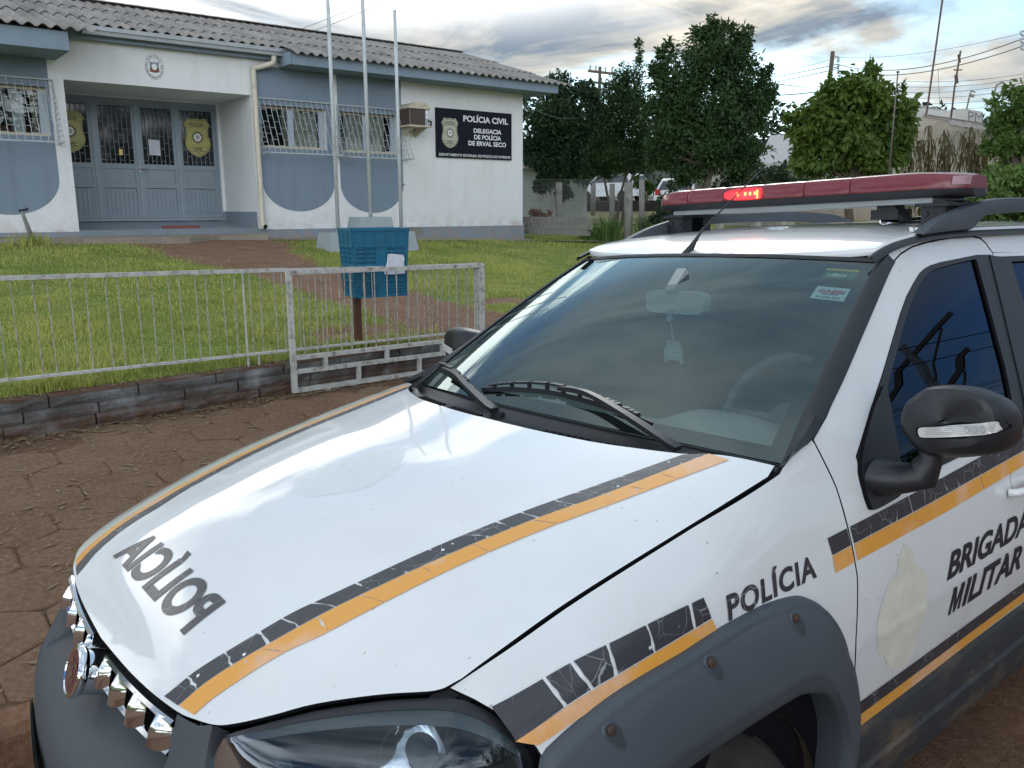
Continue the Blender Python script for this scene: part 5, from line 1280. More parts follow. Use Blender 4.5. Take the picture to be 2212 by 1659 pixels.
# fallen leaves and twigs on the sidewalk and wall
V = []; Fc = []
for k in range(3800):
    x = r.uniform(-.3, 4.2); t = r.uniform(0, 1)**.75; y = 2.9 + (wy(x) - 2.9) * t
    if r.uniform() < .4: y = wy(x) - abs(r.normal(0, .10)) - .01
    z = float(walk_z(x, y)) + .007
    if k > 3500: y = wy(x) + r.uniform(.02, .16); z = .437
    l = r.uniform(.006, .024) * (2.4 if r.uniform() < .12 else 1); w_ = l * r.uniform(.12, .45); a = r.uniform(0, pi); c_, s_ = cos(a), sin(a); q = r.uniform(-.004, .004)
    n = len(V); V += [(x - l*c_, y - l*s_, z), (x + w_*s_, y - w_*c_, z + .002 + q * .3), (x + l*c_, y + l*s_, z + abs(q)), (x - w_*s_, y + w_*c_, z + .001)]; Fc.append((n, n+1, n+2, n+3))
tag(mkobj('leaf_litter', V, Fc, M['litter']), 'dry leaf scraps scattered over the dirty pavers', 'leaves', kind='stuff')
# ---------------------------------------------------------------- retaining wall
def WP(x, off, z): return np.array([x - WN[0]*0 , wy(x) + off, z])
rw = thing('retaining_wall', 'low dark retaining wall of weathered concrete blocks below the railing', 'wall', (2.0, wy(2.0), .18))
r = np.random.default_rng(2); mb = MB()
courses = [(.10, .185), (.190, .262), (.268, .345), (.352, .432)]
for ci, (z0, z1) in enumerate(courses):
    x = -9. + ci * .21
    while x < 46:
        l = r.uniform(.40, .62); g_ = .010; pr = r.uniform(-.008, .008) - (.010 if ci == 0 else 0); zz0 = z0; zz1 = z1
        if x + l > 4.85 and x < 6.5: x += l; continue
        if r.uniform() < .35 and ci in (1, 2): g_ = .004
        if ci < 3 and r.uniform() < .45: zz1 = z1 + .005
        nx = max(2, int(l / .07)); G_ = []
        for j, zz in enumerate(np.linspace(zz0, zz1, 4)):
            G_.append([WP(x + (l - g_) * t, pr + (.006 if j in (0, 3) else r.normal(-.003, .0035)) , zz) for t in np.linspace(0, 1, nx)])
        G_ = np.array(G_); mb.grid(G_)
        top_ = np.array([G_[-1], [WP(x + (l - g_) * t, .17, zz1 - .003) for t in np.linspace(0, 1, nx)]]); mb.grid(top_)
        for e in (0, -1): mb.add([G_[0][e], G_[-1][e], G_[-1][e] + (0, .06, 0), G_[0][e] + (0, .06, 0)], [(0, 1, 2, 3)])
        x += l
mb.build('blocks', M['block'], rw, smooth=False)
mb = MB()
for xa, xb in ((-9, 4.84), (6.5, 46)): mb.add([WP(xa, .016, .05), WP(xb, .016, .05), WP(xb, .016, .424), WP(xa, .016, .424), WP(xa, .18, .424), WP(xb, .18, .424), WP(xb, .18, .05), WP(xa, .18, .05)], [(0,1,2,3), (3,2,5,4), (4,5,6,7), (1,6,5,2), (0,3,4,7)])
mb.build('mortar_core', M['joint'], rw)
# ---------------------------------------------------------------- railing on the wall
fz1 = lambda x: 1.212 - .0225 * (x - .7); fz0 = lambda x: .553 - .0175 * (x - .7)
fen_ = thing('railing', 'long low white railing of thin rusty bars standing on the block wall', 'fence', (2.0, wy(2.0) + .12, .43))
def FP(x, z, o=.12): return WP(x, o, z)
mb = MB(); mb.bar(FP(-9, fz1(-9)), FP(2.70, fz1(2.70)), .042, .028); mb.build('top_rail', M['rail'], fen_)
mb = MB(); mb.bar(FP(2.70, fz1(2.7) - .004), FP(4.66, fz1(4.66) - .004), .040, .026); mb.bar(FP(-9, fz0(-9)), FP(4.70, fz0(4.70)), .032, .018); mb.build('bottom_rail', M['rail'], fen_)
r = np.random.default_rng(8); x = -8.9; k = 0
while x < 4.6:
    mb = MB(); le = r.normal(0, .004); mb.bar(FP(x, fz0(x)), FP(x + le, fz1(x) - .01), .0066, .0066)
    o_ = mb.build('railing_bar', M['railbar'], fen_) if x > .4 else mb
    if x <= .4: 
        if 'lefts' not in globals(): lefts = MB()
        lefts.add(mb.v, mb.f)
    x += (.085 if k % 2 else .125) + r.normal(0, .006); k += 1
tag(lefts.build('railing_bar', M['railbar'], fen_), kind='stuff')
for xx in (-7, -4.2, -1.6, 2.33, 2.42):
    mb = MB(); mb.bar(FP(xx, .425), FP(xx, fz1(xx) - .01 if xx != 2.42 else fz0(xx)), .015, .012); mb.build('post', M['rail'], fen_)
gp = thing('gate_post', 'square white steel post with rust at the open end of the railing', 'post', tuple(FP(4.70, .40)))
mb = MB(); mb.box((4.665, wy(4.7) + .085, .20), (4.735, wy(4.7) + .155, 1.085)); mb.build('shaft', M['rail'], gp)
mb = MB(); mb.box((4.655, wy(4.7) + .075, 1.085), (4.745, wy(4.7) + .165, 1.10)); mb.build('cap', M['rust'], gp)
mb = MB(); rr = np.random.default_rng(4)
q = [[(4.66 + .085 * cos(t) * k, wy(4.7) + .12 + .06 * sin(t) * k, z) for t in np.linspace(0, 2*pi, 11)[:-1]] for z, k in ((1.101, .8), (1.107, 1.0), (1.128, .95), (1.138, .6))]
mb.grid(np.array(q) + rr.normal(0, .004, (4, 10, 3)), True); mb.add(np.array(q[-1]) + rr.normal(0, .002, (10, 3)), [tuple(range(10))]); tag(mb.build('stone', M['concrete'], org=(4.66, wy(4.7) + .12, 1.10)), 'flat brown stone lying on top of the gate post', 'stone')
# ---------------------------------------------------------------- sliding gate
gt = thing('sliding_gate', 'rusty white sliding gate of square tube in front of the block wall', 'gate', tuple(WP(3.4, -.06, .17)))
GP = lambda x, z: WP(x, -.06, z)
gz = lambda x, z0: z0 - .017 * (x - 2.65)
for nm, x0, x1, z0, w_ in (('frame_tube', 2.63, 4.56, 1.157, .034), ('frame_tube', 2.63, 4.62, .484, .034), ('frame_tube', 2.63, 4.62, .372, .034), ('frame_tube', 2.63, 4.62, .222, .038)):
    mb = MB(); mb.bar(GP(x0, gz(x0, z0)), GP(x1, gz(x1, z0)), w_, w_); mb.build(nm, M['rail'], gt)
for x0 in (2.635, 4.60):
    mb = MB(); mb.bar(GP(x0, gz(x0, .205)), GP(x0, gz(x0, 1.172)), .040, .040); mb.build('frame_tube', M['rail'], gt)
for x0, za, zb in ((2.92, .372, .484), (3.52, .372, .484), (4.12, .372, .484), (3.23, .222, .372), (3.86, .222, .372)):
    mb = MB(); mb.bar(GP(x0, gz(x0, za) + .016), GP(x0, gz(x0, zb) - .016), .032, .032); mb.build('frame_tube', M['rail'], gt)
r = np.random.default_rng(18); x = 2.74; k = 0
while x < 4.55:
    mb = MB(); mb.bar(GP(x, gz(x, .49)), GP(x + r.normal(0, .004), gz(x, 1.150)), .0075, .0075); mb.build('gate_bar', M['railbar'], gt); x += (.095 if k % 2 else .125) + r.normal(0, .005); k += 1
for x0 in (2.93, 4.3):
    mb = MB(); mb.box(tuple(GP(x0 - .022, .13) - (0, .014, 0)), tuple(GP(x0 + .022, .208) + (0, .014, 0))); mb.build('wheel_bracket', M['rail'], gt)
# ---------------------------------------------------------------- litter bin: two blue crates on a rusty post
bp = np.array([3.42, wy(3.42) + .27, float(lawn_z(3.42, wy(3.42) + .27))])
bn = thing('litter_bin', 'blue plastic crate on a rusty post used as a litter bin by the gate', 'bin', tuple(bp))
mb = MB(); mb.box((bp[0] - .032, bp[1] - .018, bp[2] - .03), (bp[0] + .032, bp[1] + .018, bp[2] + .56)); mb.build('post', M['rustpost'], bn)
def crate(z0, z1, k0, k1, nm):
    """tapered crate with pierced panels between ribs; the four sides are one mesh"""
    c = np.array([bp[0] + .195, bp[1] + .02]); ang = RAD(-8); ca, sa = cos(ang), sin(ang); mb = MB()
    hx, hy = .255, .175
    def P(u, v, n, z):          # side n, u along -1..1, v outward
        t = (z - z0) / (z1 - z0); k = k0 + (k1 - k0) * t
        ex, ey = hx * k, hy * k
        if n == 0: q = (u * ex, -ey - v)
        elif n == 1: q = (ex + v, u * ey)
        elif n == 2: q = (-u * ex, ey + v)
        else: q = (-ex - v, -u * ey)
        return (c[0] + q[0] * ca - q[1] * sa, c[1] + q[0] * sa + q[1] * ca, z)
    def slab(n, u0, u1, za, zb, v0=0, v1=.006): 
        mb.add([P(u0, v1, n, za), P(u1, v1, n, za), P(u1, v1, n, zb), P(u0, v1, n, zb), P(u0, v0 - .004, n, za), P(u1, v0 - .004, n, za), P(u1, v0 - .004, n, zb), P(u0, v0 - .004, n, zb)], [(0,1,2,3), (7,6,5,4), (0,4,5,1), (1,5,6,2), (2,6,7,3), (3,7,4,0)])
    H = z1 - z0
    for n in range(4):
        slab(n, -1.0, 1.0, z1 - .022, z1, v1=.016); slab(n, -1, 1, z0, z0 + .022, v1=.010); slab(n, -1, 1, z0 + H*.52, z0 + H*.58, v1=.012); slab(n, -1, 1, z1 - .055, z1 - .022, v1=.004)
        nb = 5 if n in (0, 2) else 3
        for k in range(nb + 1):
            u = -1 + 2 * k / nb; w_ = .05 if k in (0, nb) else .022; slab(n, max(-1, u - w_), min(1, u + w_), z0, z1, v1=.011)
        for k in range(nb):
            u0 = -1 + 2 * k / nb; u1 = u0 + 2 / nb
            for (za, zb) in ((z0 + .022, z0 + H*.52), (z0 + H*.58, z1 - .055)):
                if (k == nb // 2 and n in (0, 2)): slab(n, u0, u1, za, zb, v1=.003); continue
                m_ = 4 if n in (0, 2) else 5; hh = 4
                for i in range(m_ + 1):                # lattice
                    uu = u0 + (u1 - u0) * i / m_; slab(n, uu - .020, uu + .020, za, zb, v1=.002)
                for j in range(hh + 1):
                    zz = za + (zb - za) * j / hh; slab(n, u0, u1, max(za, zz - .0095), min(zb, zz + .0095), v1=.0025)
    mb.add([P(-.97, 0, 0, z0 + .01), P(.97, 0, 0, z0 + .01), P(-.97, 0, 2, z0 + .01), P(.97, 0, 2, z0 + .01)], [(0, 1, 2, 3)])
    return mb, P
bz = bp[2] + .455
mb, P0 = crate(bz + .262, bz + .592, .93, 1.0, 'u'); mb.build('upper_crate', M['blue'], bn)
mb, P1 = crate(bz, bz + .258, .90, .96, 'l'); mb.build('lower_crate', M['blue'], bn)
mb = MB(); mb.v = [P0(u, .020, 0, z) for u, z in ((.14, bz + .262), (.20, bz + .30), (.22, bz + .37), (.36, bz + .375), (.82, bz + .36), (.88, bz + .33), (.86, bz + .30), (.87, bz + .262))] + [P1(u, .026, 0, z) for u, z in ((.88, bz + .20), (.40, bz + .195), (.06, bz + .20))]
mb.f = [tuple(range(11))]; lab = mb.build('bin_label', M['paper'], bn)
# ---------------------------------------------------------------- the police station
YF = 15.0
st = thing('police_station', 'single-storey white and slate-blue police station with a corrugated roof and recessed porch', 'building', (6.0, YF, 1.1))
def B(name, lo, hi, mt, parent=None): mb = MB(); mb.box(lo, hi); return mb.build(name, M[mt] if isinstance(mt, str) else mt, parent or st)
XL, XR = -6.0, 12.11; ZW = 4.46
wins = [(1.36, 2.66, 2.74, 3.47), (6.08, 7.34, 2.72, 3.46), (7.63, 8.88, 2.70, 3.45)]
# front wall in strips around the openings
def strips(x0, x1, z0, z1, ws_):
    mb = MB(); xs = [x0] + sum([[a, b] for a, b, _, _ in ws_], []) + [x1]
    for i in range(0, len(xs), 2): mb.box((xs[i], YF, z0), (xs[i+1], YF + .20, z1))
    for a, b, c, d in ws_: mb.box((a, YF, z0), (b, YF + .20, c)); mb.box((a, YF, d), (b, YF + .20, z1))
    return mb
mb = strips(XL, 2.92, .9, ZW, wins[:1]); 
for v, f in [(strips(5.90, XR, .9, ZW, wins[1:]).v, strips(5.90, XR, .9, ZW, wins[1:]).f)]: mb.add(v, f)
mb.box((2.92, YF, 3.605), (5.90, YF + .20, 4.46))                       # lintel over the porch
mb.box((XR - .20, YF + .20, .9), (XR, 22.6, ZW)); mb.box((XL, YF + .2, .9), (XL + .2, 22.6, ZW)); mb.box((XL + .2, 22.4, .9), (XR - .2, 22.6, ZW))
mb.box((5.90, YF + .20, 1.0), (6.02, 16.75, 4.1)); mb.box((2.2, YF + .20, 1.0), (2.36, 16.75, 4.1)); mb.box((5.84, 16.62, 1.0), (5.90, 16.78, 3.605)); mb.box((2.36, 16.62, 3.58), (5.84, 16.80, 3.80))
mb.build('wall', M['wwall'], st)
mb = MB(); mb.box((2.36, YF + .20, 3.605), (5.90, 16.62, 3.68)); mb.build('porch_ceiling', M['wwall'], st)
# gable triangle over the side wall
mb = MB(); mb.add([(XR - .001, YF + .2, ZW), (XR - .001, 22.4, ZW), (XR - .001, 18.4, 5.42), (XR - .2, YF + .2, ZW), (XR - .2, 22.4, ZW), (XR - .2, 18.4, 5.42)], [(0, 1, 2), (5, 4, 3), (0, 2, 5, 3), (1, 4, 5, 2)]); mb.build('gable', M['wwall'], st)
# painted blue bays with rounded feet
def bay(x0, x1, zb, w_):
    c = (x0 + x1) / 2; r = (x1 - x0) / 2; zc = 2.10; out = [(x0, 4.12), (x0, zc)] + [(c - r * cos(t), zc - (zc - zb) * sin(t)) for t in np.linspace(0, pi, 40)[1:-1]] + [(x1, zc), (x1, 4.12)]
    P, T_ = cdt(out, [[(w_[0] + .0, w_[2]), (w_[1], w_[2]), (w_[1], w_[3]), (w_[0], w_[3])]] if w_[0] > x0 else (), .12)
    mkobj('painted_bay', [(x, YF - .004, z) for x, z in P], [t[::-1] if np.cross(P[t[1]] - P[t[0]], P[t[2]] - P[t[0]]) < 0 else t for t in T_], M['bwall'], st)
bay(1.29, 2.71, 1.545, wins[0]); bay(6.03, 7.45, 1.585, wins[1]); bay(7.585, 8.985, 1.55, wins[2])
# plinth
mb = MB(); mb.box((XL, YF - .03, .9), (2.95, YF, 1.275)); mb.box((5.92, YF - .028, .9), (XR + .03, YF, 1.262)); mb.box((XR, YF, .9), (XR + .03, 22.6, 1.258)); mb.build('plinth', M['plinth'], st)
patch = [(8.62, 1.20), (8.66, 1.245), (8.9, 1.255), (9.3, 1.25), (9.42, 1.22), (9.40, 1.12), (9.2, 1.09), (8.8, 1.10)]
P, T_ = cdt(catmull(patch, 4, True), (), .1); mkobj('bare_patch', [(x, YF - .032, z) for x, z in P], T_, M['concpost'], st)
# porch floor, step and skirting
mb = MB(); mb.box((2.92, YF - .02, 1.0), (5.90, YF + .25, 1.295)); mb.add([(2.36, YF + .25, 1.294), (5.90, YF + .25, 1.294), (5.90, 16.66, 1.40), (2.36, 16.66, 1.40)], [(0, 1, 2, 3)]); mb.build('porch_floor', M['porchfloor'], st)
mb = MB(); mb.box((5.875, YF + .01, 1.29), (5.90, 16.62, 1.58)); mb.box((5.838, 16.60, 1.38), (5.875, 16.62, 1.58)); mb.build('skirting', M['plinth'], st)
# windows
def window(x0, x1, z0, z1, y=YF, split=.46, curtains=((.34, 1.0),), inside=None):
    w_ = thing('window', None, None); w_.parent = st; ORG[w_.name] = ORG[st.name]; w_.location = (0, 0, 0)
    B('jamb', (x0, y + .02, z1), (x1, y + .2, z1 + .01), 'bwall', w_)
    mb = MB(); t = .045; yy = y + .09
    xm = x0 + (x1 - x0) * split
    B('window_rail', (x0, yy, z0), (x1, yy + .05, z0 + t), 'winwood', w_); B('window_rail', (x0, yy, z1 - t), (x1, yy + .05, z1), 'winwood', w_)
    for lo_, hi_ in (((x0, yy - .002, z0 + t), (x0 + .035, yy + .05, z1 - t)), ((x1 - .11, yy - .002, z0 + t), (x1, yy + .05, z1 - t)), ((xm - .055, yy - .012, z0 + t), (xm + .055, yy + .04, z1 - t))): B('window_stile', lo_, hi_, 'winframe', w_)
    B('pane', (x0 + .035, yy + .02, z0 + t), (xm - .055, yy + .024, z1 - t), 'pane', w_); B('pane', (xm + .055, yy + .03, z0 + t), (x1 - .11, yy + .034, z1 - t), 'pane', w_)
    for a, b in curtains:
        xs = np.linspace(x0 + (x1 - x0) * a, x0 + (x1 - x0) * b, 70); mb = MB(); ph = np.cumsum(np.random.default_rng(int(x0 * 10 + a * 100)).uniform(.15, .6, 70))
        mb.grid(np.array([[(x + (.02 * math.sin(z * 3) if i < 4 else 0), yy + .075 + .018 * math.sin(p * 1.5), z) for i, (x, p) in enumerate(zip(xs, ph))] for z in np.linspace(z0, z1 - .03, 8)])); mb.build('curtain', M['curtain'], w_, smooth=True)
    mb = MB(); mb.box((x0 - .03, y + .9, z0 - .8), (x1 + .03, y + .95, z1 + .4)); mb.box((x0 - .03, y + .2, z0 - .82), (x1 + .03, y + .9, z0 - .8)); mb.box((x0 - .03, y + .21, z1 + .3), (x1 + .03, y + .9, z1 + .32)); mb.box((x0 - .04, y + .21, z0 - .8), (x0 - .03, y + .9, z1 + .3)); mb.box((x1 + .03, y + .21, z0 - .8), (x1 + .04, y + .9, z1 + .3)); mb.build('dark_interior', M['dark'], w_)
    if inside:
        mb = MB(); mb.box((x0 + .1, y + .45, z0 - .2), (x1 - .05, y + .75, z0 + .17)); mb.build('cabinet', M['brickred'], w_)
    # guard: a cage that leans out towards the foot
    mb = MB(); za, zb = z1 + .11, z0 - .11; o = .42; xa, xb = x0 - .06, x1 + .10; n = 14
    fr = lambda x, t: (x, y - .03 - o * t, za + (zb - za) * t)
    mb.bar(fr(xa, 0), fr(xb, 0), .02); mb.bar(fr(xa, 1), fr(xb, 1), .02)
    for k in range(n + 1): x = xa + (xb - xa) * k / n; mb.bar(fr(x, 0), fr(x, 1), .0085)
    for k in range(n):
        x = xa + (xb - xa) * k / n; x2 = xa + (xb - xa) * (k + 1) / n
        for t in np.arange(.10 if k % 2 else .21, .98, .22): mb.bar(fr(x, t), fr(x2, t), .0065)
    for x in (xa, xb):
        mb.bar((x, y - .01, za), (x, y - .01, zb), .02); mb.bar((x, y - .01, zb), fr(x, 1), .02)
        for j, t in enumerate(np.arange(.10, .99, .088)):
            mb.bar((x, y - .01, za + (zb - za) * t), fr(x, t), .0085)
            for q in np.arange(.13 if j % 2 else .26, o * t + .03, .26):
                z_ = za + (zb - za) * t; mb.bar((x, y - .02 - q * .55, z_), (x, y - .02 - q * .55, z_ - .088 * (za - zb)), .007)
    mb.build('window_guard', M['bars'], w_)
window(*wins[0], split=-.4 + .85, curtains=((.84, .93),), inside=1); window(*wins[1], curtains=((.36, .46), (.52, .90))); window(*wins[2], curtains=((.13, .44), (.50, .84)))
# guard of the window round the corner
mb = MB(); za, zb, o = 3.57, 2.58, .46
fr = lambda y, t: (XR + .03 + o * t, y, za + (zb - za) * t)
for k in range(13): y = 15.55 + .12 * k; mb.bar(fr(y, 0), fr(y, 1), .012)
for t in (0, 1): mb.bar(fr(15.55, t), fr(16.99, t), .02)
for t in np.arange(.1, 1, .09):
    mb.bar((XR + .01, 15.55, za + (zb - za) * t), fr(15.55, t), .010)
    mb.bar(fr(15.55, t), fr(16.99, t), .009)
mb.bar((XR + .01, 15.55, zb), fr(15.55, 1), .02); mb.build('window_guard', M['accream'], st)
# door of four leaves
dr = thing('door', None, None); dr.parent = st; ORG[dr.name] = ORG[st.name]
DY = 16.64; dx = [2.36, 3.10, 3.28, 4.10, 4.20, 5.03, 5.06, 5.72]
leaf = [(2.36, 3.155), (3.235, 4.105), (4.165, 5.005), (5.065, 5.715)]
leaf = [(2.90, 3.605), (3.670, 4.335), (4.395, 5.045), (5.105, 5.80)]
DZ0, DZ1, DM = 1.42, 3.58, 2.43
mb = MB(); mb.box((2.36, DY, DZ0 - .01), (5.84, DY + .06, DZ0 + .04)); mb.box((2.36, DY - .01, DZ1 - .10), (5.84, DY + .07, DZ1)); mb.box((5.80, DY - .02, DZ0 + .04), (5.84, DY + .06, DZ1 - .10)); mb.box((2.36, DY - .008, DZ0 + .04), (2.90, DY + .055, DZ1 - .10))
for a, b in zip(leaf[:-1], leaf[1:]): mb.box((a[1], DY - .008, DZ0 + .04), (b[0], DY + .055, DZ1 - .10))
mb.build('door_frame', M['doorf'], dr)
for li, (a, b) in enumerate(leaf):
    mb = MB(); t = .055; z0, z1 = DZ0 + .045, DZ1 - .105; b2 = b
    for (x0, x1, za, zb) in ((a, a + t, z0, z1), (b2 - t, b2, z0, z1), (a + t, b2 - t, z0, z0 + .06), (a + t, b2 - t, z1 - .03, z1), (a + t, b2 - t, DM - .08, DM + .01), (a + t, b2 - t, 2.01, 2.07)): mb.box((x0, DY + .004, za), (x1, DY + .05, zb))
    mb.box((a + t, DY + .026, z0 + .06), (b2 - t, DY + .04, 2.0)); mb.box((a + t, DY + .024, 2.06), (b2 - t, DY + .04, DM - .07))
    mb.box((a + t + .05, DY + .015, 2.10), (b2 - t - .05, DY + .026, DM - .11))
    for x in np.arange(a + t + .03, b2 - t - .02, .075): mb.box((x, DY + .014, z0 + .075), (x + .045, DY + .028, 1.985))
    mb.build('door_leaf', M['doorp'], dr)
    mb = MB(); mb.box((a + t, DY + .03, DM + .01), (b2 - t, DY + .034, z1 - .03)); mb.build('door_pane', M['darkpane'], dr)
    mb = MB(); n = 7; x0, x1 = a + t, b2 - t; z0b, z1b = DM + .01, z1 - .03
    for k in range(1, n): x = x0 + (x1 - x0) * k / n; mb.bar((x, DY + .012, z0b), (x, DY + .012, z1b), .009)
    for k in range(n):
        for z in np.arange(z0b + (.16 if k % 2 else .06), z1b - .03, .225): mb.bar((x0 + (x1 - x0) * k / n, DY + .012, z), (x0 + (x1 - x0) * (k+1) / n, DY + .012, z), .0075)
    mb.build('door_bars', M['barsd'], dr)
mb = MB(); mb.box((4.345, DY - .012, 2.30), (4.385, DY - .008, 2.40)); mb.tube([(4.365, DY - .01, 2.355), (4.365, DY - .05, 2.355), (4.48, DY - .055, 2.35)], .012, 8); mb.build('door_handle', M['alloy'], dr)
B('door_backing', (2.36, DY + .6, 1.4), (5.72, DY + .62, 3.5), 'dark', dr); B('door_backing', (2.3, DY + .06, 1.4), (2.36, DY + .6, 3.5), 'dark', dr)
def shield(name, cx_, cz, h, y, mt, parent, lab=True, M1='ink'):
    """police shield: waisted outline, two ribbons, a ring of rays and a crest"""
    half_ = [(0, .50), (.10, .475), (.20, .49), (.235, .50), (.33, .36), (.345, .33), (.30, .20), (.295, .05), (.335, -.10), (.34, -.19), (.29, -.33), (.16, -.45), (0, -.51)]
    q = catmull(half_, 3); q = np.vstack([q, q[::-1][1:-1] * (-1, 1)]); P_ = lambda u, v, d: (cx_ + u * h, y - d, cz + v * h)
    root = MB(); root.prism([tuple(p) for p in q], lambda u, v, d: P_(u, v, d), 0, .006); root.f[1] = root.f[1]; s_ = root.build(name, mt, parent)
    k = MB()
    for sc in (.93,):
        qq = q * sc
        for a_, b_ in zip(qq, np.roll(qq, -1, 0)): k.bar(P_(*a_, .0075), P_(*b_, .0075), .006, .002, up=(0, 1, 0))
    for j in range(14):
        t = 2*pi*j/14; c_, s2 = cos(t), sin(t); r0, r1, w_ = .108, .178, .026
        k.add([P_(r0*c_ - w_*s2, r0*s2 + w_*c_ + .0, .008), P_(r1*c_, r1*s2, .008), P_(r0*c_ + w_*s2, r0*s2 - w_*c_, .008)], [(0, 2, 1)])
    for sgn, v0 in ((1, .30), (-1, -.30)):
        for dv in (.055, -.055):
            pts = [(u, v0 + dv - sgn * 0 + (.03 if sgn > 0 else -.02) * (1 - (u/.22)**2)) for u in np.linspace(-.22, .22, 9)]
            for a_, b_ in zip(pts[:-1], pts[1:]): k.bar(P_(*a_, .008), P_(*b_, .008), .006, .002, up=(0, 1, 0))
        for e in (-1, 1): k.bar(P_(e*.22, v0 + .055, .008), P_(e*.27, v0 - .06, .008), .005, .002, up=(0, 1, 0)); k.bar(P_(e*.22, v0 - .055, .008), P_(e*.25, v0 - .11, .008), .005, .002, up=(0, 1, 0))
    for txt, u0, v0, v1 in (('POLÍCIA', .185, .285, .355), ('CIVIL', .135, -.355, -.275), ('RS', .04, -.43, -.395)):
        U, Fc = text_fit(txt, -u0, u0, v0, v1, bold=.02); k.add([P_(a_, b_, .008) for a_, b_ in U], [f[::-1] if False else f for f in Fc])
    k.build('shield_print', M[M1], s_ if parent is not st else s_)
    k = MB(); k.prism([(.10 * cos(t), .10 * sin(t)) for t in np.linspace(0, 2*pi, 25)[:-1]], P_, .006, .0078); k.build('shield_disc', M['signwht'], s_)
    k = MB(); k.prism([(-.05, .05), (-.05, -.02), (0, -.065), (.05, -.02), (.05, .05)], P_, .0078, .0086); k.build('shield_crest', M['shield'], s_)
    k = MB(); k.prism([(-.022, .035), (-.022, -.015), (0, -.04), (.022, -.015), (.022, .035)], P_, .0086, .0092); k.build('shield_crest', M['acgrey'], s_)
    return s_
for cx_ in (3.255, 5.455):
    s_ = shield('shield_sticker', cx_, 2.965, .70, DY + .004, M['yellow'], dr)
B('small_emblem', (4.03, DY - .004, 2.59), (4.09, DY + .006, 2.69), 'brass', dr)
# roof: three rows of corrugated sheets, overlapping
def roofz(y): return 5.50 - .300 * (18.4 - y)
def sheet(x0, x1, y0, y1, lift, lam=.177, amp=.026):
    n = int((x1 - x0) / lam * 8); xs = np.linspace(x0, x1, n); G_ = []
    for y in np.linspace(y0, y1, 5): G_.append([(x, y, roofz(y) + lift * (1 - (y - y0) / (y1 - y0)) + amp * math.sin(2*pi*x/lam)) for x in xs])
    G_ = np.array(G_); lo = G_[0] - (0, -.004, .012); return G_, lo
mb = MB()
def addsheet(x0, x1, y0, y1, lift):
    G_, lo = sheet(x0, x1, y0, y1, lift); mb.grid(G_); mb.grid(np.array([lo, G_[0]]))
    mb.add([tuple(p) for p in (G_[0][-1], G_[-1][-1], G_[-1][-1] - (0, 0, .02), G_[0][-1] - (0, 0, .02))], [(0, 1, 2, 3)])
RX = 12.93
for (xa, xb, ya) in ((XL - .6, 3.25, 13.90), (3.25, 6.42, 14.72), (6.42, RX, 14.28)):
    addsheet(xa, xb, ya, 15.75, .03); addsheet(xa, xb, 15.55, 17.15, .03); addsheet(xa, xb, 16.95, 18.42, .03)
G_ = np.array([[(x, y, 2 * 5.50 - roofz(y) - 0 + .026 * math.sin(2*pi*x/.177)) for x in np.linspace(XL - .6, RX, int((RX - XL) / .177 * 6))] for y in (18.4, 23.2)]); mb.grid(G_)
mb.build('roof', M['roof'], st, autosmooth=50)
mb = MB(); xs = np.linspace(XL - .6, RX, int((RX - XL) / .3))
for a_, b_ in zip(xs[:-1], xs[1:]):
    q = [[(x, 18.4 + .16 * math.sin(t), 5.505 + .035 * math.cos(t) * (1 if x == a_ else 1.25) + .012) for t in np.linspace(-1.5, 1.5, 9)] for x in (a_, b_ + .02)]; mb.grid(np.array(q)[:, ::-1])
mb.build('ridge_tiles', M['roof'], st, smooth=True)
# fascia boards, soffits, gutter
mb = MB()
mb.box((XL, 14.0, 3.88), (2.85, 14.03, 4.14)); mb.add([(2.82, 14.03, 3.88), (2.85, 14.03, 3.88), (2.85, YF, 3.88), (2.82, YF, 3.88), (2.82, 14.03, 4.14), (2.85, 14.03, 4.14), (2.85, YF, 4.42), (2.82, YF, 4.42)], [(0,3,2,1), (4,5,6,7), (0,1,5,4), (1,2,6,5), (2,3,7,6), (3,0,4,7)]); mb.box((6.46, 14.40, 4.105), (12.62, 14.43, 4.275)); mb.box((6.46, 14.42, 4.275), (12.60, 14.44, 4.30)); mb.box((12.59, 14.43, 4.105), (12.62, 15.2, 4.275)); mb.box((2.85, 14.86, 4.215), (6.46, 14.885, 4.42)); mb.box((6.43, 14.44, 4.11), (6.46, 14.86, 4.32)); mb.build('fascia', M['fascia'], st)
mb = MB(); mb.box((XL, 14.03, 3.885), (2.82, YF, 3.91)); mb.box((6.46, 14.43, 4.11), (12.59, YF, 4.13)); mb.box((2.85, 14.885, 4.22), (6.43, YF, 4.24)); mb.box((XR, YF, 4.11), (12.59, 22.6, 4.13)); mb.build('soffit', M['fascia'], st)
mb = MB(); 
for a_, b_ in (((12.60, 14.43), (12.60, 18.4)), ):
    mb.add([(12.60, 14.43, 4.11), (12.63, 14.43, 4.11), (12.63, 14.43, 4.27), (12.60, 14.43, 4.27), (12.60, 18.4, 5.30), (12.63, 18.4, 5.30), (12.63, 18.4, 5.46), (12.60, 18.4, 5.46)], [(0,1,2,3), (7,6,5,4), (0,4,5,1), (1,5,6,2), (2,6,7,3), (3,7,4,0)])
mb.build('bargeboard', M['fascia'], st)
mb = MB(); P_ = [(14.86, 4.40), (14.855, 4.29), (14.80, 4.275), (14.72, 4.275), (14.715, 4.33), (14.69, 4.335), (14.69, 4.395), (14.705, 4.40), (14.705, 4.345), (14.73, 4.34), (14.73, 4.29), (14.84, 4.29), (14.845, 4.40)]
mb.prism(P_, lambda u, v, d: (d, u, v), 3.20, 6.56); mb.build('gutter', M['gutter'], st)
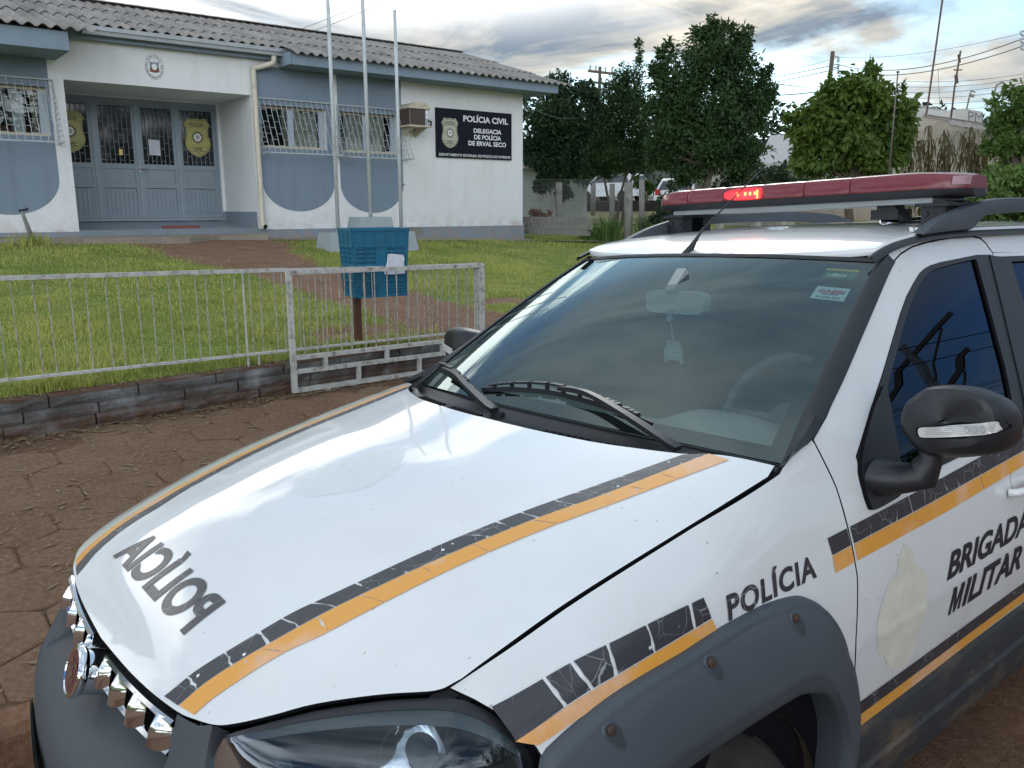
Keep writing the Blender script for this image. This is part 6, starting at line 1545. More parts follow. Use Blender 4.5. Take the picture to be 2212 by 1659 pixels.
mb = MB(); mb.tube(catmull([(6.28, 14.78, 4.28), (6.28, 14.78, 4.20), (6.26, 14.80, 4.155), (6.18, 14.83, 4.12), (6.02, 14.90, 4.07), (5.955, 14.935, 4.05), (5.955, 14.935, 3.98), (5.955, 14.935, 3.5), (5.955, 14.935, 1.45), (5.955, 14.93, 1.36), (5.965, 14.90, 1.325), (5.975, 14.85, 1.31)], 5), .048, 14, cap=False)
mb.tube([(5.955, 14.935, 1.47), (5.955, 14.935, 1.40)], .054, 14); mb.build('downpipe', M['pvc'], st, autosmooth=40)
mb = MB(); mb.tube([(5.972, 14.862, 1.3125), (5.974, 14.858, 1.312)], .042, 14); mb.build('pipe_mouth', M['dark'], st)
# painted crest above the porch
cr_ = (4.30, 3.922); mb = MB(); EL = lambda r, t, d: (cr_[0] + .146 * r * cos(t), YF - d, cr_[1] + .198 * r * sin(t)); tt = np.linspace(0, 2*pi, 49)[:-1]
crest = MB(); crest.add([EL(1.03, t, .003) for t in tt], [tuple(range(48))]); crest = crest.build('crest', M['acgrey'], st)
mb.add([EL(1.0, t, .0036) for t in tt], [tuple(range(48))]); mb.build('crest_field', M['wwall'], crest)
mb = MB(); mb.grid(np.array([[EL(r_, t, .0042) for t in tt] for r_ in (.70, .735)]), True); mb.build('crest_ring', M['acgrey'], crest)
mb = MB()
def ringtext(txt, t0, t1, r_, h):
    n = len(txt)
    for i, ch in enumerate(txt):
        if ch == ' ': continue
        t = t0 + (t1 - t0) * (i + .5) / n; V_, Fc = text2d(ch, bold=.03); wch = V_[:, 0].max() - V_[:, 0].min(); V_ = (V_ - [V_[:, 0].min() + wch/2, .36]) * h
        flip = 1 if t1 < t0 else -1
        a_ = t - pi/2 if flip > 0 else t + pi/2
        c0_ = EL(r_, t, .0045); mb.add([(c0_[0] + u*cos(a_) - v*sin(a_), c0_[1], c0_[2] + u*sin(a_) + v*cos(a_)) for u, v in V_], Fc)
ringtext('POLÍCIA CIVIL RS', pi + .25, -.25, .86, .046); ringtext('DELEGACIA DE POLÍCIA', pi + .32, 2*pi - .32, .86, .040); mb.build('crest_lettering', M['ink'], crest)
for nm, mt, q in (('crest_flags', M['plinth'], [(-.075, .085), (-.04, .07), (0, .075), (.04, .07), (.075, .085), (.068, -.02), (-.068, -.02)]), ('crest_flags', M['brickred'], [(-.068, -.0), (.068, -.0), (.078, -.075), (.03, -.09), (-.03, -.09), (-.078, -.075)]), ('crest_shield', M['signwht'], [(.042 * cos(t), .05 * sin(t)) for t in np.linspace(0, 2*pi, 20)[:-1]]), ('crest_scroll', M['signwht'], [(-.09, -.085), (0, -.11), (.09, -.085), (.085, -.115), (0, -.145), (-.085, -.115)])):
    k = {'crest_flags': .005, 'crest_shield': .0062, 'crest_scroll': .0058}[nm] + (.0004 if mt is M['brickred'] else 0); mb = MB(); mb.add([(cr_[0] + u, YF - k, cr_[1] + v) for u, v in q], [tuple(range(len(q)))]); mb.build(nm, mt, crest)
# notice, mat
mb = MB(); pn_ = [(4.552 + .196 * u, DY - .006 - .004 * math.sin(u * 3 + v * 2), 2.61 + .275 * v - .006 * u) for v in np.linspace(0, 1, 4) for u in np.linspace(0, 1, 4)]
mb.add(pn_, [(i*4+j, i*4+j+1, i*4+j+5, i*4+j+4) for i in range(3) for j in range(3)]); nt_ = mb.build('paper_notice', M['paper'], org=(4.65, DY - .006, 2.61)); tag(nt_, 'white paper notice taped to the barred glass of the porch door', 'notice')
mb = MB()
for k in range(7): z = 2.84 - .030 * k; mb.box((4.58, DY - .0125, z), (4.58 + (.14 if k % 3 else .09), DY - .0115, z + .007))
mb.build('notice_print', M['acgrey'], nt_)
tag(mkobj('door_mat', [(4.30, 15.30, 1.300), (4.95, 15.30, 1.300), (5.05, 15.66, 1.326), (4.38, 15.66, 1.326), (4.30, 15.30, 1.312), (4.95, 15.30, 1.312), (5.05, 15.66, 1.338), (4.38, 15.66, 1.338)], [(3,2,1,0), (4,5,6,7), (0,1,5,4), (1,2,6,5), (2,3,7,6), (3,0,4,7)], M['redmat'], org=(4.9, 15.45, 1.31)), 'red and white door mat lying on the porch floor', 'mat')
# wall cooler
ac = thing('air_cooler', 'brown and cream window cooler box mounted on the white wall', 'air conditioner', (9.14, YF, 3.2))
x0, x1, z0, z1, yd = 8.915, 9.36, 3.245, 3.58, .44
B('cooler_case', (x0, YF - yd, z0), (x1, YF, z1), 'acgrey', ac); B('cooler_front', (x0 + .004, YF - yd - .012, z0 + .01), (x1 - .10, YF - yd - .001, z1 - .02), 'acbrown', ac); B('cooler_front', (x0 - .010, YF - yd + .01, z0 + .01), (x0 - .001, YF - .02, z1 - .02), 'acbrown', ac)
mb = MB(); q = [[(x, y, z1 + .11 * math.sin(pi * t)**.6) for t, x in ((t, x0 - .025 + (x1 - x0 + .05) * t) for t in np.linspace(0, 1, 15))] for y in (YF - yd - .03, YF - .01)]
mb.grid(np.array(q)); mb.add(q[0] , [tuple(range(14, -1, -1))]); mb.box((x0 - .025, YF - yd - .03, z1 - .02), (x1 + .025, YF - .01, z1 + .001)); mb.build('cooler_hood', M['accream'], ac, autosmooth=40)
B('shelf', (x0 - .06, YF - yd - .05, z0 - .03), (x1 + .05, YF, z0 - .002), 'accream', ac)
mb = MB(); 
for x in (x0 + .06, x1 - .08): mb.add([(x, YF - .01, z0 - .03), (x, YF - yd - .06, z0 - .03), (x, YF - .01, z0 - .20), (x + .02, YF - .01, z0 - .03), (x + .02, YF - yd - .06, z0 - .03), (x + .02, YF - .01, z0 - .20)], [(0, 1, 2), (5, 4, 3), (1, 4, 5, 2), (0, 3, 4, 1)])
mb.build('shelf_bracket', M['accream'], ac); mb = MB(); mb.tube([(x1 - .03, YF - yd - .01, z0 + .10), (x1 + .02, YF - yd - .04, z0 + .08), (x1 + .01, YF - yd - .04, z0)], .022, 8); mb.build('drain_tap', M['blkpl'], ac)
for z in (3.53, 3.45): B('side_panel', (x1 - .085, YF - yd - .014, z - .07), (x1 - .02, YF - yd - .001, z), 'signwht', ac)
# name board
sg = thing('name_board', 'large black sign with white lettering and shield on the white wall', 'sign', (10.78, YF, 3.17))
B('board', (9.785, YF - .035, 2.682), (11.765, YF - .003, 3.668), 'signblk', sg)
mb = MB()
for txt, a, b, z, h in (('POLÍCIA CIVIL', 10.47, 11.665, 3.435, .118), ('DELEGACIA', 10.735, 11.48, 3.218, .088), ('DE POLÍCIA', 10.745, 11.47, 3.087, .088), ('DE ERVAL SECO', 10.595, 11.61, 2.956, .090), ('DEPARTAMENTO ESTADUAL DE POLÍCIA DO INTERIOR', 9.845, 11.735, 2.715, .052)):
    U, Fc = text_fit(txt, a, b, z, z + h, bold=.03 if h > .06 else .015); mkobj('lettering', [(u, YF - .0375, v) for u, v in U], Fc, M['signwht'], sg)
shield('shield', 10.125, 3.18, .60, YF - .0355, M['shieldl'], sg)
# ---------------------------------------------------------------- in front of the station
mb = MB(); xs = np.linspace(XL, 5.9, 40); yf = lambda x: 14.02 - .0 * x + (.55 if x > 4.3 else 0) * min(1, max(0, (x - 4.3) / .6))
mb.grid(np.array([[(x, y, 1.192) for x in xs] for y in (0, 1)]) * 0 + np.array([[(x, yf(x), 1.192 if x < 4.6 else 1.180) for x in xs], [(x, YF + .0, 1.20) for x in xs]])); mb.grid(np.array([[(x, yf(x) + .0, .95) for x in xs], [(x, yf(x), 1.192 if x < 4.6 else 1.180) for x in xs]])); tag(mb.build('walkway', M['concrete']), kind='structure')
mb = MB(); xs = np.linspace(5.9, 16, 40); mb.grid(np.array([[(x, YF - .45 - (max(0, x - 12.2) * .3), float(lawn_z(x, YF - .45)) + .012) for x in xs], [(x, YF + (8 if x > 12.2 else 0), float(lawn_z(x, YF)) + .014) for x in xs]])); tag(mb.build('side_path', M['concrete']), kind='structure')
tp0 = np.array([2.06, 13.82, float(lawn_z(2.06, 13.82))])
tp_o = thing('standpipe', 'thin grey water standpipe leaning in a grass tuft before the wall', 'tap', tuple(tp0))
mb = MB(); mb.tube([tp0, tp0 + (-.09, 0, .50)], .022, 8); mb.tube([tp0 + (.05, .02, 0), tp0 + (-.08, .01, .47)], .018, 8); mb.build('pipe', M['concpost'], tp_o, smooth=True); mb = MB(); mb.tube([tp0 + (-.13, 0, .49), tp0 + (-.02, -.02, .505)], .017, 8); mb.tube([tp0 + (-.03, -.02, .50), tp0 + (-.02, -.02, .53)], .022, 8); mb.build('tap', M['blkpl'], tp_o)
# flagpoles and their pedestal
pd = thing('flagpole_pedestal', 'pale blue stepped concrete pedestal under the flagpoles', 'pedestal', (7.22, 13.2, 1.0))
def frust(x0, x1, y0, y1, z0, z1, e): return [(x0 - e, y0 - e, z0), (x1 + e, y0 - e, z0), (x1 + e, y1 + e, z0), (x0 - e, y1 + e, z0), (x0, y0, z1), (x1, y0, z1), (x1, y1, z1), (x0, y1, z1)]
BF = [(0,3,2,1), (4,5,6,7), (0,1,5,4), (1,2,6,5), (2,3,7,6), (3,0,4,7)]
mb = MB(); mb.add(frust(6.92, 7.52, 12.98, 13.42, .9, 1.495, .09), BF); mb.build('plinth_block', M['conc_blue'], pd)
for a, b in ((6.34, 6.80), (7.62, 7.97)):
    mb = MB(); mb.add(frust(a, b, 12.95, 13.45, .9, 1.235, .05), BF); mb.build('step_block', M['conc_blue'], pd)
for x, zb_, zt_, lb_ in ((6.585, 1.235, 6.3, 'pale grey flagpole on the left step of the pedestal, running out of the top'), (7.22, 1.495, 6.6, 'tallest pale grey flagpole on the middle block of the pedestal'), (7.835, 1.235, 4.945, 'shortest pale grey flagpole on the right step of the pedestal, its top in view')):
    fp = thing('flagpole', lb_, 'flagpole', (x, 13.2, zb_), 'flagpoles before the station'); mb = MB(); mb.tube([(x + .01, 13.2, zb_), (x, 13.2, (zb_ + zt_) / 2), (x - .005, 13.2, zt_)], [.033, .032, .027], 12); mb.build('mast', M['pole'], fp, smooth=True)
    mb = MB(); mb.tube([(x - .005, 13.2, zt_), (x - .005, 13.2, zt_ + .015)], .031, 12); mb.build('cap', M['alloy'], fp)
    if x > 7.5: mb = MB(); mb.tube(catmull([(x + .02, 13.18, 2.02), (x + .06, 13.17, 2.04), (x + .07, 13.17, 2.07), (x + .10, 13.17, 2.06)], 4), .006, 6); mb.build('cleat', M['rustpost'], fp)
# ---------------------------------------------------------------- trees and plants
def leaf_cloud(blobs, n, size, seed, droop=.3, shell=.62, aspect=.42, gaps=.35):
    """leaf-sized faces spread through overlapping ellipsoids; returns verts, faces"""
    r = np.random.default_rng(seed); B_ = np.array(blobs, float); vol = np.prod(B_[:, 3:6], axis=1)**.72; cnt = (n * vol / vol.sum()).astype(int); P = []; Nn = []
    for b, c in zip(B_, cnt):
        d = r.normal(size=(c, 3)); d /= np.linalg.norm(d, axis=1)[:, None]; rad = 1 - (1 - shell) * r.uniform(0, 1, c)**1.0 * 1.6; rad = np.clip(rad, .1, 1.0) * r.normal(1, .07, c)
        # sub-clumps: pull leaves towards random twig ends
        k = max(5, int(c / 60)); tw = r.normal(size=(k, 3)); tw /= np.linalg.norm(tw, axis=1)[:, None]; tw *= r.uniform(.5, 1.12, (k, 1)); q = d * rad[:, None]
        i = r.integers(0, k, c); mixf = r.uniform(.55, .98, c)[:, None]; q = q * (1 - mixf) + (tw[i] + r.normal(0, .125, (c, 3))) * mixf
        P.append(b[:3] + q * b[3:6]); Nn.append(q)
    P = np.vstack(P); D_ = np.vstack(Nn); m_ = len(P)
    a = r.normal(size=(m_, 3)) + D_ * .9; a[:, 2] -= droop * 1.6; a /= np.linalg.norm(a, axis=1)[:, None]
    s = r.normal(size=(m_, 3)); s = np.cross(a, s); s /= np.linalg.norm(s, axis=1)[:, None]; L = size * r.uniform(.6, 1.35, m_)[:, None]; up = np.cross(a, s)
    v = np.stack([P, P + a * L * .5 + s * L * aspect * .5 + up * L * .06, P + a * L - up * L * .08, P + a * L * .5 - s * L * aspect * .5 + up * L * .06], 1).reshape(-1, 3)
    i = np.arange(m_)[:, None] * 4; return v, np.hstack([i, i + 1, i + 2, i + 3])
def limbs(base, tips, r0, seed, fork=.45):
    r = np.random.default_rng(seed); mb = MB(); base = np.array(base, float); ctr = np.mean(np.array(tips), axis=0); k = base + (ctr - base) * fork + r.normal(0, .08, 3)
    trunk = catmull([base - (0, 0, .2), base, base + (k - base) * .5 + r.normal(0, .06, 3), k], 5); mb.tube(trunk, np.linspace(r0, r0 * .62, len(trunk)), 10)
    for t in tips:
        t = np.array(t, float); m_ = k + (t - k) * .5 + r.normal(0, .15, 3) * np.linalg.norm(t - k) * .3; P = catmull([k, m_, t], 6); mb.tube(P, np.linspace(r0 * .5, r0 * .10, len(P)), 7)
        for j in range(3):
            s = P[r.integers(4, len(P))]; e = s + r.normal(0, .35, 3) * np.linalg.norm(t - k) * .5; mb.tube(catmull([s, (s + e)/2 + r.normal(0, .05, 3), e], 3), [r0*.16, r0*.13, r0*.10, r0*.09, r0*.07, r0*.05, r0*.04], 5)
    return mb
def tree(name, label, base, blobs, n, size, mt, r0=.12, seed=1, group=None, stems=None, droop=.3, aspect=.42, bark='bark', fork=.45):
    t = thing(name, label, 'tree', tuple(base), group)
    v, f = leaf_cloud(blobs, n, size, seed, droop, aspect=aspect); mkobj('crown', v, f, M[mt], t)
    tips = [b[:3] for b in blobs]
    if stems:
        for k, (s, tp) in enumerate(stems): limbs(s, tp or tips, r0, seed + k, fork).build('trunk', M[bark], t, smooth=True)
    else: limbs(base, tips, r0, seed, fork).build('trunk', M[bark], t, smooth=True)
    return t
def blob(px_, py_, rx, ry, d, dep=.8):
    """ellipsoid whose middle stands at depth d; radii given in picture pixels there"""
    c = at(px_, py_, d); s = d / F_PX; return (*c, rx * s * .95, rx * s * dep, ry * s)
d = 24.
T1b = at(1207, 478, d)
tree('broadleaf_tree', 'small dark round tree beside the station corner, before the white block shed', T1b, [blob(1205, 250, 68, 62, d), blob(1170, 300, 45, 60, d), blob(1245, 285, 50, 62, d), blob(1205, 190, 42, 34, d), blob(1265, 205, 34, 34, d), blob(1190, 360, 50, 45, d), blob(1240, 365, 42, 40, d), blob(1215, 415, 22, 20, d), blob(1165, 400, 26, 20, d)], 18000, .135, 'leaf1', .085, 11)
d = 25.
T2b = at(1332, 476, d)
tree('feathery_tree', 'thin-leaved tree on several slim dark stems in the middle of the yard', T2b, [blob(1300, 290, 70, 80, d), blob(1370, 260, 62, 85, d), blob(1360, 185, 52, 55, d), blob(1300, 225, 50, 45, d), blob(1400, 330, 48, 50, d), blob(1330, 350, 70, 36, d), blob(1382, 112, 14, 30, d), blob(1280, 345, 32, 34, d)], 20000, .125, 'leaf2', .055, 12, stems=[(T2b, [at(1300, 300, d), at(1280, 330, d)]), (T2b + (.12, .1, 0), [at(1340, 260, d), at(1330, 340, d)]), (T2b + (.25, 0, 0), [at(1400, 260, d), at(1370, 200, d), at(1390, 330, d)])], aspect=.34, fork=.55)
d = 21.
T3b = at(1502, 500, d)
tree('broadleaf_tree', 'tallest dark green tree, its top against the sky left of the utility pole', T3b, [blob(1530, 130, 72, 70, d), blob(1480, 190, 70, 80, d), blob(1590, 160, 66, 66, d), blob(1560, 250, 90, 80, d), blob(1470, 285, 70, 75, d), blob(1625, 235, 48, 55, d), blob(1540, 75, 48, 40, d), blob(1600, 90, 40, 40, d), blob(1540, 330, 85, 55, d), blob(1610, 330, 55, 45, d), blob(1435, 130, 35, 40, d), blob(1440, 225, 42, 50, d), blob(1425, 320, 45, 50, d), blob(1410, 250, 30, 40, d), blob(1655, 215, 34, 44, d), blob(1420, 170, 30, 40, d), blob(1650, 165, 26, 30, d), blob(1480, 370, 50, 32, d)], 36000, .125, 'leaf2', .13, 13)
d = 14.
T4b = at(1835, 480, d)
tree('broadleaf_tree', 'bright green large-leaved tree in front of the beige gabled building', T4b, [blob(1840, 215, 80, 66, d), blob(1770, 265, 70, 66, d), blob(1905, 255, 70, 72, d), blob(1840, 310, 95, 66, d), blob(1875, 170, 48, 34, d), blob(1800, 200, 40, 40, d), blob(1730, 300, 36, 40, d), blob(1940, 290, 48, 52, d), blob(1770, 345, 60, 32, d), blob(1900, 352, 60, 30, d), blob(1960, 240, 28, 28, d), blob(1722, 250, 24, 24, d)], 14000, .13, 'leaf3', .085, 14, droop=.8, aspect=.5)
d = 11.
T5b = at(2200, 520, d)
tree('broadleaf_tree', 'mid-green loose tree cut by the right edge of the picture', T5b, [blob(2185, 235, 52, 50, d), blob(2240, 260, 70, 90, d), blob(2180, 320, 60, 52, d), blob(2150, 285, 34, 40, d), blob(2290, 330, 90, 110, d), blob(2200, 195, 26, 22, d)], 6500, .105, 'leaf4', .075, 15, droop=.4)
def bush(name, label, base, blobs, n, size, mt, seed, cat='shrub', **k):
    t = thing(name, label, cat, tuple(base)); v, f = leaf_cloud(blobs, n, size, seed, **k); mkobj('foliage', v, f, M[mt], t)
    mb = MB(); r = np.random.default_rng(seed)
    for b in blobs:
        for j in range(3): q = np.array(b[:3]) + r.normal(0, .3, 3) * b[3:6]; mb.tube(catmull([np.array(base) + r.normal(0, .04, 3) * (1, 1, 0), (np.array(base) + q)/2 + r.normal(0, .05, 3), q], 4), .012, 5)
    mb.build('stem', M['bark'], t); return t
d = 9.5
bush('hedge_shrub', 'bright green shrub at the right edge behind the red light bar', at(2190, 520, d), [blob(2130, 430, 75, 62, d), blob(2200, 400, 70, 60, d), blob(2240, 460, 80, 60, d), blob(2080, 470, 60, 40, d)], 4200, .095, 'leaf4', 21)
d = 19.
bush('dark_shrub', 'dark low shrub at the foot of the tall tree, left of the light bar', at(1470, 505, d), [blob(1455, 440, 42, 40, d), blob(1500, 455, 48, 36, d), blob(1420, 470, 26, 24, d)], 2600, .11, 'leaf1', 22)
d = 22
bush('dark_shrub', 'shadowed shrub under the trees just right of the tall trunk', at(1600, 470, d), [blob(1590, 400, 60, 40, d), blob(1660, 390, 60, 42, d), blob(1740, 400, 60, 34, d)], 3000, .14, 'leaf1', 25)
d = 27
bush('young_shrub', 'light green young shrub beside a concrete post in the yard', at(1397, 440, d), [blob(1398, 410, 18, 22, d), blob(1380, 400, 14, 16, d)], 700, .12, 'leaf4', 23)
bush('red_brown_plant', 'wilted red-brown plants in the bed below the white shed wall', at(1165, 470, 22), [blob(1158, 462, 22, 12, 22), blob(1180, 465, 16, 10, 22)], 500, .09, 'brickred', 24)
# dry tall stalks with hanging brown leaves
d = 17.; r = np.random.default_rng(31); t = thing('dry_stalk_plant', 'tall dry brown-leaved stalks standing before the beige wall', 'plant', tuple(at(2040, 480, d))); V = []; F_ = []; mb = MB()
for k in range(34):
    x = r.uniform(1945, 2135); b0 = at(x + r.normal(0, 6), 480, d + r.uniform(-.8, .8)); top_ = at(x + r.normal(0, 12), r.uniform(275, 335), d + r.uniform(-.8, .8)); P = catmull([b0, (b0 + top_)/2 + r.normal(0, .08, 3), top_], 8); mb.tube(P, .010, 5)
    for p in P[3:]:
        for j in range(r.integers(1, 4)):
            a = r.uniform(0, 2*pi); L = r.uniform(.14, .28); o = np.array([cos(a), sin(a), 0]); s = np.array([-sin(a), cos(a), 0]); n = len(V)
            V += [p, p + o*L*.28 + s*.016 + (0, 0, .04), p + o*L*.5 + (0, 0, -L*.35) + s*.014, p + o*L*.58 + (0, 0, -L), p + o*L*.5 + (0, 0, -L*.35) - s*.014, p + o*L*.28 - s*.016 + (0, 0, .04)]; F_ += [(n, n+1, n+5), (n+1, n+2, n+4, n+5), (n+2, n+3, n+4)]
mkobj('foliage', V, F_, M['dryleaf'], t); mb.build('stem', M['dryleaf'], t)
# strap-leaved clumps at the end of the lawn
def strap(label, base, n, L, seed, spread):
    r = np.random.default_rng(seed); t = thing('strap_leaf_clump', label, 'plant', tuple(base), 'strap-leaved clumps at the end of the lawn'); V = []; F_ = []
    for k in range(n):
        a = r.uniform(0, 2*pi); le = L * r.uniform(.6, 1.15); o = np.array([cos(a), sin(a), 0]); s = np.array([-sin(a), cos(a), 0]); b = np.array(base) + o * abs(r.normal(0, spread)) + r.normal(0, .08, 3) * (1, 1, 0); b[2] -= .03; out_ = r.uniform(.15, .85); w_ = r.uniform(.008, .014); n0 = len(V)
        for q in np.linspace(0, 1, 6):
            c = b + o * le * out_ * q**1.6 + np.array([0, 0, le * (q - .38 * out_ * q**3)]); ww = w_ * (1 - q**2.5); V += [c - s*ww, c + s*ww]
        F_ += [(n0 + 2*i, n0 + 2*i + 1, n0 + 2*i + 3, n0 + 2*i + 2) for i in range(5)]
    mkobj('leaf_blades', V, F_, M['strap'], t); return t
for (px_, py_, n, L, sp, lb) in ((1312, 522, 260, .78, .20, 'dense dark green strap-leaved clump, left one of the big pair at the lawn end'), (1405, 520, 260, .80, .20, 'dense dark green strap-leaved clump nearest the car roof at the lawn end'), (1275, 520, 90, .42, .14, 'small strap-leaved clump at the left foot of the bigger clumps')):
    strap(lb, lawn_hit(px_, py_), n, L, px_, sp)
r = np.random.default_rng(77); V = []; F_ = []
for k in range(170):
    a = r.uniform(0, 2*pi); le = r.uniform(.10, .30); o = np.array([cos(a), sin(a), 0]); s = np.array([-sin(a), cos(a), 0]); b = tp0 + r.normal(0, .10, 3) * (1.4, .5, 0); n0 = len(V)
    for q in np.linspace(0, 1, 4): c = b + o*le*.5*q**1.5 + np.array([0, 0, le*(q - .3*q**3)]); w_ = .006*(1 - q**2); V += [c - s*w_, c + s*w_]
    F_ += [(n0 + 2*i, n0 + 2*i + 1, n0 + 2*i + 3, n0 + 2*i + 2) for i in range(3)]
tag(mkobj('grass_tuft', V, F_, M['grass'], org=tp0), 'tuft of long grass round the foot of the standpipe', 'plant')
# ---------------------------------------------------------------- yard beyond the station
def quadbox(mb, a, b, z0, z1, th=.2):
    """wall between two plan points"""
    a = np.array(a[:2], float); b = np.array(b[:2], float); n = np.array([-(b - a)[1], (b - a)[0]]); n = n / np.linalg.norm(n) * th
    v = [(*p, z) for z in (z0, z1) for p in (a, b, b + n, a + n)]; mb.add(v, [(0,3,2,1), (4,5,6,7), (0,1,5,4), (1,2,6,5), (2,3,7,6), (3,0,4,7)]); return mb
a_, b_ = at(1120, 470, 27.5), at(1256, 470, 26); sh = thing('block_shed', 'low whitewashed block shed with rusty stained corner behind the dark tree', 'shed', tuple(b_))
zt_ = at(1256, 392, 26)[2]; mb = MB(); quadbox(mb, a_, b_, .6, zt_ + .4, .3)
mb.build('wall', M['shedw'], sh); mb = MB(); 
for k in range(12):
    z = .9 + .2 * k
    if z < zt_ + .3: quadbox(mb, np.array(a_) - (0, .012, 0), np.array(b_) - (0, .012, 0), z, z + .012, .004)
mb.build('block_courses', M['acgrey'], sh); mb = MB(); quadbox(mb, np.array(a_) + (-.4, -.3, 0), np.array(b_) + (.3, -.3, 0), zt_ + .4, zt_ + .5, .7); mb.build('roof', M['rustroof'], sh)
v0 = at(1190, 405, 26.7); mb = MB(); 
for k in range(6): mb.box((v0[0] - .25, v0[1] - .40, v0[2] - .3 + .1 * k), (v0[0] + .25, v0[1] - .28, v0[2] - .26 + .1 * k))
mb.build('vent', M['acgrey'], sh)
# low border wall of small blocks
p0, p1 = lawn_hit(1128, 500), lawn_hit(1290, 508); p0 = at(1128, 490, 19.5); p1 = at(1268, 497, 18.0); bw = thing('border_wall', 'low border of grey blocks edging the planted bed by the side path', 'wall', tuple(p0))
mb = MB(); 
for j in range(3):
    for k in range(16): a = p0 + (p1 - p0) * (k + .5 * (j % 2)) / 16; b = p0 + (p1 - p0) * (k + .94 + .5 * (j % 2)) / 16; quadbox(mb, a, b, p0[2] - .16 + .135 * j, p0[2] - .035 + .135 * j, .12)
mb.build('blocks', M['concpost'], bw)
# dry field and street behind
q = [lawn_hit(1130, 470), lawn_hit(1700, 470)]; 
f0, f1, f2, f3 = lawn_hit(1250, 486), lawn_hit(1480, 486), lawn_hit(1480, 447), lawn_hit(1250, 444); n_ = 16; V = []
for i in range(n_):
    for j in range(n_):
        p = lerp(lerp(f0, f1, j/(n_-1)), lerp(f3, f2, j/(n_-1)), i/(n_-1)); V.append((p[0], p[1], float(lawn_z(p[0], p[1])) + .03))
tag(mkobj('dry_field', V, [(i*n_+j, i*n_+j+1, (i+1)*n_+j+1, (i+1)*n_+j) for i in range(n_-1) for j in range(n_-1)], M['drygrass'], smooth=True), kind='structure')
kb = thing('far_kerb_wall', 'low dark wall along the far side of the dry field', 'wall', tuple(at(1330, 440, 34))); mb = MB(); quadbox(mb, at(1240, 441, 34), at(1440, 441, 34), at(1330, 446, 34)[2] - .2, at(1330, 433, 34)[2], .3); mb.build('blocks', M['joint'], kb)
# concrete posts and wires of the yard fence
yf_ = thing('wire_fence', 'sagging wire fence on round concrete posts round the yard', 'fence', tuple(at(1300, 480, 21))); prev = None; mb2 = MB()
for (px_, pt, pb, dd, w_) in ((1207, 395, 483, 21.5, .085), (1322, 398, 470, 23, .075), (1357, 395, 496, 19.5, .10), (1386, 388, 478, 21, .075), (1281, 396, 446, 29, .09)):
    mb = MB(); a = at(px_, pb, dd); b = at(px_ + .5, pt, dd); a[2] -= .3; mb.tube([a, (a + b)/2 + (.01, 0, 0), b], w_, 10); mb.build('post', M['concpost'], yf_, smooth=True)
for dd, (xa, xb) in ((21.5, (1125, 1345)), ):
    A_ = at(xa, 485, dd); B_ = at(xb, 492, dd - 1.2); hh = 1.15; nn = 46
    for k in range(5): mb2.tube([A_ + (0, 0, .1 + k * .26), B_ + (0, 0, .1 + k * .26)], .0025, 4)
    for k in range(-8, nn):
        for s in (1, -1):
            t0 = k / nn; t1 = t0 + .16; 
            if s > 0: a = A_ + (B_ - A_) * t0; b = A_ + (B_ - A_) * t1 + (0, 0, hh)
            else: a = A_ + (B_ - A_) * t0 + (0, 0, hh); b = A_ + (B_ - A_) * t1
            mb2.tube([a, b], .0018, 3, cap=False)
mb2.build('wire_mesh', M['galv'], yf_)
# far buildings
def gable(name, label, a, b, depth, z0, ze, zr, wallm_, roofm_, ov=.25, ridge_along=True):
    """house: eave wall from a to b (plan), ridge parallel to it"""
    a = np.array(a[:2], float); b = np.array(b[:2], float); u = (b - a) / np.linalg.norm(b - a); n = np.array([-u[1], u[0]]); t = thing(name, label, 'building', (*a, z0))
    c, d_ = b + n * depth, a + n * depth; mb = MB(); quads = [(a, b), (b, c), (c, d_), (d_, a)]
    for p, q in quads: mb.add([(*p, z0), (*q, z0), (*q, ze), (*p, ze)], [(0, 1, 2, 3)])
    for p, q in ((b, c), (d_, a)): mb.add([(*p, ze), (*q, ze), (*((p + q)/2), zr)], [(0, 1, 2)])
    mb.build('wall', M[wallm_], t); mb = MB(); m0, m1 = (a + d_)/2 - u * ov, (b + c)/2 + u * ov
    for p, q in ((a - n * ov, b - n * ov), (d_ + n * ov, c + n * ov)):
        p = p - u * ov; q = q + u * ov; s = (zr - ze) / (depth / 2) * ov
        mb.add([(*p, ze - s + .04), (*q, ze - s + .04), (*m1, zr + .04), (*m0, zr + .04), (*p, ze - s - .06), (*q, ze - s - .06), (*m1, zr - .06), (*m0, zr - .06)], [(0,1,2,3), (7,6,5,4), (0,4,5,1), (1,5,6,2), (2,6,7,3), (3,7,4,0)])
    mb.build('roof', M[roofm_], t); return t
D1 = 30.
A = at(1945, 250, D1); Bp = at(2136, 272, D1 - 2); bd = thing('beige_building', 'beige rendered building with a gable and parapet letters behind the dry stalks', 'building', tuple(A))
g0 = at(1745, 400, D1 + 1.2); gz_ = 1.0
pk = [at(1945, 300, D1 + .2), at(1993, 251, D1), at(2040, 258, D1 - .5), at(2105, 268, D1 - 1.2), at(2180, 282, D1 - 2.0)]
base_ = [np.array([p[0], p[1], gz_]) for p in pk]; wl_ = [np.array([g0[0], g0[1], gz_]), np.array([g0[0], g0[1], at(1745, 355, D1 + 1.2)[2]])]
mb = MB(); pts = [wl_[0]] + [base_[0], base_[-1]] + pk[::-1] + [wl_[1]]
bk = np.array([1.6, 6., 0]); n = len(pts); mb.add(pts + [p + bk for p in pts], [tuple(range(n)), tuple(range(2*n - 1, n - 1, -1))] + [(i, n + i, n + (i+1) % n, (i+1) % n) for i in range(n)]); mb.build('wall', M['beige'], bd)
mb = MB(); 
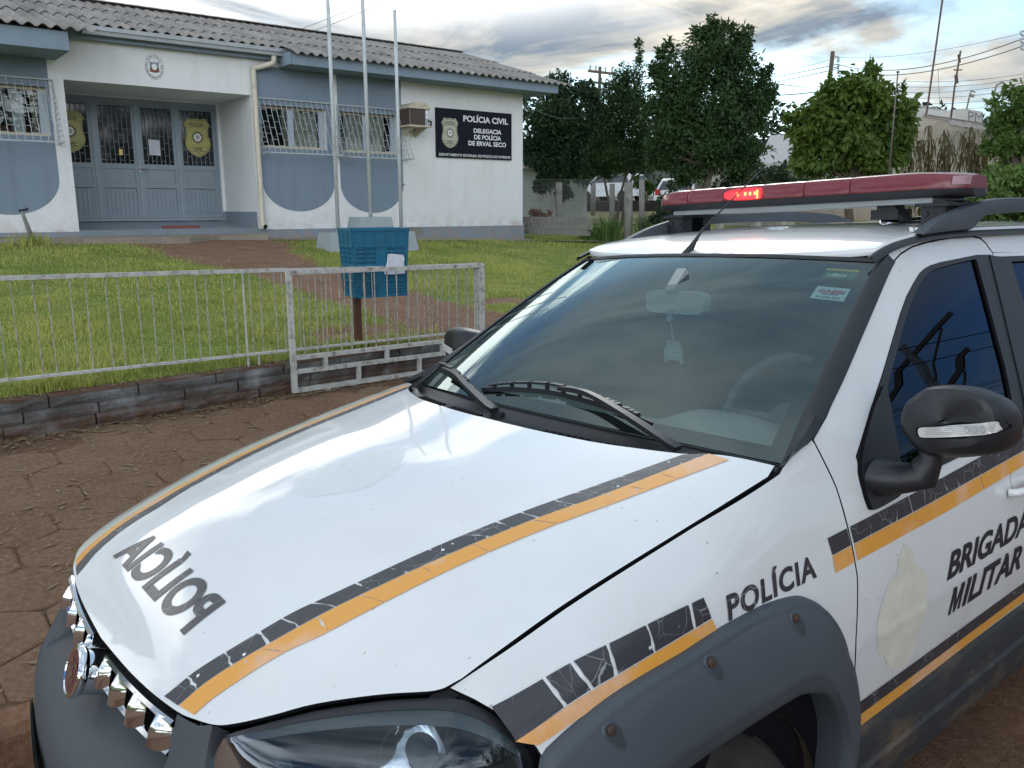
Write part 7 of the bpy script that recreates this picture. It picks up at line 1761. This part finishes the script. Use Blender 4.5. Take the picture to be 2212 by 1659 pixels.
for a, b in zip(pk[1:-1], pk[2:]): mb.bar(a + (0, 0, .02) - CF * .08, b + (0, 0, .02) - CF * .08, .05, .07)
mb.build('verge_trim', M['rustroof'], bd)
pr = [at(1988, 236, D1 + 3), at(2095, 236, D1 + 3), at(2124, 240, D1 + 2.4)]
mb = MB(); P_ = [at(1975, 232, D1 + 3), at(2050, 240, D1 + 2.8), at(2083, 234, D1 + 2.6), at(2122, 241, D1 + 2.2), at(2122, 300, D1 + 2.2), at(1975, 300, D1 + 3)]; P2 = [p + np.array([1., 3., 0]) for p in P_]; mb.add(P_[::-1] + P2[::-1], [tuple(range(6)), tuple(range(11, 5, -1))] + [(i, 6 + i, 6 + (i+1) % 6, (i+1) % 6) for i in range(6)]); mb.build('parapet', M['palegrey'], bd)
mb = MB(); P_ = [at(1968, 224, D1 + 4.5), at(2045, 237, D1 + 4.2), at(2045, 242, D1 + 4.0), at(1965, 236, D1 + 4.2)]; P2 = [p + np.array([.6, 1., .05]) for p in P_]; mb.add(P_[::-1] + P2[::-1], [(0,1,2,3), (7,6,5,4), (0,4,5,1), (1,5,6,2), (2,6,7,3), (3,7,4,0)]); mb.build('roof', M['roof'], bd)
U, Fc = text_fit('PM', 0, 1, 0, 1, bold=.0); o0, ou, ov_ = at(2086, 266, D1 + 2.3), at(2118, 270, D1 + 2.0) - at(2086, 266, D1 + 2.3), at(2086, 243, D1 + 2.3) - at(2086, 266, D1 + 2.3); mkobj('lettering', [o0 + ou * u + ov_ * v - CF * .18 for u, v in U], Fc, M['greylet'], bd)
mb = MB(); r = np.random.default_rng(6)
for k in range(9): a = at(2052 + 8 * k, 262 + 1.6 * k - (k % 3), D1 - 1.5); b = at(2062 + 8 * k, 272 + 1.2 * k, D1 - 2.3); mb.bar(a, b, .16, .05)
mb.build('loose_tiles', M['roof'], bd)
A, Bq = at(1668, 330, 30), at(1752, 345, 28)
gable('brick_house', 'small low house with a pale sheet roof showing between the two big trees', at(1650, 380, 30), at(1790, 380, 29), 4., 1.0, at(1700, 352, 29)[2], at(1700, 292, 31)[2], 'beige', 'paleroof')
cp = thing('carport', 'shaded open shed under the trees behind the light bar', 'shed', tuple(at(1600, 440, 27))); mb = MB(); a, b = at(1545, 380, 27), at(1700, 384, 26); quadbox(mb, a, b, a[2], a[2] + .18, 4.)
mb.build('roof', M['rustroof'], cp); mb = MB()
for x in (1560, 1640, 1695): p = at(x, 420, 26.6); mb.box((p[0] - .12, p[1] - .05, .9), (p[0] + .12, p[1] + .15, a[2]))
mb.build('pillar', M['palegrey'], cp); mb = MB(); a, b = at(1560, 420, 28.5), at(1720, 420, 27.5); quadbox(mb, a, b, .9, a[2] + 1.0, .2); mb.build('back_wall', M['palegrey'], cp)
# distant wooded hill
r = np.random.default_rng(41); V = []; F_ = []; n0 = 0; bl = []
for k in range(60):
    t = k / 59; p = at(1000 + 1500 * t, 262 - 34 * math.exp(-((t - .08) / .16)**2) + 22 * math.sin(t * 9) * .6 + 40 * t, 150 + r.uniform(-8, 8)); bl.append((*p, 7.5, 7.5, 5.5)); p2 = p - (0, 0, 9); bl.append((*p2, 9, 9, 7))
v, f = leaf_cloud(bl, 16000, 1.5, 42); tag(mkobj('distant_woods', v, f, M['hillm']), 'dark wooded ridge far behind the yard trees', 'trees', kind='stuff')
xs = np.linspace(940, 2700, 60); mb = MB(); mb.grid(np.array([[at(x, y_, dd) for x in xs] for y_, dd in ((300, 165), (420, 140), (452, 110))])); tag(mb.build('hill', M['hillm']), kind='structure')
# parked cars in the street behind
def hatch(label, pos, yaw, colr):
    t = thing('parked_car', label, 'car', tuple(pos)); t.rotation_euler = (0, 0, yaw); ORG[t.name] = np.zeros(3)
    prof = [(-1.85, .30), (-1.88, .55), (-1.84, .86), (-1.72, .98), (-1.40, 1.38), (-1.15, 1.46), (.1, 1.47), (.55, 1.38), (1.05, .98), (1.75, .82), (1.88, .60), (1.86, .30)]
    ring = catmull(prof, 3); mb = MB(); rows = []
    for y, k in ((-.84, .0), (-.84, 1), (.84, 1), (.84, 0)): rows.append([(x * (1 if k else .98), y - (.16 * np.sign(y) * np.clip((z - .9) / .5, 0, 1)), z) for x, z in ring])
    mb.grid(np.array(rows[1:3])[:, ::-1]); mb.add(rows[1], [tuple(range(len(ring)))[::-1]]); mb.add(rows[2], [tuple(range(len(ring)))]); mb.build('body', colr, t, autosmooth=35)
    mb = MB()
    for y in (-1, 1): mb.add([(x, y * (.853 - .16 * (z - .9) / .5), z) for x, z in ((-1.5, 1.0), (.95, 1.0), (.5, 1.34), (-1.25, 1.36))], [(0, 1, 2, 3)[::-y]])
    mb.add([(-1.735, -.70, 1.0), (-1.735, .70, 1.0), (-1.46, .60, 1.35), (-1.46, -.60, 1.35)], [(3, 2, 1, 0)]); mb.add([(1.06, -.70, 1.01), (1.06, .70, 1.01), (.66, .60, 1.34), (.66, -.60, 1.34)], [(0, 1, 2, 3)]); mb.build('window', M['cargls'], t)
    for x in (-1.15, 1.15):
        for y in (-.80, .80): mb = MB(); mb.tube([(x, y - .09, .30), (x, y + .09, .30)], .30, 20); mb.build('wheel', M['rubber'], t, autosmooth=40)
    for y in (-.68, .68): mb = MB(); mb.box((-1.90, y - .10, .78), (-1.80, y + .10, 1.02)); mb.build('tail_lamp', M['carred'], t)
    mb = MB(); mb.box((-1.93, -.82, .32), (-1.84, .82, .56)); mb.build('rear_bumper', colr, t); mb = MB(); mb.box((-1.945, -.22, .62), (-1.885, .22, .74)); mb.build('number_plate', M['carwht'], t)
    return t
hatch('white hatchback parked in the far street, its tail towards the camera', at(1325, 431, 44) - (0, 0, .15), RAD(100), M['carwht'])
hatch('white car half hidden by the dark shrub at the far street', at(1480, 452, 36) - (0, 0, .2), RAD(25), M['carwht'])
# ---------------------------------------------------------------- poles, masts and wires
def pole(label, base, top_, r0, mt='woodpole', cat='utility pole', name='utility_pole', arms=()):
    t = thing(name, label, cat, tuple(base)); mb = MB(); mb.tube([base, lerp(base, top_, .5), top_], [r0, r0 * .9, r0 * .8], 10); mb.build('shaft', M[mt], t, smooth=True)
    for a, b, w_ in arms: mb = MB(); mb.bar(a, b, w_); mb.build('crossarm', M[mt], t)
    return t
d = 58.; P1t, P1b = at(1296, 145, d), at(1289, 460, d)
p1 = pole('wooden H-frame utility pole with two crossarms above the middle trees', P1b, P1t, .14, arms=[(at(1270, 153, d), at(1330, 160, d), .16), (at(1268, 176, d), at(1335, 184, d), .14)])
mb = MB()
for x in (1275, 1287, 1308, 1322): a = at(x, 150 + (x - 1270) * .12, d); mb.tube([a, a + (0, 0, .3)], .06, 6)
mb.build('insulator', M['acgrey'], p1)
d = 42.; P2t, P2b = at(1799, 112, d), at(1775, 330, d)
p2 = pole('leaning brown utility pole behind the bright green tree', P2b, P2t, .13)
mb = MB()
for y_ in (122, 146): mb.tube(catmull([at(1801, y_, d), at(1812, y_ + 1, d), at(1810, y_ + 6, d), at(1812, y_ + 10, d)], 4), .035, 6)
for y_ in (127, 138, 152): mb.tube([at(1811, y_, d), at(1811, y_ + 7, d)], .06, 6)
mb.build('insulator', M['acgrey'], p2)
d = 26.; P3b, P3t = at(2285, 420, d), at(2222, 60, d)
p3 = pole('utility pole just beyond the right edge that carries the power lines', P3b, P3t, .12, mt='concpost'); mb = MB()
for y_ in (68, 84, 98): mb.tube(catmull([at(2222, y_, d), at(2206, y_, d), at(2206, y_ + 6, d), at(2212, y_ + 10, d)], 4), .03, 6)
mb.build('insulator', M['acgrey'], p3)
def mast(label, pts, d, r0, mt='galv', extra=()):
    t = thing('aerial_mast', label, 'mast', tuple(at(*pts[0], d)), None); mb = MB(); mb.tube([at(*p, d) for p in pts], r0, 8); mb.build('shaft', M[mt], t, smooth=True)
    for a, b, w_ in extra: mb = MB(); mb.bar(at(*a, d), at(*b, d), w_); mb.build('crossbar', M[mt], t)
    return t
mast('tall thin dark mast on the beige building, running out of the top of the picture', [(1998, 262), (2003, 235), (2040, -30)], 30, .035, 'woodpole')
mast('radio mast with a small crossbar and red joint on the beige parapet', [(2053, 265), (2062, 190), (2075, 110)], 31, .035, 'woodpole', [((2060, 151), (2078, 151), .04), ((2065, 162), (2067, 180), .09), ((2071, 118), (2073, 135), .07)])
mast('short lamp mast with a bent arm on the beige roof', [(2088, 237), (2095, 205), (2098, 196), (2106, 199)], 40, .04, 'concpost', [((2096, 206), (2104, 208), .12)])
mast('grey street lamp with a curved arm behind the right-hand tree', [(2139, 262), (2148, 200), (2153, 184), (2166, 177)], 40, .05, 'concpost')
mast('thin wire stay hanging beside the tall dark mast', [(2026, 150), (2032, 262)], 34, .008, 'wire')
def wire(label, a, b, sag, r_=.012):
    a, b = np.array(a), np.array(b); P = [a + (b - a) * t - np.array([0, 0, sag * 4 * t * (1 - t)]) for t in np.linspace(0, 1, 15)]
    t = MB(); t.tube(P, r_, 4, cap=False); o = t.build('power_line', M['wire'], org=a); return tag(o, label, 'cable', 'power lines above the street')
pe = lambda y_: at(1812, y_, 42.); p3a = lambda y_: at(2208, y_, 26.)
wire('thin upper power line between the leaning pole and the right edge', pe(124), p3a(72), .25, .007)
wire('upper of the two thick power lines running to the right edge', pe(140), p3a(84), .55, .016)
wire('lower of the two thick power lines running to the right edge', pe(152), p3a(100), .5, .016)
wire('thin power line going left from the top of the leaning pole', pe(124), at(1300, 235, 70), .3, .01); wire('power line from the leaning pole towards the tall tree, upper', pe(138), at(1300, 208, 62), .4, .018); wire('power line from the leaning pole towards the tall tree, lower', pe(148), at(1290, 222, 62), .4, .018)
wire('dark cable sloping into the tall tree below the sky', at(1670, 206, 40), at(1890, 172, 40), .15, .022)
for k, (ya, yb) in enumerate(((175, 150), (187, 158), (199, 168), (211, 180), (223, 195), (235, 212))):
    wire(('top', 'second', 'third', 'fourth', 'fifth', 'lowest')[k] + ' line of the six faint parallel cables over the beige roof', at(1950, ya, 55), at(2260, yb, 50), .3, .013)
wire('upper thin cable crossing the sky above the station ridge', at(430, 112, 48), at(880, -40, 30), .5, .010); wire('lower thin cable crossing the sky above the station ridge', at(430, 120, 48), at(900, -28, 30), .5, .010)
wire('thin cable from the station corner into the dark tree', (12.05, 15.1, 4.0), at(1290, 240, 24), .3, .008)
# ---------------------------------------------------------------- across the street (seen only as reflections)
sp = thing('street_pole', 'concrete street pole with two crossarms and many wires across the road', 'utility pole', (21.2, -6.9, 0)); mb = MB(); mb.tube([(21.2, -6.9, 0), (21.2, -6.9, 6.9)], [.16, .11], 10); mb.build('shaft', M['concpost'], sp, smooth=True)
for z, w_ in ((6.5, 1.5), (5.6, 1.1)): mb = MB(); mb.bar((21.2, -6.9 - w_, z), (21.2, -6.9 + w_, z + .1), .11); mb.bar((21.2, -6.9, z - .6), (21.2, -6.9 + w_ * .7, z), .05); mb.build('crossarm', M['woodpole'], sp)
for y_, z in ((-8.3, 6.55), (-7.6, 6.55), (-6.2, 6.6), (-5.5, 6.6), (-7.6, 5.7), (-6.2, 5.7), (-6.9, 4.9)):
    wire('overhead wire across the road, mirrored in the side windows', (-30, y_, z + .2), (70, y_, z + .1), .9, .014)
nb = gable('neighbour_house', 'plain house across the road behind the camera', (-4, -22), (26, -22), -8., 0, 3.0, 4.6, 'palegrey', 'rustroof')
r = np.random.default_rng(55)
NUM = ('one', 'two', 'three', 'four', 'five', 'six', 'seven', 'eight', 'nine')
for k, x in enumerate((4.6, 7.2, 10.5, 14, 19, 34, 46)):
    y = -15.5 + r.uniform(-1, 1); b = np.array([x, y, 0.]); h = r.uniform(8.5, 10.0) if x < 25 else 5.5; tree('roadside_tree', 'round green tree in the row across the road behind the camera', b, [(x, y, h * .62, 2.7, 2.4, h * .34), (x + 1.4, y + .4, h * .45, 2.0, 2.0, h * .24), (x - 1.4, y, h * .42, 2.0, 2.0, h * .24)], 1500, .46, 'leaf2', .16, 60 + k, group='trees across the road')
